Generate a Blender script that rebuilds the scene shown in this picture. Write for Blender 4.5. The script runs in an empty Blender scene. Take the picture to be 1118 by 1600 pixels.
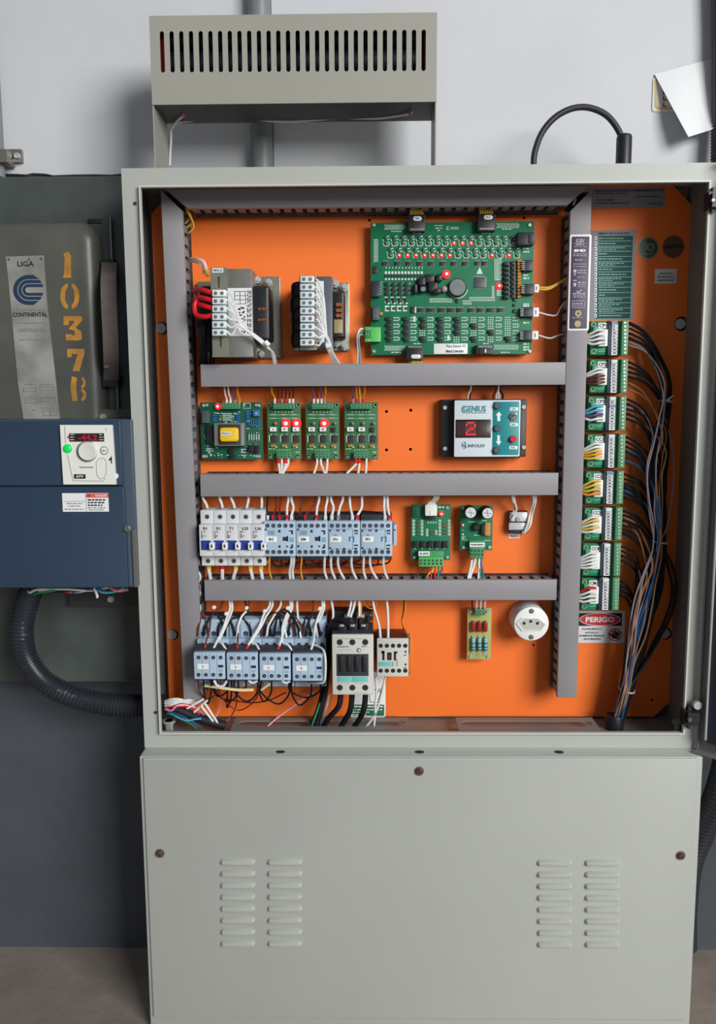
import bpy, bmesh, math, random
from mathutils import Vector
rnd = random.Random(7)
S = bpy.context.scene
COL = S.collection

# ------------------------------------------------------------------ camera
IW, IH, FPX = 1118.0, 1600.0, 1279.7
PITCH, YAW, ROLL = math.radians(7.39), math.radians(0.863), math.radians(0.312)
CAM = Vector((0, -1.06, 0))
FW = Vector((-math.sin(YAW) * math.cos(PITCH), math.cos(YAW) * math.cos(PITCH), -math.sin(PITCH)))
_rt = Vector((math.cos(YAW), math.sin(YAW), 0))
_up = _rt.cross(FW)
RT = math.cos(ROLL) * _rt - math.sin(ROLL) * _up
UP = math.sin(ROLL) * _rt + math.cos(ROLL) * _up
cam = bpy.data.objects.new('camera', bpy.data.cameras.new('camera'))
COL.objects.link(cam)
from mathutils import Matrix
cam.matrix_world = Matrix(((RT.x, UP.x, -FW.x, CAM.x), (RT.y, UP.y, -FW.y, CAM.y), (RT.z, UP.z, -FW.z, CAM.z), (0, 0, 0, 1)))
cam.data.sensor_fit = 'VERTICAL'
cam.data.sensor_height = 24
cam.data.sensor_width = 24
cam.data.lens = 24 * FPX / IH
cam.data.clip_start = 0.02
S.camera = cam

# ------------------------------------------------------------------ light
w = bpy.data.worlds.new('world')
S.world = w
w.use_nodes = True
bg = w.node_tree.nodes['Background']
bg.inputs[0].default_value = (0.84, 0.90, 1.0, 1)
bg.inputs[1].default_value = 0.21


def area(name, loc, tgt, sx, sy, power, col):
    L = bpy.data.lights.new(name, 'AREA')
    L.shape = 'RECTANGLE'
    L.size, L.size_y = sx, sy
    L.energy = power
    L.color = col
    o = bpy.data.objects.new(name, L)
    COL.objects.link(o)
    o.location = loc
    d = Vector(tgt) - Vector(loc)
    o.rotation_euler = d.to_track_quat('-Z', 'Y').to_euler()
    return o


area('window_daylight', (3.1, -4.2, 1.6), (0.05, 0, -0.25), 2.5, 2.4, 318, (1.0, 0.995, 0.97))
S.view_settings.view_transform = 'Standard'
S.view_settings.look = 'None'
S.view_settings.gamma = 1
S.view_settings.use_curve_mapping = False
S.view_settings.exposure = 0.0

# ------------------------------------------------------------------ depths (metres behind the cabinet's front face)
YF, YP, YB, YW = 0.0, 0.10, 0.12, 0.146


def at(px, py, Y):
    d = FW + RT * ((px - IW / 2) / FPX) + UP * ((IH / 2 - py) / FPX)
    t = (Y - CAM.y) / d.y
    p = CAM + d * t
    return Vector((p.x, Y, p.z))


def ppm(Y):
    return FPX / (Y - CAM.y)


def R(x0, y0, x1, y1, Y):
    xc, yc = (x0 + x1) / 2, (y0 + y1) / 2
    return at(x0, yc, Y).x, at(x1, yc, Y).x, at(xc, y1, Y).z, at(xc, y0, Y).z


# ------------------------------------------------------------------ materials
def lin(c):
    return tuple((v / 255 / 12.92) if v <= 10 else ((v / 255 + 0.055) / 1.055) ** 2.4 for v in c)


_M = {}


def mat(name, rgb, rough=0.5, metal=0.0, var=0.0, scale=20.0, bump=0.0, bscale=400.0, emit=0.0, coat=0.0, second=None, spec=0.5):
    """Principled surface; var = noise between the colour and a darker/lighter (or second) colour; bump = fine relief."""
    if name in _M:
        return _M[name]
    m = bpy.data.materials.new(name)
    m.use_nodes = True
    nt = m.node_tree
    b = nt.nodes['Principled BSDF']
    c = lin(rgb)
    b.inputs['Base Color'].default_value = (*c, 1)
    b.inputs['Roughness'].default_value = rough
    b.inputs['Metallic'].default_value = metal
    b.inputs['Coat Weight'].default_value = coat
    b.inputs['Specular IOR Level'].default_value = spec
    if emit:
        b.inputs['Emission Color'].default_value = (*c, 1)
        b.inputs['Emission Strength'].default_value = emit
    if var or bump:
        tc = nt.nodes.new('ShaderNodeTexCoord')
    if var:
        n = nt.nodes.new('ShaderNodeTexNoise')
        n.inputs['Scale'].default_value = scale
        n.inputs['Detail'].default_value = 6
        nt.links.new(tc.outputs['Object'], n.inputs['Vector'])
        r = nt.nodes.new('ShaderNodeValToRGB')
        r.color_ramp.elements[0].position = 0.35
        r.color_ramp.elements[1].position = 0.68
        d = lin(second) if second else tuple(v * (1 - var) for v in c)
        r.color_ramp.elements[0].color = (*d, 1)
        r.color_ramp.elements[1].color = (*c, 1)
        nt.links.new(n.outputs['Fac'], r.inputs['Fac'])
        nt.links.new(r.outputs['Color'], b.inputs['Base Color'])
    if bump:
        n2 = nt.nodes.new('ShaderNodeTexNoise')
        n2.inputs['Scale'].default_value = bscale
        nt.links.new(tc.outputs['Object'], n2.inputs['Vector'])
        bp = nt.nodes.new('ShaderNodeBump')
        bp.inputs['Strength'].default_value = bump
        bp.inputs['Distance'].default_value = 0.002
        nt.links.new(n2.outputs['Fac'], bp.inputs['Height'])
        nt.links.new(bp.outputs['Normal'], b.inputs['Normal'])
    _M[name] = m
    return m


GREY = mat('powder_coat_grey', (176, 180, 173), 0.42, var=0.04, scale=6, bump=0.05, bscale=900)
VENTGREY = mat('powder_coat_warm_grey', (158, 157, 147), 0.45, var=0.05, scale=8, bump=0.05, bscale=900)
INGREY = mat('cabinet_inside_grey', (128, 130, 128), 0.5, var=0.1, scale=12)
ORANGE = mat('orange_paint', (255, 122, 40), 0.55, var=0.04, scale=9, bump=0.03, bscale=700)
DUCT = mat('duct_grey_plastic', (144, 142, 146), 0.5, var=0.06, scale=14)
WHITEWALL = mat('white_wall_paint', (204, 206, 210), 0.7, var=0.07, scale=5, bump=0.15, bscale=60)
DARKWALL = mat('grey_wall_paint', (78, 84, 92), 0.6, var=0.18, scale=9, bump=0.35, bscale=45)
FLOORM = mat('dusty_floor', (150, 138, 128), 0.75, var=0.25, scale=14, bump=0.3, bscale=80)
PIPE = mat('pipe_grey_paint', (128, 134, 136), 0.45, var=0.15, scale=30)
GREENENC = mat('old_green_enamel', (82, 92, 88), 0.38, var=0.22, scale=11, second=(66, 73, 70), bump=0.05, bscale=120)
DOORENC = mat('old_olive_enamel', (92, 92, 84), 0.35, var=0.3, scale=9, second=(72, 76, 72), bump=0.05, bscale=120)
BROWN = mat('worn_brown_steel', (126, 114, 108), 0.45, 0.2, var=0.3, scale=40)
BRACKET = mat('brown_grey_bracket', (104, 100, 94), 0.5, 0.2, var=0.2, scale=30)
PLATE = mat('worn_aluminium_plate', (176, 176, 172), 0.45, 0.25, var=0.3, scale=25, second=(140, 138, 132))
NAVY = mat('drive_blue_plastic', (42, 61, 84), 0.42, var=0.06, scale=10, bump=0.04, bscale=900)
NAVYEDGE = mat('drive_edge_plastic', (62, 78, 94), 0.4)
CREAM = mat('cream_plastic', (232, 234, 226), 0.4)
WHITE = mat('white_plastic', (236, 238, 238), 0.4)
PAPER = mat('white_paper', (226, 228, 230), 0.7)
GREYPAPER = mat('silver_label', (150, 152, 158), 0.65)
BLACK = mat('black_plastic', (28, 29, 34), 0.45)
BLACKR = mat('black_rubber', (34, 36, 44), 0.5)
CHAR = mat('charcoal_plastic', (48, 48, 56), 0.5)
INK = mat('black_ink', (20, 22, 26), 0.7)
FAINT = mat('grey_ink', (120, 124, 128), 0.7)
PCB = mat('green_pcb', (22, 120, 82), 0.55, var=0.15, scale=60, spec=0.35)
PCBD = mat('dark_green_pcb', (18, 92, 66), 0.55, var=0.25, scale=70, spec=0.35)
PCBL = mat('light_green_pcb', (50, 114, 66), 0.55, var=0.15, scale=60, coat=0.3)
PCBY = mat('bare_yellow_pcb', (176, 176, 100), 0.4, var=0.1, scale=60)
TERM = mat('green_terminal', (90, 176, 128), 0.4)
TERMB = mat('bright_green_terminal', (84, 186, 96), 0.4)
TERMD = mat('terminal_green_dull', (70, 150, 100), 0.4)
SILK = mat('silkscreen_white', (206, 226, 214), 0.6)
TRACE = mat('copper_trace_green', (70, 200, 140), 0.4)
CHIP = mat('chip_black', (38, 40, 44), 0.45)
METAL = mat('bright_steel', (200, 200, 198), 0.32, 0.45)
DULL = mat('dull_steel', (140, 138, 132), 0.4, 0.7)
RUST = mat('rusty_bolt', (120, 88, 70), 0.5, 0.5, var=0.4, scale=300)
CORE = mat('laminated_steel', (132, 132, 126), 0.45, 0.35, var=0.12, scale=90)
PLATEG = mat('galvanised_plate', (150, 152, 136), 0.4, 0.5, var=0.2, scale=60)
COPPER = mat('copper_wire', (214, 128, 78), 0.3, 0.8)
BLUEC = mat('contactor_blue', (172, 196, 216), 0.42)
BLUED = mat('contactor_navy', (30, 42, 66), 0.5)
BREAK = mat('breaker_white', (214, 216, 218), 0.42)
LEVER = mat('breaker_blue', (30, 62, 140), 0.4)
SIEM = mat('contactor_beige', (206, 206, 198), 0.42)
TEAL = mat('teal_plastic', (112, 196, 190), 0.45)
GENTEAL = mat('teal_overlay', (20, 138, 142), 0.4)
GENWHITE = mat('pale_overlay', (214, 226, 232), 0.4)
DISPLAY = mat('dark_display', (44, 34, 36), 0.25)
RED = mat('red_plastic', (212, 30, 40), 0.4)
DKRED = mat('dark_red_insulation', (110, 30, 24), 0.45)
REDFILM = mat('red_film', (150, 34, 36), 0.35)
REDINK = mat('red_ink', (206, 44, 56), 0.6)
PINKRED = mat('orange_red_ink', (226, 96, 84), 0.6)
YELLOW = mat('yellow_tape', (236, 196, 40), 0.45)
YINK = mat('yellow_stencil_paint', (200, 140, 48), 0.7, var=0.35, scale=60, second=(160, 112, 50))
BLUEINK = mat('blue_print', (26, 54, 82), 0.5)
GREENINK = mat('green_print', (22, 104, 72), 0.6)
MENUGREEN = mat('menu_green', (20, 78, 72), 0.7)
PURPLE = mat('purple_label', (70, 58, 82), 0.5)
GOLD = mat('gold_foil', (160, 148, 106), 0.5, 0.2)
SEALGREEN = mat('seal_green', (60, 84, 74), 0.4, 0.3)
SEALBRONZE = mat('seal_bronze', (116, 92, 66), 0.4, 0.4)
SILVERCAN = mat('silver_can', (150, 156, 160), 0.3, 0.7)
AMBER = mat('amber_capacitor', (206, 140, 60), 0.4)
BLUECOMP = mat('blue_component', (50, 112, 186), 0.4)
CYAN = mat('resistor_cyan', (130, 190, 196), 0.4)
LEDR = mat('red_led_and_glow', (250, 40, 48), 0.3, emit=0.9)
LEDW = mat('lit_led_core', (255, 170, 160), 0.3, emit=3.0)
LEDOFF = mat('unlit_led', (160, 138, 134), 0.3)
DIGIT = mat('lit_red_digit', (255, 44, 50), 0.3, emit=1.2)
DIGITD = mat('dim_red_digit', (160, 26, 48), 0.3, emit=0.25)
GREENLED = mat('lit_green_button', (20, 200, 90), 0.3, emit=0.35)
WC = {'white': mat('white_insulation', (226, 228, 228), 0.4), 'black': mat('black_insulation', (22, 23, 29), 0.65, spec=0.3),
      'red': RED, 'dark red': DKRED, 'orange': mat('orange_insulation', (236, 150, 40), 0.4),
      'yellow': mat('yellow_insulation', (226, 190, 70), 0.4), 'purple': mat('purple_insulation', (104, 74, 130), 0.4),
      'blue': mat('blue_insulation', (40, 92, 142), 0.5), 'green': mat('green_insulation', (40, 140, 90), 0.4),
      'cyan': mat('cyan_insulation', (90, 180, 210), 0.4), 'brown': mat('brown_insulation', (96, 44, 34), 0.45),
      'grey': mat('grey_insulation', (150, 140, 150), 0.4), 'pale brown': mat('tan_insulation', (166, 118, 84), 0.45),
      'cream': mat('cream_insulation', (240, 226, 176), 0.4), 'pink': mat('pink_insulation', (226, 150, 170), 0.4)}


# ------------------------------------------------------------------ mesh helpers
class MB:
    def __init__(s):
        s.v, s.f = [], []

    def add(s, vs, fs):
        b = len(s.v)
        s.v += [tuple(p) for p in vs]
        s.f += [tuple(i + b for i in f) for f in fs]
        return s

    def box(s, x0, x1, y0, y1, z0, z1):
        return s.add([(x0, y0, z0), (x1, y0, z0), (x1, y1, z0), (x0, y1, z0), (x0, y0, z1), (x1, y0, z1), (x1, y1, z1), (x0, y1, z1)],
                     [(0, 1, 5, 4), (1, 2, 6, 5), (2, 3, 7, 6), (3, 0, 4, 7), (4, 5, 6, 7), (3, 2, 1, 0)])

    def loops(s, rings, caps=True):
        n = len(rings[0])
        vs = [p for r in rings for p in r]
        fs = []
        for k in range(len(rings) - 1):
            for i in range(n):
                j = (i + 1) % n
                fs.append((k * n + i, k * n + j, (k + 1) * n + j, (k + 1) * n + i))
        if caps:
            fs.append(tuple(range(n - 1, -1, -1)))
            fs.append(tuple((len(rings) - 1) * n + i for i in range(n)))
        return s.add(vs, fs)

    def rbox(s, x0, x1, y0, y1, z0, z1, r=0.001, c=0.0008, n=3):
        """rounded box facing -Y: corner radius r, front chamfer c"""
        r = min(r, (x1 - x0) / 2.01, (z1 - z0) / 2.01)

        def ring(y, ins):
            q = max(r - ins, 0.00005)
            out = []
            for cx, cz, a0 in ((x1 - ins - q, z1 - ins - q, 0), (x0 + ins + q, z1 - ins - q, 90), (x0 + ins + q, z0 + ins + q, 180), (x1 - ins - q, z0 + ins + q, 270)):
                for i in range(n + 1):
                    a = math.radians(a0 + 90 * i / n)
                    out.append((cx + q * math.cos(a), y, cz + q * math.sin(a)))
            return out
        if c <= 0:
            return s.loops([ring(y1, 0), ring(y0, 0)])
        return s.loops([ring(y1, 0), ring(y0 + c, 0), ring(y0 + c * 0.3, c * 0.35), ring(y0, c)])

    def cyl(s, cx, cz, y0, y1, r, n=12, r2=None):
        r2 = r if r2 is None else r2
        A = [(math.cos(2 * math.pi * i / n), math.sin(2 * math.pi * i / n)) for i in range(n)]
        return s.loops([[(cx + r * a, y1, cz + r * b) for a, b in A], [(cx + r2 * a, y0, cz + r2 * b) for a, b in A]])

    def lathe(s, cx, cz, prof, n=16):
        """prof: list of (radius, Y)"""
        A = [(math.cos(2 * math.pi * i / n), math.sin(2 * math.pi * i / n)) for i in range(n)]
        return s.loops([[(cx + r * a, y, cz + r * b) for a, b in A] for r, y in prof])

    def prism(s, pts, y0, y1):
        n = len(pts)
        return s.add([(x, y0, z) for x, z in pts] + [(x, y1, z) for x, z in pts],
                     [tuple(range(n)), tuple(range(2 * n - 1, n - 1, -1))] + [(i, n + i, n + (i + 1) % n, (i + 1) % n) for i in range(n)])

    def tube(s, pts, r, n=6, closed=False, rfun=None):
        P = [Vector(p) for p in pts]
        rings = []
        up = None
        for i, p in enumerate(P):
            t = (P[min(i + 1, len(P) - 1)] - P[max(i - 1, 0)])
            if t.length < 1e-9:
                t = Vector((0, 0, 1))
            t.normalize()
            if up is None:
                up = Vector((0, 1, 0)) if abs(t.y) < 0.9 else Vector((1, 0, 0))
            a = t.cross(up)
            if a.length < 1e-6:
                a = t.orthogonal()
            a.normalize()
            up = a.cross(t)
            q = rfun(i) if rfun else r
            rings.append([p + (a * math.cos(2 * math.pi * k / n) + up * math.sin(2 * math.pi * k / n)) * q for k in range(n)])
        return s.loops(rings)

    def sphere(s, c, r, n=10, m=6, sy=1.0):
        rings = []
        for k in range(1, m):
            a = math.pi * k / m
            rings.append([(c[0] + r * math.sin(a) * math.cos(2 * math.pi * i / n), c[1] - sy * r * math.cos(a), c[2] + r * math.sin(a) * math.sin(2 * math.pi * i / n)) for i in range(n)])
        return s.loops(rings)

    # pixel-rect versions: the rectangle is where the front face shows at depth y0
    def pb(s, x0, y0, x1, y1, Y0, Y1):
        a, b, c, d = R(x0, y0, x1, y1, Y0)
        return s.box(a, b, Y0, Y1, c, d)

    def prb(s, x0, y0, x1, y1, Y0, Y1, r=0.001, c=0.0008):
        a, b, e, d = R(x0, y0, x1, y1, Y0)
        return s.rbox(a, b, Y0, Y1, e, d, r, c)

    def pc(s, cx, cy, rp, Y0, Y1, n=12, rp2=None):
        p = at(cx, cy, Y0)
        k = 1 / ppm(Y0)
        return s.cyl(p.x, p.z, Y0, Y1, rp * k, n, None if rp2 is None else rp2 * k)

    def ring(s, cx, cy, ro, ri, Y0, Y1, n=20, a0=0.0, a1=360.0):
        p = at(cx, cy, Y0)
        k = 1 / ppm(Y0)
        full = a1 - a0 >= 359.9
        m = n if full else n + 1
        A = [math.radians(a0 + (a1 - a0) * i / n) for i in range(m)]
        o = [(p.x + ro * k * math.cos(a), p.z + ro * k * math.sin(a)) for a in A]
        q = [(p.x + ri * k * math.cos(a), p.z + ri * k * math.sin(a)) for a in A]
        vs = [(x, Y0, z) for x, z in o] + [(x, Y0, z) for x, z in q] + [(x, Y1, z) for x, z in o] + [(x, Y1, z) for x, z in q]
        fs = []
        for i in range(m if full else m - 1):
            j = (i + 1) % m
            fs += [(i, j, m + j, m + i), (i, 2 * m + i, 2 * m + j, j), (m + i, m + j, 3 * m + j, 3 * m + i)]
        return s.add(vs, fs)

    def pt(s, pts, rp, n=6):
        P = [at(*p) for p in pts]
        k = 1 / ppm(pts[0][2])
        return s.tube(smooth(P), rp * k, n)

    def out(s, name, m, parent=None, label=None, kind=None, weld=False):
        me = bpy.data.meshes.new(name)
        org = parent_loc(parent) if parent else Vector((0, 0, 0))
        me.from_pydata([(x - org.x, y - org.y, z - org.z) for x, y, z in s.v], [], s.f)
        bm = bmesh.new()
        bm.from_mesh(me)
        if weld:
            bmesh.ops.remove_doubles(bm, verts=bm.verts, dist=1e-6)
        bmesh.ops.recalc_face_normals(bm, faces=bm.faces)
        bm.to_mesh(me)
        bm.free()
        me.polygons.foreach_set('use_smooth', [True] * len(me.polygons))
        me.set_sharp_from_angle(angle=math.radians(38))
        me.materials.append(m)
        o = bpy.data.objects.new(name, me)
        COL.objects.link(o)
        if parent:
            o.parent = parent
        if label:
            o['label'] = label
        if kind:
            o['kind'] = kind
        return o


def smooth(P, k=5):
    if len(P) < 3:
        return P
    out = []
    Q = [P[0] * 2 - P[1]] + list(P) + [P[-1] * 2 - P[-2]]
    for i in range(1, len(Q) - 2):
        a, b, c, d = Q[i - 1], Q[i], Q[i + 1], Q[i + 2]
        for j in range(k):
            t = j / k
            out.append(0.5 * ((2 * b) + (c - a) * t + (2 * a - 5 * b + 4 * c - d) * t * t + (3 * b - a - 3 * c + d) * t ** 3))
    out.append(P[-1])
    return out


_LOC = {}


def parent_loc(o):
    v = Vector((0, 0, 0))
    while o is not None:
        v += o.location
        o = o.parent
    return v


def thing(name, label, cat, px, py, Y, group=None):
    o = bpy.data.objects.new(name, None)
    COL.objects.link(o)
    o.location = at(px, py, Y)
    o.empty_display_size = 0.01
    tag(o, label, cat, group)
    return o


def tag(o, label, cat, group=None):
    o['label'] = label
    o['category'] = cat
    if group:
        o['group'] = group
    return o


def text(s, x0, y0, x1, y1, Y, m, parent, bold=0.0, name='lettering', rot=0.0, fit=True):
    """flat print: the words fitted into a pixel rectangle on the plane Y"""
    c = bpy.data.curves.new('lettering', 'FONT')
    c.body = s
    c.size = 1
    c.resolution_u = 2
    c.offset = bold
    o = bpy.data.objects.new('tmp', c)
    me = bpy.data.meshes.new_from_object(o)
    bpy.data.objects.remove(o)
    bpy.data.curves.remove(c)
    if not me.vertices:
        return None
    xs = [v.co.x for v in me.vertices]
    ys = [v.co.y for v in me.vertices]
    a, b, z0, z1 = R(x0, y0, x1, y1, Y)
    w0, h0 = max(max(xs) - min(xs), 1e-6), max(max(ys) - min(ys), 1e-6)
    kx, kz = (b - a) / w0, (z1 - z0) / h0
    cx, cz = (a + b) / 2, (z0 + z1) / 2
    mx, my = (max(xs) + min(xs)) / 2, (max(ys) + min(ys)) / 2
    org = parent_loc(parent)
    cr, sr = math.cos(rot), math.sin(rot)
    for v in me.vertices:
        dx, dz = (v.co.x - mx) * kx, (v.co.y - my) * kz
        v.co = (cx + dx * cr - dz * sr - org.x, Y - org.y, cz + dx * sr + dz * cr - org.z)
    me.materials.clear()
    me.materials.append(m)
    me.name = name
    t = bpy.data.objects.new(name, me)
    COL.objects.link(t)
    t.parent = parent
    return t


def dashes(m, x0, y0, x1, y1, Y, seed=0, t=0.00015):
    """a line of print too small to read, as word-long marks"""
    q = random.Random(seed * 131 + int(x0 * 7 + y0 * 13))
    x = x0
    while x < x1 - 0.8:
        wd = min(q.uniform(2.0, 6.0), x1 - x)
        m.pb(x, y0, x + wd, y1, Y, Y + t)
        x += wd + q.uniform(0.8, 1.6)
    return m


def holed(outer, holes, y0, y1):
    """plate in the XZ plane with holes cut through; returns MB"""
    bm = bmesh.new()
    edges = []
    for lp in [outer] + holes:
        vs = [bm.verts.new((x, y0, z)) for x, z in lp]
        edges += [bm.edges.new((vs[i], vs[(i + 1) % len(vs)])) for i in range(len(vs))]
    bmesh.ops.triangle_fill(bm, use_beauty=True, use_dissolve=False, edges=edges)
    bm.verts.index_update()
    n = len(bm.verts)
    V = [tuple(v.co) for v in bm.verts]
    F = [tuple(v.index for v in f.verts) for f in bm.faces]
    bm.free()
    m = MB()
    fs = list(F) + [tuple(i + n for i in reversed(f)) for f in F]
    k = 0
    for lp in [outer] + holes:
        L = len(lp)
        fs += [(k + i, k + (i + 1) % L, n + k + (i + 1) % L, n + k + i) for i in range(L)]
        k += L
    m.add(V + [(x, y1, z) for x, y, z in V], fs)
    return m


def circle(cx, cz, r, n=14):
    return [(cx + r * math.cos(2 * math.pi * i / n), cz + r * math.sin(2 * math.pi * i / n)) for i in range(n)]


def stadium(x0, x1, z0, z1, n=5):
    """slot with round ends along its long side"""
    out = []
    if (z1 - z0) > (x1 - x0):
        r, cx = (x1 - x0) / 2, (x0 + x1) / 2
        for i in range(n + 1):
            a = math.pi * i / n
            out.append((cx + r * math.cos(a), z1 - r + r * math.sin(a)))
        for i in range(n + 1):
            a = math.pi + math.pi * i / n
            out.append((cx + r * math.cos(a), z0 + r + r * math.sin(a)))
    else:
        r, cz = (z1 - z0) / 2, (z0 + z1) / 2
        for i in range(n + 1):
            a = -math.pi / 2 + math.pi * i / n
            out.append((x1 - r + r * math.cos(a), cz + r * math.sin(a)))
        for i in range(n + 1):
            a = math.pi / 2 + math.pi * i / n
            out.append((x0 + r + r * math.cos(a), cz + r * math.sin(a)))
    return out


ORD = ['first', 'second', 'third', 'fourth', 'fifth', 'sixth', 'seventh', 'eighth', 'ninth', 'tenth', 'eleventh', 'twelfth', 'thirteenth',
       'fourteenth', 'fifteenth', 'sixteenth', 'seventeenth', 'eighteenth', 'nineteenth', 'twentieth']


def wire(col, pts, label, group, rp=1.9, ferrule=None, ferrule_start=None, fl=7):
    """one insulated wire through pixel/depth points, with an optional crimp ferrule at its end"""
    o = MB().pt(pts, rp, 6).out('wire', WC[col])
    tag(o, label, 'wire', group)
    for fc, seq in ((ferrule, pts[::-1]), (ferrule_start, pts)):
        if fc:
            a, b = seq[0], seq[1]
            L = math.hypot(b[0] - a[0], b[1] - a[1]) or 1
            t = min(1, fl / L)
            c = (a[0] + (b[0] - a[0]) * t, a[1] + (b[1] - a[1]) * t, a[2] + (b[2] - a[2]) * t)
            f = MB().pt([a, c], rp * 1.35, 6).out('ferrule', WC.get(fc, WC['red']), o)
            f['label'] = fc + ' crimp sleeve on the wire end'
    return o


def screwhead(m, cx, cy, rp, Y, h=0.002, n=12):
    p = at(cx, cy, Y)
    r = rp / ppm(Y)
    return m.lathe(p.x, p.z, [(r, Y), (r, Y - h * 0.5), (r * 0.7, Y - h), (r * 0.25, Y - h), (r * 0.2, Y - h * 0.6)], n)

# ================================================================== THE SETTING
ZFL = at(120, 1480, YW).z


def struct(m, name, mt, parent=None, **k):
    o = m.out(name, mt, parent, **k)
    if parent is None:
        o['kind'] = 'structure'
    return o


struct(MB().box(-2.2, 2.2, YW, YW + 0.1, ZFL - 0.05, 1.6), 'wall_back', DARKWALL)
struct(MB().box(-2.2, 2.2, -3.4, YW + 0.05, ZFL - 0.1, ZFL), 'floor', FLOORM)


def ragged(x0, x1, ybot, Y, seed, amp=2.5):
    """white board whose lower edge is ragged plaster"""
    q = random.Random(seed)
    pts = []
    x = x0
    while x < x1:
        p = at(x, ybot + q.uniform(-amp, amp), Y)
        pts.append((p.x, p.z))
        x += q.uniform(9, 22)
    p = at(x1, ybot, Y)
    pts.append((p.x, p.z))
    return pts


# white upper wall: one board each side of the pipe chase
lp = ragged(8, 396, 272, YW - 0.008, 3, 1.8)
struct(MB().prism(lp + [(lp[-1][0], 1.6), (lp[0][0], 1.6)], YW - 0.008, YW), 'wall_upper', WHITEWALL)
lp = ragged(428, 1500, 262, YW - 0.014, 5, 2.0)
struct(MB().prism(lp + [(lp[-1][0], 1.6), (lp[0][0], 1.6)], YW - 0.014, YW), 'wall_upper', WHITEWALL)
# vertical painted pipes
t = thing('wall_pipe', 'grey painted pipe running up the white wall behind the vent box', 'pipe', 411, 270, YW - 0.03)
a, b = at(411, 330, YW - 0.022), at(418, -40, YW - 0.022)
MB().tube([(a.x, a.y, a.z), (a.x, a.y, b.z + 0.2)], 0.0155, 16).out('pipe', PIPE, t)
t = thing('wall_pipe', 'grey conduit pipe held by a screwed clamp at the edge of the wall', 'pipe', 0, 280, YW - 0.02)
a, b = at(-6, 278, YW - 0.024), at(-8, -40, YW - 0.024)
MB().tube([(a.x, a.y, a.z), (a.x, a.y, b.z + 0.2)], 0.0125, 14).out('pipe', PIPE, t)
m = MB()
m.pb(6, 233, 33, 253, YW - 0.016, YW - 0.008)
m.pb(-18, 233, 10, 253, YW - 0.040, YW - 0.012)
c = m.out('clamp', DULL, t)
screwhead(MB(), 27, 244, 5, YW - 0.016, 0.004).out('screw', METAL, c)

# ================================================================== OLD SWITCH ENCLOSURE
t = thing('switch_enclosure', 'old green steel switch enclosure with a stencilled number on its door', 'switchgear', 90, 1066, YW)
YE = 0.105
x0, x1, z0, z1 = R(-150, 276, 226, 1066, YE)
MB().rbox(x0, x1, YE, YW - 0.0005, z0, z1, 0.004, 0.002).out('body', GREENENC, t)
YD = 0.083
# pressed door with a big rounded shoulder
x0, x1, z0, z1 = R(-150, 343, 158, 712, YD)
m = MB()
n = 6


def rr(ins, y, q):
    a0, a1, b0, b1 = x0 + ins, x1 - ins, z0 + ins, z1 - ins
    out = []
    for cx, cz, s0 in ((a1 - q, b1 - q, 0), (a0 + q, b1 - q, 90), (a0 + q, b0 + q, 180), (a1 - q, b0 + q, 270)):
        for i in range(n + 1):
            an = math.radians(s0 + 90 * i / n)
            out.append((cx + q * math.cos(an), y, cz + q * math.sin(an)))
    return out


m.loops([rr(0, YE, 0.028), rr(0.0, YE - 0.004, 0.028), rr(0.003, YE - 0.012, 0.026), rr(0.009, YE - 0.018, 0.022), rr(0.017, YD + 0.0005, 0.018), rr(0.024, YD, 0.015)])
door = m.out('door', DOORENC, t)
# narrow flange plate beside the door
m = MB()
x0, x1, z0, z1 = R(166, 340, 181, 650, YE - 0.003)
m.box(x0, x1, YE - 0.003, YE, z0, z1)
m.out('flange', GREENENC, t)
MB().box(x1 - 0.002, x1, YE - 0.008, YE - 0.0031, z0, z1).out('flange_edge', PLATEG, t)
x0, x1, z0, z1 = R(137, 342, 158, 349, YE - 0.001)
MB().rbox(x0, x1, YE - 0.0018, YE, z0, z1, 0.001, 0.0005).out('latch_slot', BLACK, t)
# operating handle: a strap bent outwards in the middle
hp = [(at(171, 412, 0.09), 0.0), (at(170, 440, 0.06), 0), (at(171, 480, 0.052), 0), (at(173, 520, 0.052), 0), (at(174, 555, 0.058), 0), (at(174, 592, 0.085), 0)]
P = smooth([p for p, _ in hp], 5)
m = MB()
rings = []
for i, p in enumerate(P):
    tt = (P[min(i + 1, len(P) - 1)] - P[max(0, i - 1)]).normalized()
    nn = Vector((1, 0, 0)).cross(tt).normalized()
    hw = 0.0105
    rings.append([p + Vector((hw, 0, 0)) + nn * 0.0022, p + Vector((-hw, 0, 0)) + nn * 0.0022, p - Vector((hw, 0, 0)) - nn * 0.0022, p + Vector((hw, 0, 0)) - nn * 0.0022])
m.loops(rings)
hd = m.out('handle', BROWN, t)
m = MB()
m.pb(157, 405, 178, 418, 0.088, YE)
m.pb(160, 586, 184, 604, 0.084, YE)
m.out('handle_post', BLACK, hd)
screwhead(MB(), 167, 572, 5, 0.068, 0.003).out('bolt', DULL, hd)
# riveted name plate, hung a little askew
YN = YD - 0.0012
pl = bpy.data.objects.new('name_plate', None)


def quad(m, pts, Y0, Y1):
    return m.prism([(at(x, y, Y0).x, at(x, y, Y0).z) for x, y in pts], Y0, Y1)


plate = quad(MB(), [(9, 401), (68, 399), (73, 470), (92, 640), (93, 655), (37, 657), (28, 600), (17, 480)], YN, YD - 0.0001).out('name_plate', PLATE, t)
plate['label'] = 'worn riveted aluminium name plate'
YT = YN - 0.0003
text('LIGA', 27, 408, 53, 416.5, YT, INK, plate, 0.02)
# round emblem: nested C strokes
m = MB()
ec, er = (44, 453), 24


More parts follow.
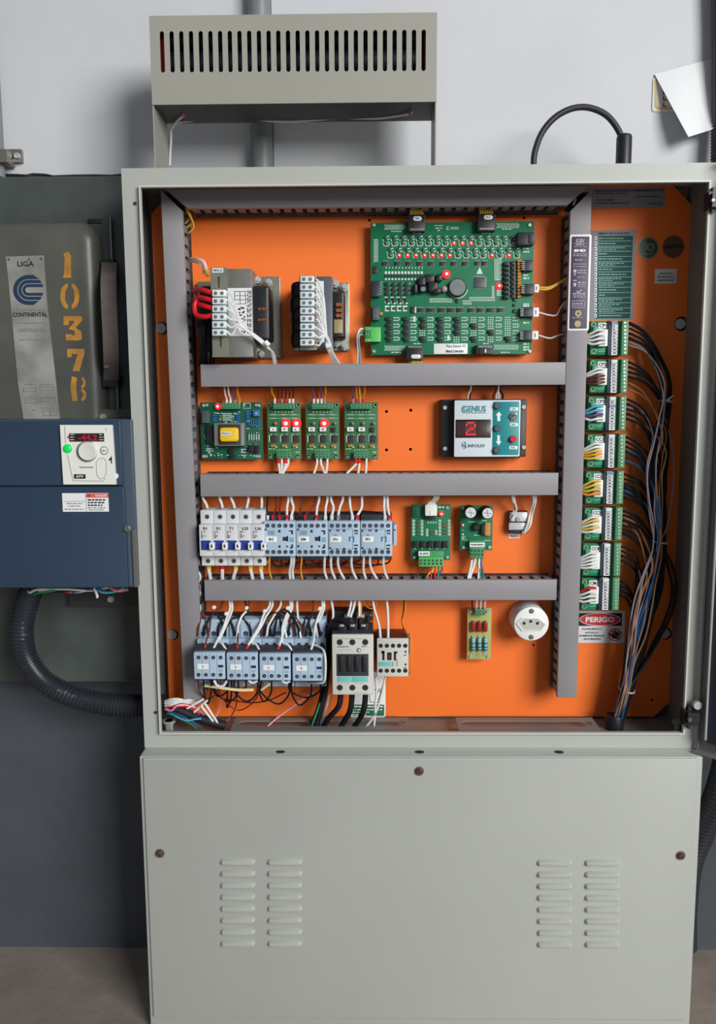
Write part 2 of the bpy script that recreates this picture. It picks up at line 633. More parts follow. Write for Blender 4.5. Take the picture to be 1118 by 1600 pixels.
def cband(ro, ri):
    cx, cy = ec
    # arc open to the right, straight tails
    o = [(cx + ro * math.cos(math.radians(a)), cy - ro * math.sin(math.radians(a))) for a in range(90, 271, 15)]
    i = [(cx + ri * math.cos(math.radians(a)), cy - ri * math.sin(math.radians(a))) for a in range(270, 89, -15)]
    lim = lambda yy: cx + math.sqrt(max(er ** 2 - (yy - cy) ** 2, 1))
    lo = [(min(lim(cy + ro) + (6 if ro > 22 else 0), lim(cy + ro) if ro < 22 else cx + 8), cy + ro), (lim(cy + ri), cy + ri)]
    hi = [(lim(cy - ri), cy - ri), (lim(cy - ro) if ro < 22 else cx + 8, cy - ro)]
    quad(m, o + lo + i + hi, YT, YT + 0.0001)


cband(23.5, 17)
cband(15.5, 10.5)
cband(9, 4.5)
m.out('emblem', BLUEINK, plate, 'blue round C emblem', kind='stuff')
m = MB()
dashes(m, 19, 483, 73, 486.5, YT, 2)
for y, x0, x1 in ((504, 26, 70), (530, 30, 75), (600, 38, 54), (600, 62, 84), (620, 40, 58), (620, 64, 86), (640, 50, 57), (637, 64, 84)):
    dashes(m, x0, y, x1, y + 1.6, YT, y)
for x0, y0, x1, y1 in ((36, 606, 57, 612), (62, 604, 85, 610), (38, 624, 60, 630), (64, 622, 87, 628), (67, 641, 78, 650), (79, 641, 90, 650)):
    for a in ((x0, y0, x1, y0 + 0.8), (x0, y1 - 0.8, x1, y1), (x0, y0, x0 + 0.8, y1), (x1 - 0.8, y0, x1, y1)):
        m.pb(*a, YT, YT + 0.0001)
m.out('print', FAINT, plate, kind='stuff')
text('CONTINENTAL', 19.5, 488, 74, 495, YT, INK, plate, 0.03)
text('CHAVE BLINDADA', 27, 513, 72, 518.5, YT, FAINT, plate, 0.02)
for cx, cy in ((14, 405), (65, 404), (46, 405)):
    screwhead(MB(), cx, cy, 2.4, YN, 0.0012, 8).out('rivet', DULL, plate)
# stencilled digits 1 0 3 7 8
YS = YD - 0.0004
m = MB()
quad(m, [(99, 396), (107, 393), (111, 400), (111, 434), (98, 434), (100, 428), (101, 404)], YS, YS + 0.0001)
for sgn in (-1, 1):
    cx, cy = 109, 463
    o = [(cx + sgn * (3 + 12 * math.cos(math.radians(a))), cy - 20 * math.sin(math.radians(a))) for a in range(-90, 91, 18)]
    i = [(cx + sgn * (3 + 4.5 * math.cos(math.radians(a))), cy - 13 * math.sin(math.radians(a))) for a in range(90, -91, -18)]
    quad(m, o + i, YS, YS + 0.0001)
quad(m, [(99, 494), (127, 494), (129, 500), (118, 512), (127, 518), (128, 530), (122, 532), (103, 532), (102, 522), (110, 522), (116, 525), (117, 517), (107, 514), (117, 502), (108, 501), (107, 508), (99, 508)], YS, YS + 0.0001)
quad(m, [(105, 545), (132, 545), (132, 552), (124, 580), (113, 580), (121, 554), (112, 553), (112, 558), (105, 558)], YS, YS + 0.0001)
quad(m, [(112, 588), (120, 590), (119, 606), (121, 626), (113, 627), (110, 606)], YS, YS + 0.0001)
for cy, r in ((598, 9), (617, 10)):
    o = [(126 + r * math.cos(math.radians(a)) * 0.8 + 1, cy - r * math.sin(math.radians(a))) for a in range(-90, 91, 22)]
    i = [(127 + r * 0.3 * math.cos(math.radians(a)), cy - r * 0.45 * math.sin(math.radians(a))) for a in range(90, -91, -30)]
    quad(m, o + i, YS, YS + 0.0001)
m.out('stencil_number', YINK, door, 'yellow stencilled number 10378', kind='stuff')

# ================================================================== FREQUENCY DRIVE
t = thing('motor_drive', 'dark blue motor drive box with a white keypad beside the grey cabinet', 'inverter', 110, 920, 0.09)
YV = -0.012
x0, x1, z0, z1 = R(-160, 656, 209, 920, YV)
body = MB().rbox(x0, x1 - 0.0, YV + 0.006, 0.0812, z0, z1, 0.003, 0.002).out('body', NAVYEDGE, t)
cover_u = MB()
x0b, x1b, za, zb = R(-160, 658, 190, 759.5, YV)
cover_u.rbox(x0b, x1b, YV, YV + 0.006, za, zb, 0.002, 0.0015)
cover_u.out('upper_cover', NAVY, t)
x0b, x1b, za, zb = R(-160, 760.8, 197, 919, YV)
MB().rbox(x0b, x1b, YV, YV + 0.006, za, zb, 0.002, 0.0015).out('lower_cover', NAVY, t)
m = MB()
x0b, x1b, za, zb = R(208, 828, 213.5, 917, YV + 0.004)
m.box(x0b, x1b, YV + 0.003, 0.06, za, zb)
m.out('heat_sink_edge', DULL, t)
screwhead(MB(), 199, 826, 6, YV, 0.003).out('screw', DULL, t)
# keypad
YK = YV - 0.004
kp = quad(MB(), [(93.5, 664), (175, 664), (178, 710), (181, 757), (99, 757), (96, 710)], YK, YV).out('keypad', CREAM, t)
quadm = MB().pc(180, 744, 4.5, YK + 0.001, YV, 14)
quadm.out('tab', CREAM, kp)
YKT = YK - 0.0003
m = MB().pb(108, 677, 162.5, 690, YKT, YK)
m.out('display', DISPLAY, kp)
text('-44.2', 122, 679, 152, 688.5, YKT - 0.0003, DIGITD, kp, 0.03)
m = MB()
for y in (679, 683, 687):
    dashes(m, 110, y - 0.6, 116, y + 0.6, YKT - 0.0002, y)
    dashes(m, 155, y - 0.6, 161, y + 0.6, YKT - 0.0002, y + 1)
m.out('print', SILK, kp, kind='stuff')
MB().pc(107.5, 683, 2.2, YKT - 0.0006, YK, 8).out('indicator', DIGITD, kp)
p = at(135.5, 705.5, YK - 0.006)
k = 1 / ppm(YK)
MB().lathe(p.x, p.z, [(16 * k, YK + 0.0005), (15.6 * k, YK - 0.001), (14.5 * k, YK - 0.001), (14.5 * k, YK - 0.0042), (13.4 * k, YK - 0.0052), (9 * k, YK - 0.0048), (4 * k, YK - 0.0044)], 28).out('dial', mat('dial_cream', (220, 222, 214), 0.4), kp)
MB().ring(135.5, 705.5, 16.4, 14.6, YK - 0.0012, YK, 28).out('dial_ring', FAINT, kp)
MB().ring(162.5, 704, 6.6, 5.2, YK - 0.0004, YK, 18).out('button_ring', FAINT, kp)
MB().pc(162.5, 704, 5.2, YK - 0.0015, YK, 16).out('button', WHITE, kp, 'round escape button')
text('ESC', 158.8, 702.6, 166, 705.6, YK - 0.0018, FAINT, kp, 0.03)
p = at(105.5, 701, YK)
MB().sphere((p.x, YK, p.z), 7.5 * k, 12, 6, 0.5).out('button', GREENLED, kp, 'glowing green run button')
# fine outline of the flap, printed and moulded
m = MB()


def line(m, pts, wpx, Y, T=0.0002):
    for (xa, ya), (xb, yb) in zip(pts, pts[1:]):
        L = math.hypot(xb - xa, yb - ya) or 1
        nx, ny = -(yb - ya) / L * wpx / 2, (xb - xa) / L * wpx / 2
        quad(m, [(xa + nx, ya + ny), (xb + nx, yb + ny), (xb - nx, yb - ny), (xa - nx, ya - ny)], Y, Y + T)


line(m, [(101, 666), (102, 685), (102.5, 693)], 0.7, YKT)
line(m, [(105, 710), (114, 751), (160, 752), (165, 748)], 0.7, YKT)
line(m, [(150, 722), (151, 742), (155, 748), (162, 747), (166, 740), (166, 722), (162, 716), (155, 716), (150, 722)], 0.6, YKT)
line(m, [(165, 668), (165.5, 673)], 0.8, YKT)
m.out('outline', FAINT, kp, kind='stuff')
text('Telemecanique', 123.5, 728.5, 146, 732, YKT, GREENINK, kp, 0.02)
MB().pb(115.5, 741, 133.5, 748, YKT, YK).out('plate', INK, kp)
text('ATV', 118.5, 742.5, 130.5, 746.5, YKT - 0.0003, WHITE, kp, 0.03)
m = MB()
quad(m, [(171, 717), (174.5, 712), (174.5, 717)], YKT, YK)
quad(m, [(170, 717), (174.8, 717), (174.8, 719.5), (170, 719.5)], YKT, YK)
quad(m, [(173, 720), (174.8, 720), (174.8, 724), (173, 724)], YKT, YK)
m.out('key_symbol', INK, kp, kind='stuff')
# warning sticker
st = MB().pb(97.5, 770.5, 169.5, 799.5, YV - 0.0004, YV).out('sticker', WHITE, t, 'white and red danger sticker')
Y2 = YV - 0.0007
m = MB().pb(134.5, 771, 169, 777.5, Y2, Y2 + 0.0002)
m.out('banner', PINKRED, st)
text('DANGER', 149, 772.5, 167, 776, Y2 - 0.0003, WHITE, st, 0.02)
MB().pb(136, 772.4, 141, 776.4, Y2 - 0.0003, Y2).out('warning_symbol', REDINK, st)
m = MB()
for i, y in enumerate((780, 784.2, 788.4)):
    dashes(m, 137, y, 166 - 3 * i, y + 2.2, Y2, i)
m.out('print', INK, st, kind='stuff')
m = MB()
for i, (xa, xb, y) in enumerate(((104, 129, 786), (107, 126, 790), (101, 131, 795), (137, 166, 792.8), (139, 162, 796))):
    dashes(m, xa, y, xb, y + 1.4, Y2, i)
m.pb(99, 783, 133, 783.5, Y2, Y2 + 0.0002)
m.pb(134, 771, 134.5, 799, Y2, Y2 + 0.0002)
m.out('print', FAINT, st, kind='stuff')
# mounting brackets
for (xa, ya, xb, yb, bx, by, lab) in ((90, 640, 222, 657, 161, 652, 'flat grey-brown bracket plate above the blue drive'), (108, 912, 226, 947, 173, 936, 'dark bracket plate with a bolt under the blue drive')):
    b_ = thing('mounting_bracket', lab, 'bracket', (xa + xb) / 2, yb, 0.1)
    x0, x1, z0, z1 = R(xa, ya, xb, yb, 0.088)
    MB().box(x0, x1, 0.088, 0.1045, z0, z1).out('plate', BRACKET if ya < 700 else mat('dark_bracket', (66, 64, 62), 0.5, 0.2, var=0.2, scale=30), b_)
    screwhead(MB(), bx, by, 6, 0.088, 0.004, 12).out('bolt', METAL, b_)

# ================================================================== CORRUGATED HOSES


def hose(pts, r, pitch, label, cat='hose'):
    P = smooth([at(*p) for p in pts], 14)
    L = [0]
    for a, b in zip(P, P[1:]):
        L.append(L[-1] + (b - a).length)
    N = int(L[-1] / pitch * 4)
    Q, rad = [], []
    j = 0
    for i in range(N + 1):
        s = L[-1] * i / N
        while j < len(L) - 2 and L[j + 1] < s:
            j += 1
        f = (s - L[j]) / max(L[j + 1] - L[j], 1e-9)
        Q.append(P[j].lerp(P[j + 1], f))
        rad.append(r if i % 4 in (0, 1) else r * 0.86)
    o = MB().tube(Q, r, 20, rfun=lambda i: rad[i]).out('corrugated_hose', mat('corrugated_black_plastic', (44, 47, 55), 0.32), None)
    o.data.set_sharp_from_angle(angle=math.radians(60))
    return tag(o, label, cat)


hose([(52, 912, 0.05), (40, 950, 0.048), (34, 985, 0.045), (40, 1025, 0.045), (66, 1062, 0.045), (108, 1086, 0.045), (165, 1100, 0.05), (235, 1103, 0.055)], 0.0163, 0.0051,
     'black corrugated hose curving from the blue drive into the cabinet side')
hose([(1140, 1150, 0.06), (1133, 1200, 0.06), (1118, 1250, 0.075), (1095, 1300, 0.1), (1076, 1350, 0.118), (1068, 1420, 0.122), (1068, 1480, 0.122)], 0.0195, 0.0075,
     'black corrugated hose dipping behind the lower cabinet')
hose([(1123, -30, 0.115), (1124, 100, 0.115), (1122, 261, 0.108)], 0.0105, 0.0042, 'black corrugated hose rising from the cabinet top up the white wall')

# ================================================================== VENT BOX
t = thing('vent_box', 'grey steel vent box with a row of upright slots above the cabinet', 'vent box', 460, 262, 0.03)
YX = 0.0
x0, x1, z0, z1 = R(235, 22, 682, 161.3, YX)
holes = []
for i in range(28):
    cx = 253.5 + (661.5 - 253.5) * i / 27
    a, b, c, d = R(cx - 3.4, 48.5 - 0.06 * i * 1.5, cx + 3.4, 113.5 - 0.06 * i * 1.5, YX)
    holes.append(stadium(a, b, c, d, 5))
holed([(x0, z0), (x1, z0), (x1, z1), (x0, z1)], holes, YX, YX + 0.0015).out('front_plate', VENTGREY, t)
XV0, XV1, ZV0, ZV1 = x0, x1, z0, z1
zc = at(460, 262, 0).z + 0.0005
m = MB().box(x0, x0 + 0.0015, YX + 0.0015, 0.068, zc, z1)
m.out('side_plate', VENTGREY, t)
MB().box(x1 - 0.0015, x1, YX + 0.0015, 0.068, zc, z1).out('side_plate', VENTGREY, t)
MB().box(x0, x1, YX + 0.0015, 0.068, z1 - 0.0015, z1).out('top_plate', VENTGREY, t)
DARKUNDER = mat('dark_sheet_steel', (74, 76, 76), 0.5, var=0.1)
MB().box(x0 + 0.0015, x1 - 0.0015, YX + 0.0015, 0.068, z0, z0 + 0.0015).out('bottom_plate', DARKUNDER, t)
MB().box(x0 + 0.0015, x1 - 0.0015, 0.0665, 0.068, z0 + 0.0015, z1 - 0.0015).out('back_plate', VENTGREY, t)
RES = mat('dark_resistor', (36, 36, 52), 0.5, var=0.4, scale=80)
for k_ in range(3):
    zz = z0 + 0.03 + 0.03 * k_
    MB().tube([(x0 + 0.014, 0.034, zz), (x1 - 0.014, 0.034, zz)], 0.0135, 12).out('resistor_tube', RES, t)
for xx in (x0 + 0.010, x1 - 0.0145):
    MB().box(xx, xx + 0.005, 0.012, 0.056, z0 + 0.012, z1 - 0.014).out('end_bracket', REDFILM, t)
# its wires
G = 'wires under the vent box'
wire('white', [(285, 177, 0.03), (286, 181, 0.034), (278, 188, 0.045), (271, 195, 0.06), (266, 204, 0.07)], 'short white wire from the red sleeve under the vent box to the knot', G, 1.7, ferrule_start='red', fl=9)
wire('white', [(642, 176, 0.03), (640, 178, 0.034), (622, 181, 0.045), (590, 185, 0.055), (530, 185, 0.06), (450, 190, 0.062), (400, 187, 0.062), (355, 183, 0.062), (310, 188, 0.062), (280, 191, 0.062), (271, 198, 0.066), (266, 205, 0.07)], 'long white wire running across under the vent box to the knot', G, 1.7, ferrule_start='red', fl=6)
wire('white', [(265, 200, 0.071), (267, 206, 0.07), (267, 212, 0.07), (267, 224, 0.072), (266, 234, 0.075), (265, 258, 0.08)], 'white wire hanging down from the knot below the vent box', G, 1.7)

# ================================================================== CONTROL CABINET
t = thing('control_cabinet', 'open grey steel control cabinet with an orange mounting plate inside', 'cabinet', 650, 1168, YB)
CAB = t
XO0 = at(206.5, 690, YF).x
XO1 = at(1111, 680, YF).x
ZO1 = at(650, 258.5, YF).z
ZO0 = at(650, 1168.5, YF).z
XI0, XI1, ZI0, ZI1 = -0.2832, 0.4170, -0.4364, 0.2699
holed([(XO0, ZO0), (XO1, ZO0), (XO1, ZO1), (XO0, ZO1)], [[(XI0, ZI0), (XI1, ZI0), (XI1, ZI1), (XI0, ZI1)]], YF, YF + 0.0018).out('front_frame', GREY, t)
q = 0.0022
holed([(XI0 - q, ZI0 - q), (XI1 + q, ZI0 - q), (XI1 + q, ZI1 + q), (XI0 - q, ZI1 + q)], [[(XI0, ZI0), (XI1, ZI0), (XI1, ZI1), (XI0, ZI1)]], YF - 0.0062, YF + 0.0016).out('door_lip', mat('lip_paint', (196, 199, 191), 0.4), t)
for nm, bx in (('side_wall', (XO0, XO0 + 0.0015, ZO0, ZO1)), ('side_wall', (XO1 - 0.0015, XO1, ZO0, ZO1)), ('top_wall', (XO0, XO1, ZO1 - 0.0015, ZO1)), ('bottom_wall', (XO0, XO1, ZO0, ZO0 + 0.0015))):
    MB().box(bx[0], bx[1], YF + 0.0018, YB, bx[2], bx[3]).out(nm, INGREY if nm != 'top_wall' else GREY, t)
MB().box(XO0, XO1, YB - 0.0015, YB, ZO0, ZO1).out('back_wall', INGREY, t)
# orange plate with clipped corners and holes
xa = at(249, 680, YP).x
xb = at(1069, 680, YP).x
za = at(650, 1119.5, YP).z
zb = at(650, 288, YP).z
c = 0.026
ct = 0.035
hs = []
for px, py, rp in ((1064, 506, 11), (253, 513, 10), (1040, 990, 10), (270, 992, 9), (603.5, 643, 2.4), (641.5, 641, 2.4), (603.5, 703, 2.4), (641, 702, 2.4), (577, 344, 2.2), (818.5, 340.5, 2.2), (1018, 1094, 2.4), (833, 1008, 2.0)):
    p = at(px, py, YP)
    hs.append(circle(p.x, p.z, rp / ppm(YP), 16 if rp > 4 else 10))
mp = holed([(xa + c, za), (xb - c, za), (xb, za + c), (xb, zb - ct), (xb - ct, zb), (xa + ct, zb), (xa, zb - ct), (xa, za + c)], hs, YP, YP + 0.002).out('mounting_plate', ORANGE, t)
mp['label'] = 'orange painted mounting plate with clipped corners'
for px, py in ((1064, 506), (253, 513), (1040, 990), (270, 992)):
    MB().pc(px - 2, py, 8, YP + 0.001, YB - 0.001, 14).out('spacer_stud', mat('pale_stud', (190, 190, 190), 0.4), t)
# gland plates on the cabinet floor
for x0, x1 in ((360, 640), (716, 938)):
    a, b, _, _ = R(x0, 1130, x1, 1140, 0.03)
    g = MB()
    hh = holed([(a, 0.03), (b, 0.03), (b, 0.075), (a, 0.075)], [stadium(a + 0.006, b - 0.006, 0.042, 0.062)], 0, 0.0015)
    g.add([(x, z, ZO0 + 0.012 + y) for x, y, z in hh.v], hh.f)
    g.out('gland_plate', INGREY, t)
# frame screws and marks
for px, py in ((211, 318), (243, 1113)):
    p = at(px, py, YF)
    MB().cyl(p.x, p.z, YF - 0.001, YF + 0.0005, 0.0022, 10).out('plug', CHAR, t)
for px, py in ((266, 1133), (262, 1120), (1058, 1121)):
    p = at(px, py, 0.05)
    m = MB().tube([(p.x, 0.05, ZO0 + 0.0015), (p.x, 0.05, ZO0 + 0.016)], 0.0042, 10)
    m.tube([(p.x, 0.05, ZO0 + 0.016), (p.x, 0.05, ZO0 + 0.019)], 0.0075, 12)
    m.out('floor_bolt', METAL, t, kind='stuff')
# yellow-brown paper behind the clipped corner
p0 = R(1048, 294, 1080, 322, YB - 0.003)
MB().box(p0[0], p0[1], YB - 0.004, YB - 0.0016, p0[2], p0[3]).out('backing_paper', mat('tan_paper', (196, 176, 140), 0.7), t)

# door, swung far open on the hinge side: a pan with flanges, gasket and a stiffener rail
HX, HY = at(1104.5, 680, -0.004).x, -0.004
DD, DN = Vector((math.sqrt(.5), -math.sqrt(.5), 0)), Vector((-math.sqrt(.5), -math.sqrt(.5), 0))
DZ0, DZ1 = ZO0 + 0.001, ZO1 + 0.002
DW = 0.70


def dbox(m, u0, u1, w0, w1, z0, z1):
    o = Vector((HX + 0.0085, HY + 0.0, 0)) - DN * 0.0
    vs = []
    for z in (z0, z1):
        for u, ww in ((u0, w0), (u1, w0), (u1, w1), (u0, w1)):
            p = o + DD * u + DN * ww
            vs.append((p.x, p.y, z))
    return m.add(vs, [(0, 1, 5, 4), (1, 2, 6, 5), (2, 3, 7, 6), (3, 0, 4, 7), (4, 5, 6, 7), (3, 2, 1, 0)])


m = MB()
dbox(m, 0, DW, 0, 0.0015, DZ0, DZ1)
dbox(m, 0, 0.0015, 0, 0.006, DZ0, DZ1)
dbox(m, DW - 0.0015, DW, 0, 0.018, DZ0, DZ1)
dbox(m, 0, DW, 0, 0.018, DZ0, DZ0 + 0.0015)
dbox(m, 0, DW, 0, 0.018, DZ1 - 0.0015, DZ1)
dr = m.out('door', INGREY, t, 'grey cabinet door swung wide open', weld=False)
m = MB()
dbox(m, 0.013, 0.0145, 0.0015, 0.014, DZ0 + 0.02, DZ1 - 0.02)
m.out('inner_flange', GREY, dr)
GASK = mat('dark_gasket', (34, 40, 56), 0.6)
for a in ((0.0150, 0.030, DZ0 + 0.016, DZ1 - 0.016), (0.030, DW - 0.03, DZ0 + 0.016, DZ0 + 0.032), (0.030, DW - 0.03, DZ1 - 0.032, DZ1 - 0.016)):
    m = MB()
    dbox(m, a[0], a[1], 0.0015, 0.010, a[2], a[3])
    m.out('gasket', GASK, dr)
m = MB()
dbox(m, 0.032, 0.06, 0.0015, 0.012, DZ0 + 0.036, DZ1 - 0.036)
m.out('stiffener_rail', GREY, dr)
for zz in (DZ0 + 0.052, 0.0, DZ1 - 0.07):
    m = MB()
    dbox(m, 0.040, 0.043, 0.012, 0.0126, zz, zz + 0.003)
    m.out('rail_hole', INK, dr)
for y0, y1, x0, x1 in ((292, 331, 1106.5, 1124), (1105, 1139, 1068.5, 1090)):
    yc = (y0 + y1) / 2
    h = MB()
    h.pb(x0, y0 + 7, x1, y1 - 5, -0.014, 0.001)
    h.pb(x0 + 6, y0, x0 + 10.5, y1, -0.012, 0.001)
    h.pb(x0 + 6, y0 + 9, x0 + 24, y1 - 8, -0.020, -0.002)
    h = h.out('hinge', BLACK, t)
    screwhead(MB(), x0 + 8 if y0 > 600 else x0 + 6, yc + 2, 3.4, -0.020, 0.003).out('screw', DULL, h)
p = at(1088, 1101, -0.012)
MB().cyl(p.x, p.z, -0.016, -0.010, 0.0055, 14).out('door_stud', mat('pale_nylon', (176, 176, 172), 0.4), t)

# cable loop on the cabinet roof
t = thing('cable_loop', 'black cable arched over the cabinet top into a gland', 'cable', 905, 256, 0.05)
MB().pt([(833, 262, 0.05), (835, 238, 0.05), (846, 208, 0.05), (866, 184, 0.05), (892, 170, 0.05), (918, 168, 0.05), (944, 178, 0.05), (961, 196, 0.05), (971, 218, 0.05), (974, 250, 0.05)], 4.6, 12).out('cable', BLACKR, t)
p = at(974, 236, 0.05)
zb_ = ZO1 + 0.0003
zt_ = at(974, 211.5, 0.05).z
m = MB()
m.loops([[(p.x + r_ * math.cos(2 * math.pi * i / 16), 0.05 + r_ * math.sin(2 * math.pi * i / 16), z_) for i in range(16)] for r_, z_ in ((0.0098, zb_), (0.0098, zt_ - 0.003), (0.0088, zt_), (0.0055, zt_ + 0.0015))])
m.out('gland', BLACK, t)

# ================================================================== LOWER CABINET
t = thing('lower_cabinet', 'pale grey lower cabinet with louvred front panel standing on the floor', 'cabinet', 650, 1600, 0.05)
YL = -0.027
xl0 = at(219.5, 1230, YL).x
xl1 = at(1095.5, 1230, YL).x
zt = ZO0 - 0.0004
MB().rbox(xl0, xl1, YL, 0.125, ZFL, zt, 0.002, 0.0012).out('body', GREY, t)
YLF = YL - 0.003
xp0, xp1 = at(226, 1260, YLF).x, at(1088, 1260, YLF).x
fp = MB().rbox(xp0, xp1, YLF, YL - 0.0001, ZFL + 0.02, zt - 0.0012, 0.003, 0.0012).out('front_panel', GREY, t)
proto = None
for x0, x1 in ((344, 398.5), (417.5, 472), (838.5, 894), (913, 968.5)):
    for r_ in range(8):
        yc = 1347 + (1474.5 - 1347) * r_ / 7 + (1.5 if x0 > 600 else 0)
        # louver: a pressed hood, rounded ends, deepest near its lower edge
        a, b, c, d = R(x0, yc - 4.3, x1, yc + 4.6, YLF - 0.002)
        cx, cz = (a + b) / 2, (c + d) / 2
        if proto is None:
            hw, hh = (b - a) / 2, (d - c) / 2
            m = MB()

            def rg(ins, up_, y):
                return [(x - (0), y, z) for x, z in stadium(-hw + ins, hw - ins, -hh + ins * 0.4, hh - up_, 4)]
            m.loops([rg(0, 0, 0.0), rg(0.0006, 0.0008, -0.002), rg(0.002, 0.0025, -0.0042), rg(0.003, 0.0042, -0.0046)])
            proto = m.out('louver', GREY, fp)
            proto.location = Vector((cx, YLF, cz)) - parent_loc(fp)
            off = parent_loc(fp)
            continue
        o = proto.copy()
        COL.objects.link(o)
        o.location = Vector((cx, YLF, cz)) - parent_loc(fp)
# mesh was built about the world origin: shift its data back to its own centre
_sh = parent_loc(fp)
for v in proto.data.vertices:
    v.co += _sh
for px, py in ((654.5, 1205), (249.5, 1333.5), (1063, 1337)):
    MB().pc(px, py, 8, YLF - 0.0006, YLF, 16).out('washer', DULL, t)
    s_ = screwhead(MB(), px, py, 6, YLF - 0.0006, 0.004, 14).out('screw', RUST, t)
for px in (438, 655, 873):
    p = at(px, 1174.5, -0.013)
    m = MB()
    vs = [(p.x + 0.0062 * math.cos(2 * math.pi * i / 14), -0.013 + 0.0045 * math.sin(2 * math.pi * i / 14)) for i in range(14)]
    m.loops([[(x, y, zt + 0.0001) for x, y in vs], [(x, y, zt + 0.0006) for x, y in vs]])
    m.out('screw_hole', INK, t)

# peeling sticker on the white wall
t = thing('wall_sticker', 'torn yellow-edged sticker peeling off the white wall', 'sticker', 1040, 170, YW - 0.014)
Yk = YW - 0.0155
MB().prb(1019, 120, 1100, 174, Yk, YW - 0.0141, 0.004, 0.0003).out('sheet', PAPER, t)
m = MB()
line(m, [(1090, 123), (1025, 124), (1023, 127), (1024, 166), (1027, 169), (1090, 171)], 2.6, Yk - 0.0004)
m.out('border', mat('yellow_border', (222, 180, 70), 0.6), t, kind='stuff')
m = MB()
for y in (141, 150, 160):
    quad(m, [(1035, y), (1037, y), (1037, y + 5), (1041, y + 5), (1041, y + 7), (1035, y + 7)], Yk - 0.0005, Yk - 0.0002)
m.out('print', REDINK, t, kind='stuff')
# curled paper flap: sheet with a fold towards the room
m = MB()
N1, N2 = 8, 8
A_, B_, C_, D_ = (1022, 116), (1118, 90), (1135, 195), (1075, 214)
vs = []
for i in range(N1 + 1):
    for j in range(N2 + 1):
        u, v = i / N1, j / N2
        x = (A_[0] * (1 - u) + B_[0] * u) * (1 - v) + (D_[0] * (1 - u) + C_[0] * u) * v
        y = (A_[1] * (1 - u) + B_[1] * u) * (1 - v) + (D_[1] * (1 - u) + C_[1] * u) * v
        dep = 0.002 + 0.030 * v * (1 - 0.45 * u) + 0.006 * math.sin(3.2 * v + 5 * u) * v
        q_ = at(x, y, YW - 0.014 - dep)
        vs.append(q_)
fs = []
W1 = N2 + 1
for i in range(N1):
    for j in range(N2):
        fs.append((i * W1 + j, (i + 1) * W1 + j, (i + 1) * W1 + j + 1, i * W1 + j + 1))
nb = len(vs)
m.add(vs + [v + Vector((0, 0.0006, 0)) for v in vs], fs + [tuple(nb + k_ for k_ in reversed(f)) for f in fs])
m.out('paper_flap', PAPER, t)

# ================================================================== WIRING DUCTS
YD0 = 0.05            # cover face
TINE = 0.0092
PITCH_D = 0.0152


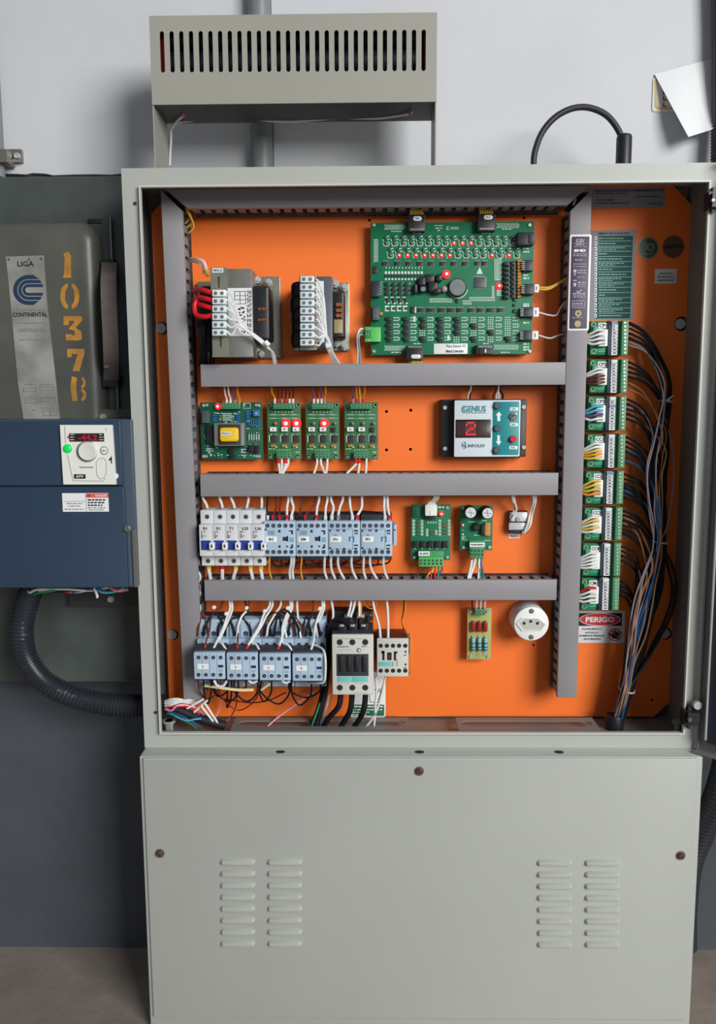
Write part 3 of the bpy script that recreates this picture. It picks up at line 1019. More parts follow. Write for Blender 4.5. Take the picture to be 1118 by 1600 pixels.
def duct(label, px, horiz, slots, miter=(0, 0), tilt=0.0):
    """slotted duct: cover, base, a solid back wall and single tines on the side(s) the camera sees"""
    x0, x1, z0, z1 = R(*px, YD0)
    t = thing('wiring_duct', label, 'wiring duct', (px[0] + px[2]) / 2, (px[1] + px[3]) / 2, YP, 'grey slotted wiring ducts')
    sh = lambda z: tilt * (z - (z0 + z1) / 2)       # a duct hung a little out of plumb
    m = MB()
    a, b = miter
    if horiz:
        out = [(x0, z1), (x1, z1), (x1 - b, z0), (x0 + a, z0)]
    else:
        out = [(x0, z1 - b), (x1, z1 - a), (x1, z0), (x0, z0)]
    out = [(x + sh(z), z) for x, z in out]
    cx, cz = sum(p[0] for p in out) / 4, sum(p[1] for p in out) / 4

    def ins(e):
        return [(x + (e if x < cx else -e), z + (e if z < cz else -e)) for x, z in out]
    m.loops([[(x, YD0 + 0.007, z) for x, z in out], [(x, YD0 + 0.0012, z) for x, z in out], [(x, YD0 + 0.0003, z) for x, z in ins(0.0005)], [(x, YD0, z) for x, z in ins(0.0014)]])
    m.out('cover', DUCT, t)
    m = MB()
    if horiz:
        m.box(x0 + a, x1 - b, YP - 0.002, YP - 0.0002, z0 + 0.001, z1 - 0.001)
    else:
        m.loops([[(x + sh(z), y, z) for x, z in ((x0 + 0.001, z0), (x1 - 0.001, z0), (x1 - 0.001, z1 - a), (x0 + 0.001, z1 - b))] for y in (YP - 0.0002, YP - 0.002)])
    m.out('base', DUCT, t)
    m = MB()
    for o_ in (-0.0085, 0.0, 0.0085):
        if horiz:
            m.tube([(x0 + a + 0.004, 0.0885, (z0 + z1) / 2 + o_), (x1 - b - 0.004, 0.0885, (z0 + z1) / 2 + o_)], 0.0075, 8)
        else:
            m.tube([((x0 + x1) / 2 + o_ + sh(z), 0.0885, z) for z in (z0 + 0.004, z1 - max(a, b) - 0.002)], 0.0075, 8)
    m.out('bundled_wiring', mat('bundled_wiring', (30, 28, 32), 0.65, var=0.5, scale=120, second=(70, 64, 64)), t, 'dark bundled wires seen through the slots', kind='stuff')
    # sides: those the camera cannot see are one slotted wall, the others tine by tine
    for side in (0, 1):
        if horiz:
            lo, hi = (x0 + a, x1 - b)
            c0 = z0 + 0.0012 if side == 0 else z1 - 0.0024
        else:
            lo, hi = (z0, z1 - (b if side == 0 else a))
            c0 = x0 + 0.0012 if side == 0 else x1 - 0.0024
        seen = slots[side]
        n = int((hi - lo) / PITCH_D)
        if not seen:
            pts = [(lo, YP - 0.0003), (lo, YP - 0.012)]
            for i in range(n):
                s = lo + (i + 0.2) * PITCH_D
                pts += [(s, YP - 0.012), (s, YD0 + 0.006), (s + TINE, YD0 + 0.006), (s + TINE, YP - 0.012)]
            pts += [(hi, YP - 0.012), (hi, YP - 0.0003)]
            k = len(pts)
            m = MB()
            if horiz:
                v = [(u, y, c0) for u, y in pts] + [(u, y, c0 + 0.0012) for u, y in pts]
            else:
                v = [(c0 + sh(u), y, u) for u, y in pts] + [(c0 + 0.0012 + sh(u), y, u) for u, y in pts]
            m.add(v, [tuple(range(k)), tuple(range(2 * k - 1, k - 1, -1))] + [(i, k + i, k + (i + 1) % k, (i + 1) % k) for i in range(k)])
            m.out('side_wall', DUCT, t)
            continue
        m = MB()
        if horiz:
            m.box(lo, hi, YP - 0.012, YP - 0.0003, c0, c0 + 0.0012)
        else:
            m.loops([[(c + sh(u), y, u) for c, u in ((c0, lo), (c0 + 0.0012, lo), (c0 + 0.0012, hi), (c0, hi))] for y in (YP - 0.0003, YP - 0.012)])
        m.out('side_strip', DUCT, t)
        me0 = None
        org = parent_loc(t)
        for i in range(n):
            s = lo + (i + 0.2) * PITCH_D
            if me0 is None:
                m = MB()
                if horiz:
                    m.box(0, TINE, YD0 + 0.005, YP - 0.0121, 0, 0.0012)
                else:
                    m.box(0, 0.0012, YD0 + 0.005, YP - 0.0121, 0, TINE)
                o = m.out('tine', DUCT)
                me0 = o.data
                o.parent = t
            else:
                o = bpy.data.objects.new('tine', me0)
                COL.objects.link(o)
                o.parent = t
            o.location = (Vector((s, 0, c0)) if horiz else Vector((c0 + sh(s), 0, s))) - org
    return t


mw = 0.0265
duct('long vertical grey duct beside the five breakers and both transformers', (268.5, 296, 300.5, 1094), False, (False, True), (mw, 0), -0.011)
duct('vertical grey duct with the purple sticker, next to the eight terminal boards', (880.5, 296, 912.5, 1090), False, (True, False), (0, mw), 0.0)
duct('grey duct along the top, half in the shade of the cabinet roof', (258, 292, 921, 323.5), True, (True, False), (mw + 0.002, mw + 0.002))
duct('uppermost of the three short cross ducts, under the transformers and large board', (313, 567.5, 883.5, 603), True, (True, False))
duct('middle one of the three short cross ducts, above the five breakers', (312.5, 740, 872, 775), True, (False, True))
duct('lowest of the three short cross ducts, above the white round outlet', (319, 906.5, 869.5, 938.5), True, (False, True))


# ================================================================== SMALL ELECTRICAL BUILDERS
def terminal_strip(parent, x0, y0, x1, y1, n, Yf, Yb, m_=None, name='terminal_block', mouth='bottom', lighter=False):
    """pcb screw terminal: housing, with wire mouths and screws per way"""
    tb = MB().prb(x0, y0, x1, y1, Yf, Yb, 0.0006, 0.0006).out(name, m_ or TERM, parent)
    w_ = (x1 - x0) / n
    mm = MB()
    for i in range(n):
        cx = x0 + w_ * (i + 0.5)
        mm.pb(cx - w_ * 0.28, y0 + (y1 - y0) * 0.22, cx + w_ * 0.28, y0 + (y1 - y0) * 0.80, Yf - 0.0003, Yf)
    mm.out('wire_mouth', mat('terminal_mouth_green', (26, 84, 62), 0.5), tb, kind='stuff')
    mm = MB()
    for i in range(n):
        cx = x0 + w_ * (i + 0.5)
        mm.pc(cx, y0 + (y1 - y0) * 0.5, w_ * 0.17, Yf - 0.0006, Yf, 8)
    mm.out('terminal_screw', METAL, tb, kind='stuff')
    return tb


def pcb(parent, x0, y0, x1, y1, Y, m_=PCB, holes=True):
    b = MB().prb(x0, y0, x1, y1, Y, Y + 0.0016, 0.0004, 0.0001).out('circuit_board', m_, parent)
    if holes:
        for cx, cy in ((x0 + 5, y0 + 5), (x1 - 5, y0 + 5), (x0 + 5, y1 - 5), (x1 - 5, y1 - 5)):
            s = MB()
            p = at(cx, cy, Y)
            s.cyl(p.x, p.z, Y - 0.002, YP - 0.0002, 0.0022, 10)
            s.out('standoff', METAL, b)
    return b


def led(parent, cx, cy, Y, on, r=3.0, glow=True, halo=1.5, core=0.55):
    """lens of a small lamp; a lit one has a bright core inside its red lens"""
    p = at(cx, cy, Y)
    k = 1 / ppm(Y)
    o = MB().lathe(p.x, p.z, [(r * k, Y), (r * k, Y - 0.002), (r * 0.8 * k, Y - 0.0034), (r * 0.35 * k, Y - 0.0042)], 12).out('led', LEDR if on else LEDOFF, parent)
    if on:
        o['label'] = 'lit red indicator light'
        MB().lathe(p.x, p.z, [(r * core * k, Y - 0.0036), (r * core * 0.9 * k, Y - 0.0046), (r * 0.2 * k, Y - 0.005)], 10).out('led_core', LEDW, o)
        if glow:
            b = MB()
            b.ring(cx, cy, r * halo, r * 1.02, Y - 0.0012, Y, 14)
            b.out('led_glow_ring', LEDR, o)  # emissive ring stands in for red light spilling onto the board
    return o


def resistors(m, x0, y0, x1, y1, n, horiz, Y, h=0.0016):
    for i in range(n):
        if horiz:
            y = y0 + (y1 - y0) * (i + 0.5) / n
            p, q = at(x0, y, Y - h), at(x1, y, Y - h)
        else:
            x = x0 + (x1 - x0) * (i + 0.5) / n
            p, q = at(x, y0, Y - h), at(x, y1, Y - h)
        m.tube([p, p.lerp(q, 0.2), p.lerp(q, 0.22), p.lerp(q, 0.5), p.lerp(q, 0.78), p.lerp(q, 0.8), q], 0.001, 6, rfun=lambda j: (0.0003, 0.0003, 0.0011, 0.0009, 0.0011, 0.0003, 0.0003)[j])
    return m


def chip(parent, x0, y0, x1, y1, Y, h=0.002, m_=None, legs=None, name='chip'):
    c_ = MB().prb(x0, y0, x1, y1, Y - h, Y, 0.0002, 0.0003).out(name, m_ or CHIP, parent)
    if legs:
        m = MB()
        ax, n = legs
        for i in range(n):
            if ax == 'h':
                cx = x0 + (x1 - x0) * (i + 0.5) / n
                m.pb(cx - 0.35, y0 - 1.6, cx + 0.35, y0, Y - 0.0006, Y)
                m.pb(cx - 0.35, y1, cx + 0.35, y1 + 1.6, Y - 0.0006, Y)
            else:
                cy = y0 + (y1 - y0) * (i + 0.5) / n
                m.pb(x0 - 1.6, cy - 0.35, x0, cy + 0.35, Y - 0.0006, Y)
                m.pb(x1, cy - 0.35, x1 + 1.6, cy + 0.35, Y - 0.0006, Y)
        m.out('pin', METAL, c_, kind='stuff')
    return c_


# ================================================================== TRANSFORMERS
t = thing('power_transformer', 'big transformer with red sleeves and a printed paper label', 'transformer', 370, 562, YP)
x0, x1, z0, z1 = R(385, 432, 438.5, 560, 0.094)
MB().rbox(x0, x1, 0.094, YP - 0.0002, z0, z1, 0.002, 0.0006).out('mounting_foot', PLATEG, t)
x0, x1, z0, z1 = R(310, 440, 350, 556, 0.094)
MB().rbox(x0, x1, 0.092, YP - 0.0002, z0, z1, 0.002, 0.0006).out('mounting_foot', PLATEG, t)
x0, x1, z0, z1 = R(353, 420, 394, 558, 0.036)
MB().rbox(x0, x1, 0.036, 0.092, z0, z1, 0.0006, 0.0004).out('core', CORE, t)
m = MB()
for i in range(7):
    y = 423 + i * 0.0
# paper label wrapped over the core
lb = MB().pb(355.5, 450, 394, 525, 0.0355, 0.036).out('label', PAPER, t, 'white printed paper label')
m = MB()
for x in (366, 374.5, 383):
    m.pb(x, 455, x + 0.7, 475, 0.0352, 0.0355)
for y in (455, 461.5, 468, 474.5):
    m.pb(366, y, 384, y + 0.7, 0.0352, 0.0355)
q = random.Random(3)
for x in (386, 388.5, 391):
    y = 454
    while y < 520:
        h = q.uniform(2, 7)
        m.pb(x, y, x + 1.3, min(y + h, 521), 0.0352, 0.0355)
        y += h + q.uniform(1, 3)
for i in range(26):
    x, y = q.uniform(368, 382), q.uniform(479, 518)
    m.pb(x, y, x + q.uniform(1, 4), y + q.uniform(1, 3), 0.0352, 0.0355)
m.out('print', INK, lb, kind='stuff')
# windings either side of the core
x0, x1, z0, z1 = R(394, 446, 421, 532, 0.044)
wd = MB().rbox(x0 - 0.001, x1, 0.044, 0.088, z0, z1, 0.004, 0.004).out('winding', BLACK, t)
m = MB()
for y in (481, 498):
    for dx in (0, 6, 11):
        m.pb(403 + dx, y, 407.5 + dx, y + 3, 0.0434, 0.044)
m.out('exposed_copper', COPPER, wd, kind='stuff')
x0, x1, z0, z1 = R(312, 446, 352, 548, 0.05)
MB().rbox(x0, x1, 0.05, 0.09, z0, z1, 0.004, 0.003).out('winding', BLACK, t)
# front bar that carries the terminals, with two slots
a, b, c, d = R(330, 418, 356, 558, 0.024)
hs = [stadium(*R(340, 432, 343, 450, 0.024), 3), stadium(*R(343, 524, 346, 543, 0.024), 3)]
hb = holed([(a, c), (b, c), (b, d), (a, d)], hs, 0.024, 0.0265)
hb.out('terminal_bar', PLATEG, t)
m = MB()
x0, x1, z0, z1 = R(331, 419, 355, 558, 0.0266)
m.box(x0 + 0.002, x1 - 0.001, 0.0275, 0.04, z0 + 0.001, z1 - 0.001)
m.out('bar_bracket', CORE, t)
text_lbl = MB().pb(331.5, 419, 348.5, 426, 0.0236, 0.024).out('tag', WHITE, t)
text('PR9210', 333, 420.5, 347, 424.8, 0.0233, INK, text_lbl, 0.02)
for i in range(6):
    y = 458.5 + i * 12.3
    tb = MB()
    tb.prb(331, y - 6.0, 352.5, y + 4.5, 0.012, 0.0239, 0.001, 0.001)
    tb = tb.out('terminal', GENWHITE if i else WHITE, t)
    for dx in (336.5, 346.5):
        MB().pc(dx, y - 0.5, 2.7, 0.0113, 0.012, 12).out('screw', DULL, tb)
for cx, cy in ((402, 437), (419.5, 441), (401, 548), (408, 553), (330, 553)):
    p = at(cx, cy, 0.08)
    m = MB().tube([(p.x, 0.094, p.z), (p.x, 0.076, p.z)], 0.0028, 8)
    m.tube([(p.x, 0.086, p.z), (p.x, 0.080, p.z)], 0.0052, 6)
    m.out('bolt', METAL, t)
# red sleeves looping from the terminals
for i, (ya, yb) in enumerate(((452, 458), (465, 470), (476, 482), (489, 493))):
    MB().pt([(331, yb, 0.018), (322, yb - 3, 0.02), (310, ya, 0.03), (303, ya + 3, 0.05)] if i < 3 else [(331, yb, 0.018), (318, yb + 2, 0.02), (306, yb - 2, 0.026), (304, yb - 18, 0.03), (312, 466, 0.03), (322, 468, 0.024)], 3.9, 10).out('red_sleeve', RED, t)
G = 'wires at the big transformer'
wire('white', [(298, 404, 0.07), (309, 405, 0.05), (318, 409, 0.045), (322, 420, 0.045), (324, 432, 0.05)], 'white wire bending into the yellow sleeve above the big transformer', G, 2.0, ferrule='yellow', fl=13)
wire('white', [(298, 408, 0.07), (308, 410, 0.055), (315, 415, 0.05), (319, 428, 0.055)], 'inner white wire beside the yellow sleeve above the big transformer', G, 1.8)
for i, y in enumerate((456, 468, 481, 494, 506, 517)):
    wire('white', [(353, y, 0.018), (362, y + 6, 0.018), (372, 492 + i * 3.4, 0.018), (382, 511 + i * 0.7, 0.02), (398, 523 + i * 0.9, 0.022), (414, 536 + i, 0.03), (424 + i * 0.6, 552, 0.045), (428 + i * 0.7, 572, 0.062)],
         ORD[i] + ' white wire down from the top terminal of the big transformer', G, 1.5)
m = MB().pt([(414, 534, 0.026), (420, 540, 0.026)], 4, 8).out('cable_tie', WHITE)
tag(m, 'white tie round the white wires leaving the big transformer', 'cable tie')
q = random.Random(11)
for i in range(6):
    x = 309 + i * 4.2
    wire('black', [(x, 497 + q.uniform(0, 10), 0.046), (x + q.uniform(-5, 3), 520, 0.04), (x + q.uniform(-3, 6), 545, 0.05), (x + 2, 572, 0.07)], ORD[i] + ' black wire in the tangle under the red sleeves', 'black wires beside the big transformer', 2.0)
for i, (x, y) in enumerate(((313, 512), (322, 508), (313, 524), (326, 511))):
    pass

t = thing('control_transformer', 'small transformer with a long white terminal strip', 'transformer', 502, 552, YP)
x0, x1, z0, z1 = R(459, 442, 546, 549, 0.0945)
MB().rbox(x0, x1, 0.0945, YP - 0.0002, z0, z1, 0.003, 0.0006).out('mounting_foot', PLATEG, t)
x0, x1, z0, z1 = R(487, 432, 519, 545, 0.04)
MB().rbox(x0, x1, 0.04, 0.093, z0, z1, 0.0006, 0.0004).out('core', mat('dark_blue_core', (96, 100, 112), 0.45, 0.3, var=0.15, scale=90), t)
lb = MB().pb(494, 439, 506, 535, 0.0396, 0.04).out('label', PAPER, t)
m = MB()
for y in (455, 467, 479, 491, 503):
    m.pb(496, y, 503, y + 1.5, 0.0393, 0.0396)
m.out('print', INK, lb, kind='stuff')
x0, x1, z0, z1 = R(519, 455, 538, 528, 0.05)
wd = MB().rbox(x0 - 0.001, x1, 0.05, 0.09, z0, z1, 0.003, 0.003).out('winding', BLACK, t)
for i, y in enumerate((476, 485, 493)):
    m = MB()
    for dx in (0, 5.5):
        p, q_ = at(525.5 + dx, y - 2, 0.049), at(529.5 + dx, y + 2, 0.049)
        m.pc(527.5 + dx, y, 3, 0.0465, 0.05, 10)
    m.out('exposed_copper', COPPER, wd, kind='stuff')
MB().prb(521, 499, 535, 521, 0.047, 0.05, 0.001, 0.001).out('tape', GOLD, wd)
x0, x1, z0, z1 = R(455, 441, 480, 541, 0.048)
MB().rbox(x0, x1, 0.048, 0.09, z0, z1, 0.004, 0.004).out('winding', BLACK, t)
a, b, c, d = R(468, 431, 494, 547, 0.026)
MB().rbox(a, b, 0.026, 0.0275, c, d, 0.001, 0.0003).out('terminal_bar', PLATEG, t)
MB().box(a + 0.004, b - 0.002, 0.0276, 0.04, c + 0.002, d - 0.002).out('bar_bracket', CORE, t)
for i in range(9):
    y = 436 + i * 12.35
    tb = MB().prb(468.5, y - 5.0, 490.5, y + 5.2, 0.013, 0.0259, 0.001, 0.001).out('terminal', GENWHITE, t)
    for dx in (474.5, 484.5):
        MB().pc(dx, y, 2.7, 0.0123, 0.013, 12).out('screw', DULL, tb)
for cx, cy in ((524, 443), (538, 449), (538, 541), (465, 542), (526, 536)):
    p = at(cx, cy, 0.084)
    m = MB().tube([(p.x, 0.094, p.z), (p.x, 0.080, p.z)], 0.0028, 8)
    m.tube([(p.x, 0.090, p.z), (p.x, 0.084, p.z)], 0.0056, 6)
    m.out('bolt', METAL, t)
G = 'wires at the small transformer'
for i in range(9):
    y = 436 + i * 12.35
    wire('white', [(491, y, 0.02), (498, y + 5, 0.018), (506 + 0.3 * i, min(y + 34, 524), 0.022), (510 + i * 0.7, 536, 0.028), (514 + i * 0.8, 552, 0.04), (523 + i * 1.1, 571, 0.062)],
         ORD[i] + ' white wire down from the top of the small terminal strip', G, 1.5, ferrule_start='red' if i in (0, 5, 8) else None, fl=4)
m = MB().pt([(509, 541, 0.026), (517, 540, 0.026)], 4, 8).out('cable_tie', WHITE)
tag(m, 'white tie round the white wires leaving the small transformer', 'cable tie')
q = random.Random(12)
for i in range(5):
    wire('black', [(468, 441 + i * 19, 0.04), (459 - q.uniform(0, 4), 446 + i * 19, 0.045), (455 + q.uniform(0, 5), 470 + i * 18, 0.05), (466, 478 + i * 15, 0.05)], ORD[i] + ' black loop down along the small transformer winding', 'black loops at the small transformer', 1.7)

# ================================================================== MAIN CONTROLLER BOARD
t = thing('controller_board', 'large green controller board with rows of red indicator lights', 'circuit board', 705, 554, YP)
YM = 0.082
bd = pcb(t, 579, 347, 832, 554, YM)
silk = MB()
Ys = YM - 0.0004
for r_, (xs, y) in enumerate(((603.6, 380.5), (610.2, 399.5))):
    for i in range(16 if r_ == 0 else 16):
        x = xs + 13.15 * i
        if x > 804 and r_ == 0:
            continue
        on = (r_ == 0 and i in (8, 9, 10)) or (r_ == 1 and i in (1, 2, 3, 4, 5, 6, 7, 12, 14))
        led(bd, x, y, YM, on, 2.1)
        if not on:
            silk.ring(x + 0.5, y, 4.2, 3.2, Ys, YM, 10, 200, 420)
        chip(bd, x - 4.6, y - 10.5, x - 0.6, y - 5.8, YM, 0.0012, name='resistor')
        line(silk, [(x, y - 10), (x + 4, y - 12)], 1.4, Ys)
        line(silk, [(x + 1.5, y - 6), (x + 5, y - 7.5)], 1.4, Ys)
        line(silk, [(x - 5.5, y - 7), (x - 5.5, y - 3)], 1.0, Ys)
        line(silk, [(x - 5.5, y - 1), (x - 3.5, y + 4.5)], 1.1, Ys)
for i, x in enumerate((602, 621, 638.5, 656, 673.5, 692, 709.5, 727, 746, 757.5)):
    if i < 8:
        chip(bd, x - 4.6, 408.8, x + 4.6, 415, YM, 0.0018, legs=('h', 5))
    else:
        chip(bd, x - 4.2, 408.4, x + 4.2, 414.6, YM, 0.0018, legs=('h', 5))
for i in range(12):
    x = 602.5 + i * 5.1
    m = silk
    m.pb(x - 1.6, 424, x + 1.6, 428.2, Ys - 0.0002, YM)
    m.pb(x - 1.4, 434.5, x + 1.4, 437.5, Ys - 0.0002, YM)
    line(silk, [(x, 420), (x + 1.2, 417)], 1.0, Ys)
dk = MB()
for i in range(12):
    x = 602.5 + i * 5.1
    dk.pb(x - 1.5, 428.6, x + 1.5, 434, YM - 0.0012, YM)
for ci in range(4):
    for rj in range(3):
        x, y = 601 + ci * 10, 441.5 + rj * 7.4
        chip(bd, x, y, x + 7.4, y + 5.0, YM, 0.002, name='diode')
        silk.pb(x + 8, y + 0.6, x + 10, y + 2, Ys, YM)
for ci in range(4):
    x = 602 + ci * 9.4
    chip(bd, x + 1, 466, x + 5.4, 472.5, YM, 0.002, name='transistor')
    for a_ in ((x - 1.4, 463.8, x + 3, 465.4), (x + 3, 473, x + 7, 475), (x - 1, 470, x + 0.4, 474), (x - 1, 477.5, x + 6, 480), (x - 1, 484, x + 5.5, 486.4), (x - 0.6, 480, x + 1, 484)):
        silk.pb(*a_, Ys, YM)
    dk.pb(x + 1.5, 480, x + 5.5, 484, YM - 0.001, YM)
dk.out('small_components', CHIP, bd, kind='stuff')
# black inductors, capacitors, sounder
for a_ in ((653, 432, 665, 447), (662, 428, 679, 442), (668, 440, 684, 456), (680, 428, 691, 440), (654, 446, 666, 457), (676, 449, 689, 459), (645.5, 443, 652, 459)):
    MB().prb(*a_, YM - 0.009, YM, 0.003, 0.002).out('inductor', BLACK, bd)
p = at(660.5, 451.6, YM - 0.01)
MB().lathe(p.x, p.z, [(0.0036, YM), (0.0036, YM - 0.009), (0.003, YM - 0.010)], 14).out('capacitor', SILVERCAN, bd)
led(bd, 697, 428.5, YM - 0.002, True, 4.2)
led(bd, 693.5, 452, YM - 0.004, False, 5)
p = at(714.5, 449, YM - 0.009)
k = 1 / ppm(YM)
sd = MB().lathe(p.x, p.z, [(13.5 * k, YM), (13.5 * k, YM - 0.0075), (12.6 * k, YM - 0.009), (11.6 * k, YM - 0.009)], 24).out('sounder', BLACK, bd)
MB().lathe(p.x, p.z, [(12.2 * k, YM - 0.0085), (12.0 * k, YM - 0.0096), (2 * k, YM - 0.0096)], 24).out('cap', mat('sounder_grey', (126, 130, 134), 0.4, 0.3, var=0.2, scale=120), sd)
silk.ring(715, 450, 15.5, 14.3, Ys, YM, 24, 190, 350)
c_ = chip(bd, 741, 433, 757.5, 449.5, YM, 0.0024, mat('mcu_grey', (72, 78, 82), 0.45), ('h', 11))
m = MB()
for i in range(11):
    y = 434 + i * 1.45
    m.pb(739, y - 0.3, 741, y + 0.3, YM - 0.0006, YM)
    m.pb(757.5, y - 0.3, 759.5, y + 0.3, YM - 0.0006, YM)
m.out('pin', METAL, c_, kind='stuff')
quad(silk, [(744, 428), (749, 417), (754, 428)], Ys, YM)
# header pads
for i in range(16):
    silk.pb(773.5, 405 + i * 2.05, 781.5, 405.9 + i * 2.05, Ys, YM)
line(silk, [(772.5, 404), (772.5, 437.5), (782.5, 437.5), (782.5, 404)], 0.8, Ys)
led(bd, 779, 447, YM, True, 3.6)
for i in range(4):
    silk.pb(775.5, 453.5 + i * 2.4, 783, 454.8 + i * 2.4, Ys, YM)
for x0_, n_, y_ in ((671, 15, 468.5), (723, 6, 472), (733, 17, 466.5)):
    for i in range(n_):
        silk.pb(x0_ + i * 2.4, y_ - 2.6, x0_ + 1.2 + i * 2.4, y_ + 0.2, Ys, YM)
        silk.pb(x0_ + i * 2.4, y_ + 1.2, x0_ + 1.2 + i * 2.4, y_ + 4.0, Ys, YM)
for i in range(12):
    silk.pb(768, 447 + i * 1.6, 772, 447.8 + i * 1.6, Ys, YM)
# relay drivers and the column of amber resistors
for i in range(8):
    y = 409 + i * 7.4
    chip(bd, 787, y, 796, y + 5.4, YM, 0.006, BLACK, name='relay')
    chip(bd, 798, y - 1, 805, y + 4.6, YM, 0.004, BLACK, name='relay')
    line(silk, [(795, y + 6), (800, y + 3.6), (805, y + 6)], 0.9, Ys - 0.001)
m = MB()
for i in range(12):
    y = 406.5 + i * 5.1
    p, q_ = at(807.5, y + 2, YM - 0.003), at(813.5, y - 0.5, YM - 0.003)
    MB().tube([p, p.lerp(q_, 0.1), p.lerp(q_, 0.9), q_], 0.0018, 8, rfun=lambda j: (0.0008, 0.0019, 0.0019, 0.0008)[j]).out('amber_resistor', AMBER, bd)
# lower chips
for x0_, x1_ in ((651.5, 664), (667, 680.5), (684.5, 697), (699, 711.5), (713.5, 724.5), (731, 742), (745.5, 756), (760.5, 773.5), (777, 788)):
    chip(bd, x0_, 481.5, x1_, 487.5, YM, 0.0018, legs=('h', 7))
for a_ in ((641.5, 479, 648, 489), (696 + 16, 467, 717, 473), (801, 466, 807, 470.5), (801, 483, 806.5, 488.5), (801, 474.5, 806, 478.5), (582.5, 416, 590, 427)):
    chip(bd, *a_, YM, 0.002)
silk.pb(648, 479.5, 650, 489, Ys - 0.0004, YM)
# output stage: four rows, eight columns
blk = {0: (0, 1, 2, 3), 1: (0, 1, 2, 3), 2: (0, 1, 3), 3: (0, 1, 2, 3), 4: (0, 1, 2), 5: (1, 3), 6: (2,), 7: (3,)}
for ci in range(8):
    for rj in range(4):
        x, y = 601 + ci * 26.6, 495.5 + rj * 10.2
        if rj in blk[ci]:
            chip(bd, x + 1, y, x + 10, y + 4.6, YM, 0.003, BLACK, name='transistor')
            chip(bd, x + 3, y + 4.8, x + 12, y + 8.6, YM, 0.002, name='transistor')
        else:
            for i in range(3):
                line(silk, [(x + 1 + i * 3.4, y + 1 + i * 0.2), (x + 3 + i * 3.4, y)], 1.3, Ys)
                line(silk, [(x + 1 + i * 3.4, y + 5), (x + 3 + i * 3.4, y + 3.6)], 1.3, Ys)
                line(silk, [(x + 1 + i * 3.4, y + 8.4), (x + 3 + i * 3.4, y + 7)], 1.3, Ys)
        for i in range(3):
            line(silk, [(x + 13.5 + i * 3, y + 1.6), (x + 15.5 + i * 3, y)], 1.4, Ys)
            line(silk, [(x + 13.5 + i * 3, y + 6), (x + 15.5 + i * 3, y + 4.4)], 1.4, Ys)
        line(silk, [(x + 21.5, y + 1), (x + 23, y + 3), (x + 21, y + 6)], 1.0, Ys)
for a_ in ((645.5, 494, 648.5, 503), (698.5, 524, 702, 532)):
    silk.pb(*a_, Ys - 0.0004, YM)
# zig-zag jumper pads and small captions
for x0_, y_, n_ in ((601, 355, 12), (776, 352.5, 13), (601, 544, 12), (772, 542.5, 14)):
    for i in range(n_):
        x = x0_ + i * 2.75
        line(silk, [(x - 0.6, y_ - 4), (x + 1.6, y_), (x - 0.6, y_ + 4)], 1.0, Ys)
for i in range(14):
    y = 374 + i * 2.6
    line(silk, [(583.5, y + 1.2), (587.5, y), (590.5, y + 1)], 1.0, Ys)
for i, (x, x2, y) in enumerate(((611, 627, 361.5), (645, 658, 365), (784, 800, 358), (752, 766, 364.6), (611, 627, 550.5), (646, 657, 537), (782, 797, 550.5), (754, 764, 537), (678, 692, 352.5), (680, 690, 356.5), (683, 688, 360))):
    dashes(silk, x, y - 0.7, x2, y + 0.7, Ys, i)
for y in (387, 392, 428.5, 433.5, 474, 477, 503, 536, 541, 545):
    dashes(silk, 817, y, 826, y + 2.6, Ys, int(y))
silk.out('silkscreen', SILK, bd, kind='stuff')
text('INFOLEV', 703.5, 354.5, 716.5, 358.6, Ys, SILK, bd, 0.02)
MB().ring(699.5, 356.5, 2.6, 1.5, Ys, YM, 14, 40, 320).out('emblem', SILK, bd)
# label with the printed code left out
lb = MB().prb(677.5, 536.8, 730, 553, YM - 0.0006, YM, 0.0008, 0.0001).out('label', WHITE, bd, 'white printed label')
text('Placa Sensor V2', 697, 538.8, 727, 542.6, YM - 0.0009, INK, lb, 0.005)
text('PINUCON-R/N', 696, 547, 723.5, 551, YM - 0.0009, INK, lb, 0.03)
# sockets and plugs round the edge
jk = MB()
jk.prb(808, 362.5, 834, 382.5, YM - 0.013, YM, 0.0008, 0.0006)
jk = jk.out('socket', BLACK, t)
MB().prb(825, 364, 836, 381, YM - 0.014, YM - 0.002, 0.003, 0.0006).out('plug', CHAR, jk)
for (a_, tg, sgn) in (((816.5, 406, 832.5, 423), None, 1), ((816, 443.5, 834, 459.5), (834.2, 444, 841.5, 457), 1), ((814.5, 479.5, 832, 495), (832.2, 480.5, 841.5, 495), 1), ((814, 516, 830.5, 531.5), (830.7, 517, 840.5, 530.5), 1), ((579.5, 439, 593.5, 463.5), None, -1)):
    pg = MB().prb(*a_, YM - 0.009, YM, 0.0005, 0.0005).out('connector', mat('connector_navy', (36, 40, 54), 0.45), t)
    m = MB()
    for i in range(5):
        y = a_[1] + (a_[3] - a_[1]) * (i + 0.7) / 5.6
        if sgn > 0:
            m.pb(a_[0] - 2, y, a_[0] + 3, y + 0.9, YM - 0.0095, YM - 0.008)
        else:
            line(m, [(a_[2], y + 1), (a_[2] + 4, y - 2)], 1.0, YM - 0.004)
    m.out('pin', METAL, pg, kind='stuff')
    if tg:
        tgo = MB().prb(*tg, YM - 0.010, YM - 0.006, 0.001, 0.0005).out('tag', WHITE, pg)
        dashes(MB(), (tg[0] + tg[2]) / 2 - 1, (tg[1] + tg[3]) / 2 - 3, (tg[0] + tg[2]) / 2 + 1, (tg[1] + tg[3]) / 2 + 3, YM - 0.0102).out('print', FAINT, tgo, kind='stuff')
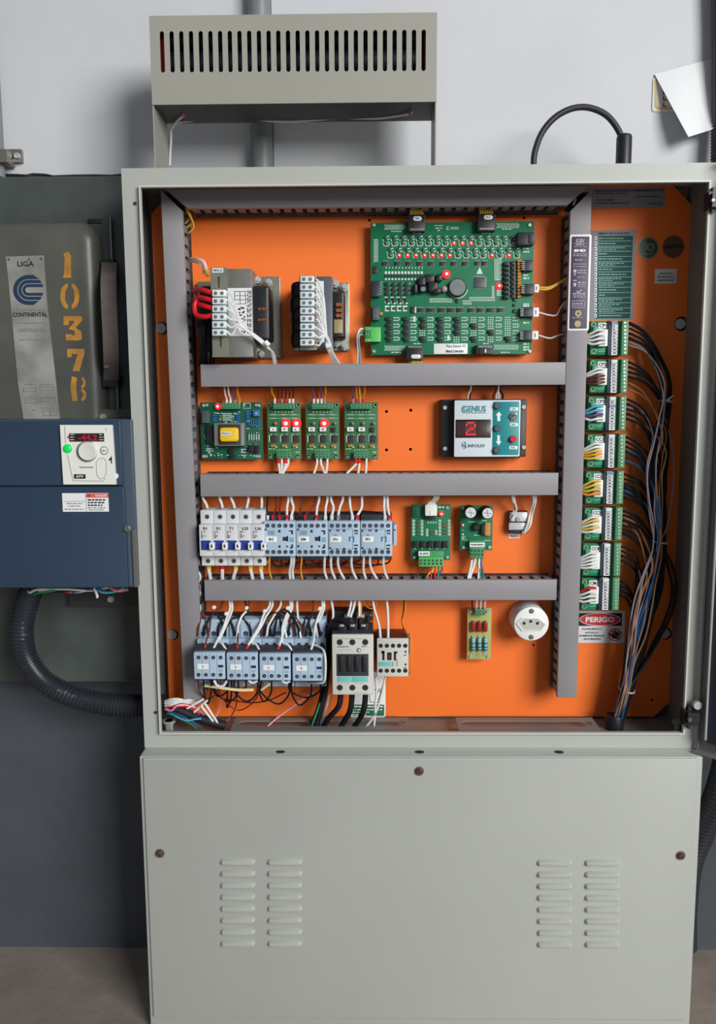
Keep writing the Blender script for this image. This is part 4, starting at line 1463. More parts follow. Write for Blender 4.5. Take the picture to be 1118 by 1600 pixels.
for a_, tg, pins in (((637, 335, 664, 361.5), (645, 337.8, 658.5, 345), 358.5), ((745.5, 334, 773.5, 360.5), (755.5, 336, 769.5, 343), 357.5), ((634, 540.5, 661, 563), (642, 554, 657, 560), 542)):
    pg = MB().prb(*a_, YM - 0.012, YM - 0.001, 0.0008, 0.0008).out('ribbon_plug', BLACK, t)
    tgo = MB().prb(*tg, YM - 0.0126, YM - 0.0121, 0.003, 0.0001).out('tag', WHITE, pg)
    dashes(MB(), tg[0] + 4, tg[1] + 2.6, tg[2] - 4, tg[3] - 2.6, YM - 0.0128).out('print', FAINT, tgo, kind='stuff')
    m = MB()
    for i in range(9):
        m.pb(a_[0] + 4 + i * 2.4, pins - 1.4, a_[0] + 5 + i * 2.4, pins + 1.4, YM - 0.0125, YM - 0.012)
    m.out('pin', METAL, pg, kind='stuff')
hd = MB().prb(743, 539, 770.5, 553, YM - 0.010, YM, 0.0005, 0.0005).out('socket', BLACK, t)
MB().prb(748.5, 545, 770, 553, YM - 0.0108, YM - 0.0101, 0.0003, 0.0002).out('key_wall', CHAR, hd)
MB().pb(757, 545.5, 759.5, 551, YM - 0.0112, YM - 0.0109).out('key', SILK, hd)
m = MB()
for i in range(9):
    m.pb(747 + i * 2.5, 539.8, 748.2 + i * 2.5, 543, YM - 0.0106, YM - 0.0101)
m.out('pin', METAL, hd, kind='stuff')
rl = MB().prb(581.5, 478.5, 592.5, 500, YM - 0.010, YM, 0.0005, 0.0005).out('relay', mat('relay_slate', (70, 82, 88), 0.45), t)
m = MB()
for x in (584, 587, 589.5):
    m.pb(x, 482, x + 0.9, 497, YM - 0.0103, YM - 0.010)
m.out('print', FAINT, rl, kind='stuff')
MB().pc(595.5, 490, 2.6, YM - 0.004, YM, 8).out('capacitor', AMBER, t)
gt = terminal_strip(t, 569.5, 510.5, 579.5, 534, 3, YM - 0.012, YM, TERMB)
MB().prb(579.6, 511, 594.5, 534, YM - 0.012, YM, 0.0005, 0.0005).out('terminal_socket', mat('bright_green_socket', (96, 200, 100), 0.4), gt)
G = 'wires at the large controller board'
for n_, x0_ in (('the top plug nearer the transformers', 650), ('the top plug nearer the black socket', 759)):
    for i in range(6):
        wire('yellow', [(x0_ - 9 + i * 3.8, 335, YM - 0.006), (x0_ - 8.5 + i * 3.4, 329, YM - 0.008), (x0_ - 7 + i * 3, 322, YM)], '%s yellow ribbon wire into %s of the large board' % (ORD[i], n_), G, 1.7)
for i in range(6):
    wire('yellow', [(643 + i * 3, 562, YM - 0.006), (644 + i * 2.7, 567, YM - 0.006), (645 + i * 2.4, 572, YM)], ORD[i] + ' yellow wire counting along the plug under the large board', G, 1.6)
for i in range(2):
    wire('yellow', [(841, 449 + i * 3.5, YM - 0.008), (856, 449 + i * 3, YM - 0.01), (870, 443 + i * 2, YM - 0.01), (886, 433 + i * 2, YM - 0.008)], ('upper' if i == 0 else 'lower') + ' yellow wire from the white tagged plug to the vertical duct', G, 1.5)
for i, y in enumerate((488, 524)):
    wire('white', [(841, y, YM - 0.008), (858, y + 4.5, YM - 0.01), (869, y + 4 - 3 * i, YM - 0.01), (876, y - 8 + 7 * i, YM - 0.01), (886, y - 20 + 18 * i, YM - 0.008)], 'pale wire from the %s long white tag to the vertical duct' % ('upper', 'lower')[i], G, 1.3)
for i, c_ in enumerate(('white', 'green', 'grey')):
    wire(c_, [(570, 514 + i * 5, YM - 0.006), (562, 515 + i * 4, YM - 0.008), (558 + i, 528 + i * 2, YM - 0.008), (559 + i * 1.4, 548, YM - 0.004), (558 + i * 2, 572, YM)], '%s wire drooping from the bright green terminal of the large board' % c_, G, 1.6)

# ================================================================== SECOND ROW: SENSING BOARD AND THREE OPTO BOARDS
YO = 0.083
t = thing('phase_board', 'dark green board with a yellow wrapped transformer, beside the long vertical duct', 'circuit board', 361, 718, YP)
bd = pcb(t, 313.5, 628.5, 410, 718, YO, PCBD)
Ys = YO - 0.0004
tr = MB().prb(334, 661, 381, 697, YO - 0.014, YO, 0.001, 0.001).out('transformer_core', mat('grey_core', (128, 132, 132), 0.45, 0.3), bd)
MB().prb(340.5, 663, 376, 695, YO - 0.0146, YO - 0.0141, 0.001, 0.0003).out('bobbin', mat('dark_brown_bobbin', (62, 46, 34), 0.5), tr)
MB().prb(342.5, 668, 372, 690.5, YO - 0.020, YO - 0.0147, 0.004, 0.0025).out('winding_tape', YELLOW, tr)
lb = MB().pb(345.5, 674.5, 360, 680, YO - 0.0206, YO - 0.0203).out('label', WHITE, tr)
text('PR9210', 346.5, 675.6, 359, 679, YO - 0.0208, INK, lb, 0.02)
terminal_strip(t, 345, 629.5, 374, 639, 6, YO - 0.010, YO, TERMD)
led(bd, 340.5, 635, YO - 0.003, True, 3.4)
chip(bd, 315, 642, 326.5, 661, YO, 0.008, mat('relay_slate', (70, 82, 88), 0.45), name='relay')
MB().prb(395, 641, 405, 650.5, YO - 0.006, YO, 0.0003, 0.0003).out('trimmer', BLUECOMP, bd)
p = at(400, 646, YO - 0.006)
MB().cyl(p.x, p.z, YO - 0.0068, YO - 0.006, 0.0018, 10).out('trimmer_screw', METAL, bd)
for a_ in ((322, 664, 334, 692), (357, 701, 366, 708), (387, 695, 396, 706), (397, 697, 404, 708), (358, 711, 367, 716)):
    chip(bd, *a_, YO, 0.005, BLACK)
m = MB()
resistors(m, 387, 656, 405, 668, 5, False, YO)
resistors(m, 331, 645, 340, 660, 5, True, YO)
resistors(m, 368, 647, 376, 661, 5, True, YO)
resistors(m, 383, 642, 391, 655, 5, True, YO)
m.out('blue_resistor', BLUECOMP, bd, kind='stuff')
m = MB()
resistors(m, 387, 676, 406, 690, 5, False, YO)
resistors(m, 343, 645, 366, 658, 4, True, YO)
resistors(m, 374, 700, 386, 714, 3, True, YO)
resistors(m, 320, 700, 332, 706, 2, True, YO)
m.out('resistor', mat('pale_resistor', (176, 200, 190), 0.4), bd, kind='stuff')
m = MB()
q = random.Random(21)
for i in range(90):
    x, y = q.uniform(318, 405), q.uniform(642, 714)
    if 333 < x < 382 and 660 < y < 698:
        continue
    m.pb(x, y, x + q.uniform(1, 4), y + q.uniform(0.7, 1.6), Ys, YO)
line(m, [(380, 630), (391, 630), (391, 638), (380, 638), (380, 630)], 0.7, Ys)
m.out('silkscreen', SILK, bd, kind='stuff')
m = MB()
for x, y in ((323, 633), (381, 633), (400, 633), (322, 713), (401, 713), (329, 711)):
    m.pc(x, y, 2.2, YO - 0.002, YO, 10)
m.out('mounting_screw', METAL, bd, kind='stuff')
G = 'wires above the second row boards'
for i, (c_, x, x2, fer) in enumerate((('red', 350, 349, None), ('white', 351, 354, 'white'), ('white', 357, 360, 'white'), ('purple', 365, 367, 'grey'), ('orange', 371, 374, None))):
    wire(c_, [(x - 1, 602, 0.066), (x, 614, 0.07), (x2, 624, YO - 0.006), (x2 - 0.5, 632, YO - 0.005)], '%s wire, %s of five into the top of the board with the yellow transformer' % (c_, ORD[i]), G, 1.5, ferrule=fer)

OPTO = (('with two red lights lit', 417.5, ((True, '-A-'), (True, '-B-')), 'first'), ('with one red light lit', 477.5, (), 'second'), ('with no light lit', 537.5, (), 'third'))


def opto_board(label, x, lit, tags, tagtext):
    t = thing('opto_board', label, 'circuit board', x + 26, 718, YP, 'narrow opto boards')
    bd = pcb(t, x, 628.5, x + 52.5, 718, YO, PCBL)
    terminal_strip(t, x + 8.5, 630, x + 42, 639, 6, YO - 0.010, YO, TERMD)
    terminal_strip(t, x + 14, 706.5, x + 37, 716, 4, YO - 0.010, YO, TERMD)
    s = MB()
    for i in range(6):
        s.pb(x + 11 + i * 5.4, 643, x + 13 + i * 5.4, 644.4, Ys, YO)
        s.pb(x + 15 + i * 3.8, 702.5, x + 16.4 + i * 3.8, 704, Ys, YO)
    for y in (648, 653.5):
        for i in range(3):
            for k_ in range(4):
                s.pb(x + 6 + i * 16 + k_ * 2, y - 0.8, x + 7.3 + i * 16 + k_ * 2, y + 0.8, Ys, YO)
        s.pb(x + 2, y, x + 50, y + 0.4, Ys, YO)
    for i in range(3):
        s.pb(x + 2.5 + i * 17.5, 680, x + 4.2 + i * 17.5, 691, Ys - 0.0006, YO)
        s.pb(x + 5 + i * 17, 678.5, x + 7 + i * 17, 680, Ys, YO)
        s.pb(x + 13 + i * 17, 678.5, x + 15 + i * 17, 680, Ys, YO)
        s.pb(x + 12.5 + i * 16, 697.5, x + 15 + i * 16, 699.5, Ys, YO)
    dashes(s, x + 2, 701, x + 12, 702, Ys)
    dashes(s, x + 44, 706, x + 50, 707.4, Ys)
    s.out('silkscreen', SILK, bd, kind='stuff')
    for i in range(3):
        lx = x + 12.5 + i * 16.6
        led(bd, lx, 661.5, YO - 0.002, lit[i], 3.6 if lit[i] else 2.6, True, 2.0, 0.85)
        if tags[i]:
            tg = MB().pb(lx - 8.5 + i * 1.2, 667.5, lx + 1.5 + i * 1.2, 674, YO - 0.0045, YO - 0.002).out('tag', WHITE, bd)
            text(tagtext[i], lx - 5.5 + i * 1.2, 669.4, lx - 1.5 + i * 1.2, 672.4, YO - 0.0048, INK, tg, 0.02)
        else:
            chip(bd, lx - 6, 668, lx + 1, 675, YO, 0.003)
        chip(bd, x + 5.2 + i * 17.2, 680, x + 16 + i * 17.2, 691, YO, 0.003, mat('opto_charcoal', (56, 50, 52), 0.45), ('h', 3), 'optocoupler')
        p, q_ = at(x + 5 + i * 17, 697.5, YO - 0.002), at(x + 13 + i * 17, 695.5, YO - 0.002)
        MB().tube([p, p.lerp(q_, 0.1), p.lerp(q_, 0.9), q_], 0.0016, 8, rfun=lambda j: (0.0006, 0.0016, 0.0016, 0.0006)[j]).out('resistor', AMBER, bd)
    m = MB()
    for xx, yy in ((x + 4, 633), (x + 48, 633), (x + 4.5, 712), (x + 47.5, 712)):
        m.pc(xx, yy, 1.8, YO - 0.002, YO, 10)
    m.out('mounting_screw', METAL, bd, kind='stuff')


opto_board('narrow green board with two red lights lit, next to the yellow transformer board', 417.5, (False, True, True), (1, 1, 1), ('A', 'P', 'L'))
opto_board('narrow green board with a single red light lit, between the two similar boards', 477.5, (False, True, False), (1, 1, 0), ('EI', 'PES', ''))
opto_board('narrow green board with no light lit, beside four small screw holes', 538, (False, False, False), (1, 1, 0), ('PAC', 'PFE', ''))
for bi, (which, ws) in enumerate((('two-light', (('orange', 424, 429, 'white'), ('dark red', 434, 434.5, 'red'), ('dark red', 440, 440, 'grey'), ('dark red', 446, 446, 'red'), ('brown', 452, 452, 'white'), ('dark red', 458, 457.5, 'white'))),
                               ('one-light', (('purple', 488, 490, 'white'), ('dark red', 494, 496, 'white'), ('purple', 501, 502, 'white'), ('orange', 508, 507, 'grey'))),
                               ('unlit', (('purple', 550, 551.5, 'grey'), ('orange', 556, 557, 'red'), ('yellow', 561, 562.5, 'grey'), ('orange', 569, 567, 'red'))))):
    for i, (c_, xa_, xb_, fer) in enumerate(ws):
        wire(c_, [(xa_, 602, 0.066), (xa_ + 0.5, 613, 0.07), (xb_, 622, YO - 0.006), (xb_, 632, YO - 0.005)], '%s wire, %s into the top of the %s narrow board' % (c_, ORD[i], which), G, 1.4, ferrule=fer, fl=9)
G = 'wires below the narrow boards'
for which, ws in (('two-light', ((435, 437, 'red'), (440, 440, None), (446, 442, 'red'), (450, 441, None))), ('one-light', ((495, 490, None), (501, 507, None), (511, 509, None))), ('unlit', ((556, 541, 'red'), (561, 559, 'red'), (572, 571, None)))):
    for i, (xa_, xb_, fer) in enumerate(ws):
        wire('white', [(xa_, 713, YO - 0.005), (xa_, 724, YO - 0.006), ((xa_ + xb_) / 2, 733, 0.074), (xb_, 741, 0.068), (xb_ - 1, 752, 0.068)], 'white wire, %s below the %s narrow board' % (ORD[i], which), G, 1.9, ferrule_start=fer, fl=12)

# ================================================================== MATRIX DISPLAY UNIT
t = thing('display_unit', 'white and teal control unit showing a red figure 2', 'controller', 755, 716, YP)
YG = 0.066
a, b, c, d = R(688, 624, 822, 714, YG + 0.014)
MB().rbox(a, b, YG + 0.014, YP - 0.0003, c, d, 0.0015, 0.001).out('base', BLACK, t)
a, b, c, d = R(708, 623.5, 814, 715, YG)
bx = MB().rbox(a, b, YG, YP - 0.001, c, d, 0.0015, 0.001).out('housing', BLACK, t)
YGf = YG - 0.0006
ov = MB().prb(709.5, 625.5, 812, 713.5, YGf, YG, 0.0015, 0.0001).out('overlay', GENWHITE, bx)
teal = MB().prb(769, 627.5, 810.5, 711, YGf - 0.0003, YGf, 0.0015, 0.0001).out('teal_panel', GENTEAL, ov)
Yt = YGf - 0.0006
text('GENIUS', 723.5, 634, 759, 643.5, Yt, GENTEAL, ov, 0.02)
m = MB()
line(m, [(724, 645), (759, 645)], 0.9, Yt)
line(m, [(725, 634), (722, 637), (721.5, 641), (724, 645)], 1.6, Yt)
m.out('underline', GENTEAL, ov, kind='stuff')
text('INFOLEV', 731, 694, 757.5, 699, Yt, mat('slate_print', (84, 112, 130), 0.6), ov, 0.02)
m = MB()
line(m, [(722, 692), (722, 698), (725, 698)], 1.2, Yt)
line(m, [(724, 691), (727, 691), (727, 700), (723.5, 701)], 1.2, Yt)
line(m, [(723, 694.5), (728.5, 699)], 1.2, Yt)
m.out('emblem', mat('slate_print', (84, 112, 130), 0.6), ov, kind='stuff')
ds = MB().prb(711.5, 655.5, 766.5, 684, YGf - 0.0008, YGf, 0.0005, 0.0002).out('display', DISPLAY, ov)
m = MB()
p0 = (728.6, 660.6)
pat = ('01110', '10001', '00001', '00010', '00100', '01000', '11111')
pat = ('01110', '10001', '00001', '00110', '01000', '10000', '11111')
mm = MB()
for r_ in range(7):
    for c_ in range(5):
        (m if pat[r_][c_] == '1' else mm).pc(p0[0] + c_ * 3.3, p0[1] + r_ * 3.05, 1.2, YGf - 0.0012, YGf - 0.0008, 8)
for r_ in range(7):
    for c_ in range(5):
        for x0_ in (714.5, 747.5):
            mm.pc(x0_ + c_ * 2.9, p0[1] + r_ * 3.05, 0.9, YGf - 0.0010, YGf - 0.0008, 6)
MB().pb(726.8, 658.4, 743.6, 681, YGf - 0.00095, YGf - 0.0008).out('glow_window', mat('red_display_glow', (110, 16, 20), 0.4, emit=0.05), ds)
m.out('digit', DIGIT, ds, 'lit red dot-matrix figure 2', kind='stuff')
mm.out('dark_dots', mat('dark_dots', (88, 50, 50), 0.5), ds, kind='stuff')
for x, y in ((776, 634), (776, 669), (775, 703.5)):
    p = at(x, y, Yt)
    k = 1 / ppm(Yt)
    MB().lathe(p.x, p.z, [(5.2 * k, YGf), (5.2 * k, YGf - 0.004), (4.2 * k, YGf - 0.005)], 14).out('push_button', mat('slate_button', (70, 88, 96), 0.5), teal)
m = MB()
quad(m, [(776.5, 658), (776.5, 649), (774, 649), (779, 643), (783.5, 649), (781, 649), (781, 658)], Yt - 0.0002, YGf)
quad(m, [(776.5, 680), (776.5, 689.5), (774, 689.5), (778.5, 696), (783, 689.5), (780.5, 689.5), (780.5, 680)], Yt - 0.0002, YGf)
m.out('arrow', WHITE, teal, kind='stuff')
for (x0_, y0_, x1_, y1_, s) in ((796, 636.5, 809, 641.8, 'AUT'), (796, 661, 808.5, 666, 'MAN'), (795, 697, 808, 702, 'RES')):
    tg = MB().prb(x0_, y0_, x1_, y1_, Yt - 0.0002, YGf - 0.0003, 0.0006, 0.0001).out('tag', WHITE, teal)
    text(s, x0_ + 3, y0_ + 1.4, x1_ - 3, y1_ - 1.4, Yt - 0.0006, GENTEAL, tg, 0.02)
p = at(800.5, 651, Yt)
sw = MB().lathe(p.x, p.z, [(6.2 * k, YGf), (6.2 * k, YGf - 0.002), (5.0 * k, YGf - 0.003), (3.2 * k, YGf - 0.003), (2.8 * k, YGf - 0.0045)], 6).out('toggle_switch', DULL, teal)
MB().tube([(p.x, YGf - 0.004, p.z), (p.x + 0.002, YGf - 0.009, p.z + 0.003), (p.x + 0.0026, YGf - 0.012, p.z + 0.0042)], 0.0014, 8).out('lever', METAL, sw)
p = at(800.5, 686, Yt)
MB().lathe(p.x, p.z, [(5.2 * k, YGf), (5.2 * k, YGf - 0.005), (4.2 * k, YGf - 0.006)], 14).out('push_button', RED, teal, 'red push button')
for x, y in ((695, 637), (695, 701), (818, 636), (818, 699)):
    MB().pc(x, y, 3.2, YG + 0.012, YG + 0.014, 10).out('screw', METAL, t)
G = 'wires above the white and teal unit'
for i, (c_, xa_, xb_) in enumerate((('white', 736, 730), ('dark red', 738, 733), ('dark red', 776, 770), ('white', 780, 774), ('white', 779, 778), ('black', 781, 784))):
    wire(c_, [(xa_, 601, 0.066), (xa_ - 1, 609, 0.072), (xb_ + 1, 617, 0.076), (xb_, 630, 0.082)], '%s wire, %s into the top of the teal unit' % (c_, ORD[i]), G, 1.7)

# ================================================================== CIRCUIT BREAKERS
YBk = 0.034
NAMES = ('R1', 'S1', 'T1', 'L25', 'L26')
for i in range(5):
    x = 311.3 + i * 20.2
    t = thing('circuit_breaker', 'white breaker marked %s, %s' % (NAMES[i], ('at the end by the long vertical duct', 'second from the long vertical duct', 'in the middle of the five', 'fourth from the long vertical duct', 'beside the pale blue contactors')[i]), 'breaker', x + 10, 885, YP, 'single pole breakers')
    Yt_ = YBk + 0.016
    xo = 2.6
    a, b, c, d = R(x + xo, 797.5, x + xo + 20.0, 884, Yt_)
    MB().rbox(a, b - 0.0002, Yt_, YP - 0.008, c, d, 0.0008, 0.0006).out('housing', BREAK, t)
    a, b, c, d = R(x, 820, x + 20.1, 869, YBk)
    fr = MB().rbox(a, b - 0.00015, YBk, Yt_ - 0.0001, c, d, 0.0006, 0.0006).out('front', BREAK, t)
    MB().pb(x + 2.5, 844.5, x + 20.1 - 2, 859.5, YBk - 0.0004, YBk).out('lever_window', LEVER, fr)
    lv = MB()
    lv.prb(x + 0.2 + (15 if True else 0), 848.5, x + 23.0, 859, YBk - 0.008, YBk - 0.0005, 0.0006, 0.0006)
    lv.out('lever', WHITE, fr)
    MB().pb(x + 18.0, 851, x + 20.4, 856, YBk - 0.0084, YBk - 0.0081).out('lever_mark', CHAR, fr)
    text(NAMES[i], x + 6, 823.5, x + 12 + (4 if len(NAMES[i]) > 2 else 0), 828, YBk - 0.0003, INK, fr, 0.03)
    m = MB()
    for y_, L_ in ((831, 6.5), (834.5, 3), (837.5, 7), (840, 4.5)):
        dashes(m, x + 2.5, y_ - 0.7, x + 2.5 + L_, y_ + 0.6, YBk - 0.0003, i)
    m.out('print', INK, fr, kind='stuff')
    for y_, xx in ((807.5, x + 12), (876.5, x + 13.5)):
        MB().ring(xx, y_, 3.9, 2.7, Yt_ - 0.0004, Yt_, 16).out('terminal_rim', FAINT, t)
        MB().pc(xx, y_, 2.7, Yt_ - 0.0003, Yt_, 14).out('terminal_screw', mat('dark_screw', (70, 72, 74), 0.4, 0.6), t)
a, b, c, d = R(318, 842, 612, 848, YP - 0.008)
t = thing('din_rail', 'steel rail behind the breakers and contactors of the third row', 'rail', 465, 848, YP)
MB().box(a, b, YP - 0.0078, YP - 0.0003, c - 0.012, d + 0.012).out('rail', DULL, t)
G = 'wires above the breakers'
for i, (xa_, xb_) in enumerate(((316, 325), (342, 348), (360, 367), (387, 384), (407.5, 408))):
    wire('white', [(xa_, 770, 0.064), (xa_ + 1, 779, 0.062), ((xa_ + xb_) / 2 + 1, 787, 0.062), (xb_, 797, 0.064)], 'white wire from the middle duct into the top of breaker ' + NAMES[i], G, 2.1, ferrule='grey', fl=4)
G = 'wires below the breakers'
for i, (xa_, xb_, fc) in enumerate(((326, 329, 'yellow'), (347, 347, 'red'), (368, 363, 'yellow'), (391, 395, 'yellow'), (407, 410, 'yellow'))):
    wire('white', [(xa_, 884, 0.062), (xa_, 890, 0.06), ((xa_ + xb_) / 2, 898, 0.062), (xb_, 909, 0.066)], 'white wire with %s sleeve below breaker %s' % (fc, NAMES[i]), G, 2.9, ferrule_start=fc, fl=6)

# ================================================================== ROW OF FOUR BLUE CONTACTORS
YC = 0.042


def contactor(x, name, label, style):
    t = thing('contactor', label, 'contactor', x + 25, 874, YP, 'pale blue contactors of the third row')
    a, b, c, d = R(x + 1, 804.5, x + 50.0, 875, YC + 0.012)
    MB().rbox(a, b - 0.0004, YC + 0.012, YP - 0.0078, c, d, 0.001, 0.0008).out('base', CHAR, t)
    a, b, c, d = R(x + 0.4, 814.5, x + 50.2, 869.5, YC)
    fr = MB().rbox(a, b, YC, YC + 0.0119, c, d, 0.0012, 0.001).out('front', BLUEC, t)
    for y_ in (821.5, 862.5):
        for i in range(5):
            cx = x + 6 + i * 9.4
            pos = MB().pc(cx, y_, 3.3, YC - 0.0003, YC, 14).out('terminal_hole', BLUED, fr)
            MB().pc(cx - 0.3, y_ + 0.4, 1.5, YC - 0.0006, YC - 0.0003, 8).out('screw', DULL, pos)
    lb = MB().prb(x + 3.5, 838.5, x + 20.5, 847, YC - 0.0006, YC, 0.0006, 0.0001).out('label', WHITE, fr)
    text(name, x + 8.3, 840.6, x + 15.7, 844.8, YC - 0.0009, INK, lb, 0.03)
    m = MB()
    if style == 0:
        for a_ in ((2, 826, 5, 829), (23, 828, 26.5, 832), (40, 828.5, 46, 830.5), (43.5, 830, 46, 835), (30, 839, 37, 845), (36, 837.5, 38.5, 846), (2.5, 852, 5.5, 855), (23.5, 852, 26.5, 856), (35.5, 852.5, 38, 855), (43.5, 850.5, 46, 856.5), (41.5, 854.5, 44, 857)):
            m.pb(x + a_[0], a_[1], x + a_[2], a_[3], YC - 0.0004, YC)
    else:
        for a_ in ((2, 828, 5, 830.5), (13, 828, 18, 830), (23.5, 827.5, 27, 831), (41, 828, 47, 830.5), (42, 832.5, 47, 834.5), (2, 855, 5, 858), (13, 857, 16, 859), (23.5, 856, 27, 860), (41, 851, 47, 853), (41, 856, 46, 858.5), (40, 838, 41, 847), (33, 839, 34.5, 846), (33, 839, 39, 839.8)):
            m.pb(x + a_[0], a_[1], x + a_[2], a_[3], YC - 0.0004, YC)
    m.out('slot', BLUED, fr, kind='stuff')
    m = MB()
    if style == 0:
        for i in range(5):
            m.pb(x + 7 + i * 2.2, 829, x + 8.2 + i * 2.2, 836, YC - 0.0003, YC)
            m.pb(x + 40.5, 840 + i * 1.5, x + 47, 840.8 + i * 1.5, YC - 0.0003, YC)
    else:
        line(m, [(x + 2, 827), (x + 39, 827), (x + 39, 858), (x + 2, 858), (x + 2, 827)], 0.8, YC - 0.0003)
        m.pb(x + 10, 835, x + 14, 837, YC - 0.0003, YC)
    m.out('print', mat('contactor_print', (112, 132, 156), 0.6), fr, kind='stuff')


contactor(411.5, 'BG', 'pale blue contactor marked BG, next to the breakers', 0)
contactor(461.8, 'EM', 'pale blue contactor marked EM, second from the breakers', 0)
contactor(512.0, 'PA1', 'pale blue contactor marked PA1, third from the breakers', 1)
contactor(562.5, 'PF1', 'pale blue contactor marked PF1, at the far end from the breakers', 1)
t = thing('end_bracket', 'blue-grey rail end stop beside the contactor marked PF1', 'end stop', 618, 855, YP)
a, b, c, d = R(613.8, 820, 619.5, 853, YC + 0.02)
MB().rbox(a, b, YC + 0.02, YP - 0.0078, c, d, 0.001, 0.001).out('clamp', BLUEC, t)
screwhead(MB(), 616.5, 828, 1.6, YC + 0.02, 0.001, 8).out('screw', DULL, t)
G = 'wires above the pale blue contactors'
for i, (c_, xa_, xb_, fc) in enumerate((('dark red', 430, 426, 'red'), ('dark red', 439, 436, 'red'), ('white', 450, 448, 'red'), ('white', 455, 455, 'white'), ('black', 418, 418, 'white'), ('brown', 473, 468, 'black'), ('dark red', 492, 476, 'red'), ('white', 498, 494, 'red'), ('white', 511, 508, 'white'), ('white', 517, 518, 'white'), ('white', 535, 528, 'grey'), ('white', 546, 550, 'white'), ('white', 565, 558, 'red'), ('white', 600, 601, 'white'), ('white', 605, 608, 'red'))):
    mid = ((xa_ + xb_) / 2 + (3 if i % 3 == 0 else -1))
    wire(c_, [(xa_, 770, 0.064), (xa_, 781, 0.064), (mid, 793, 0.062), (xb_, 806, 0.054), (xb_, 812, 0.05)], '%s wire, %s along the tops of the pale blue contactors' % (c_, ORD[i]), G, 2.1 if c_ == 'white' else 1.5, ferrule=fc, fl=7)
G = 'wires below the pale blue contactors'
for i, (c_, xa_, xb_) in enumerate((('orange', 421, 424), ('white', 455, 453), ('white', 459, 458), ('orange', 471, 472), ('white', 507, 510), ('white', 517, 523), ('white', 528, 537), ('white', 549, 556), ('white', 568, 571), ('white', 578, 588), ('white', 599, 605))):
    wire(c_, [(xa_, 868, 0.052), (xa_ - 0.5, 880, 0.056), ((xa_ + xb_) / 2 - 2, 892, 0.062), (xb_, 904, 0.066), (xb_ + 1, 912, 0.068)], '%s wire, %s along the undersides of the pale blue contactors' % (c_, ORD[i]), G, 2.1 if c_ == 'white' else 1.5)
G = 'dark loops below the pale blue contactors'
for i, (xa_, xb_, dep) in enumerate(((424, 452, 14), (432, 470, 10), (440, 500, 17), (476, 540, 15), (486, 512, 9), (520, 590, 16), (548, 608, 12), (430, 520, 12), (470, 560, 9))):
    wire('dark red' if i % 3 else 'black', [(xa_, 868, 0.062), (xa_ + 2, 871 + dep * 0.7, 0.07), ((xa_ + xb_) / 2, 871 + dep, 0.074), (xb_ - 2, 871 + dep * 0.7, 0.07), (xb_, 868, 0.062)], '%s dark loop of wire hanging under the pale blue contactors' % ORD[i], G, 1.4)
G = 'dark loops above the pale blue contactors'
for i, (xa_, xb_, dep) in enumerate(((515, 560, 7), (530, 600, 9), (424, 470, 5), (545, 606, 6), (520, 580, 4))):
    wire('black', [(xa_, 812, 0.07), (xa_ + 3, 809 - dep * 0.7, 0.076), ((xa_ + xb_) / 2, 808 - dep, 0.078), (xb_ - 3, 809 - dep * 0.7, 0.076), (xb_, 812, 0.07)], '%s black loop of wire above the pale blue contactors' % ORD[i], G, 1.6)

# ================================================================== LED DRIVER BOARD, POWER BOARD, RECTIFIER
t = thing('driver_board', 'green board with a white plug on top and a red light, under the middle duct', 'circuit board', 673, 876, YP)
bd = pcb(t, 642, 788, 703.5, 875.5, YO, PCB)
pl = MB().prb(664, 789, 682.5, 806, YO - 0.012, YO, 0.0006, 0.0005).out('white_plug', CREAM, t)
MB().pb(671.5, 798, 674.5, 806, YO - 0.0128, YO - 0.0121).out('latch', WHITE, pl)
MB().prb(663.5, 803, 680.5, 811, YO - 0.007, YO, 0.0004, 0.0004).out('socket', BLACK, t)
led(bd, 689, 802.5, YO - 0.003, True, 2.8)
terminal_strip(t, 654, 871, 692, 885.5, 6, YO - 0.012, YO, TERMB)
MB().prb(654, 861, 693, 870.8, YO - 0.011, YO, 0.0004, 0.0004).out('terminal_socket', TERMD, t)
lb = MB().pb(653.5, 861.5, 671, 868.5, YO - 0.0125, YO - 0.0115).out('tag', WHITE, t)
text('IN 8970', 655.5, 863.4, 669, 866.8, YO - 0.0128, INK, lb, 0.02)
chip(bd, 643.5, 790.5, 655.5, 808, YO, 0.003, PCBD, name='relay_pad')
s = MB()
for i in range(5):
    y = 814 + i * 5.2
    for x in (646, 659, 687, 701.5):
        s.ring(x, y, 2.3, 1.1, Ys, YO, 8)
    s.ring(667 + (i % 2) * 14, 828 + i * 2, 2.0, 1.0, Ys, YO, 8)
for i in range(4):
    s.pc(668.5 + i * 4, 816.5, 1.2, Ys - 0.0004, YO, 8)
for i in range(5):
    x = 651 + i * 11.5
    quad(s, [(x - 3, 846), (x + 3.4, 846), (x + 0.4, 850.5)], Ys - 0.0008, YO)
    s.pb(x - 7, 853, x - 2, 854.4, Ys - 0.0008, YO)
    s.pb(x - 4, 851, x - 2.4, 858, Ys - 0.0008, YO)
dashes(s, 684, 791.5, 694, 793.5, Ys, 3)
s.out('silkscreen', SILK, bd, kind='stuff')
m = MB()
resistors(m, 650, 813, 657, 838, 4, True, YO)
resistors(m, 690, 815, 700, 836, 4, True, YO)
resistors(m, 671, 828, 680, 836, 2, True, YO)
m.out('resistor', mat('brown_resistor', (140, 96, 84), 0.4), bd, kind='stuff')
for i in range(5):
    x = 651 + i * 11.5
    chip(bd, x - 6.5, 846, x + 3, 856, YO, 0.004, BLACK, name='transistor')
G = 'wires at the driver board'
for i in range(4):
    wire('white', [(679 + i * 1.8, 771, 0.066), (677 + i * 2.4, 779, 0.068), (670 + i * 3, 785, YO - 0.008), (667 + i * 4, 793, YO - 0.008)], '%s white wire into the white plug under the middle duct' % ORD[i], G, 1.5)
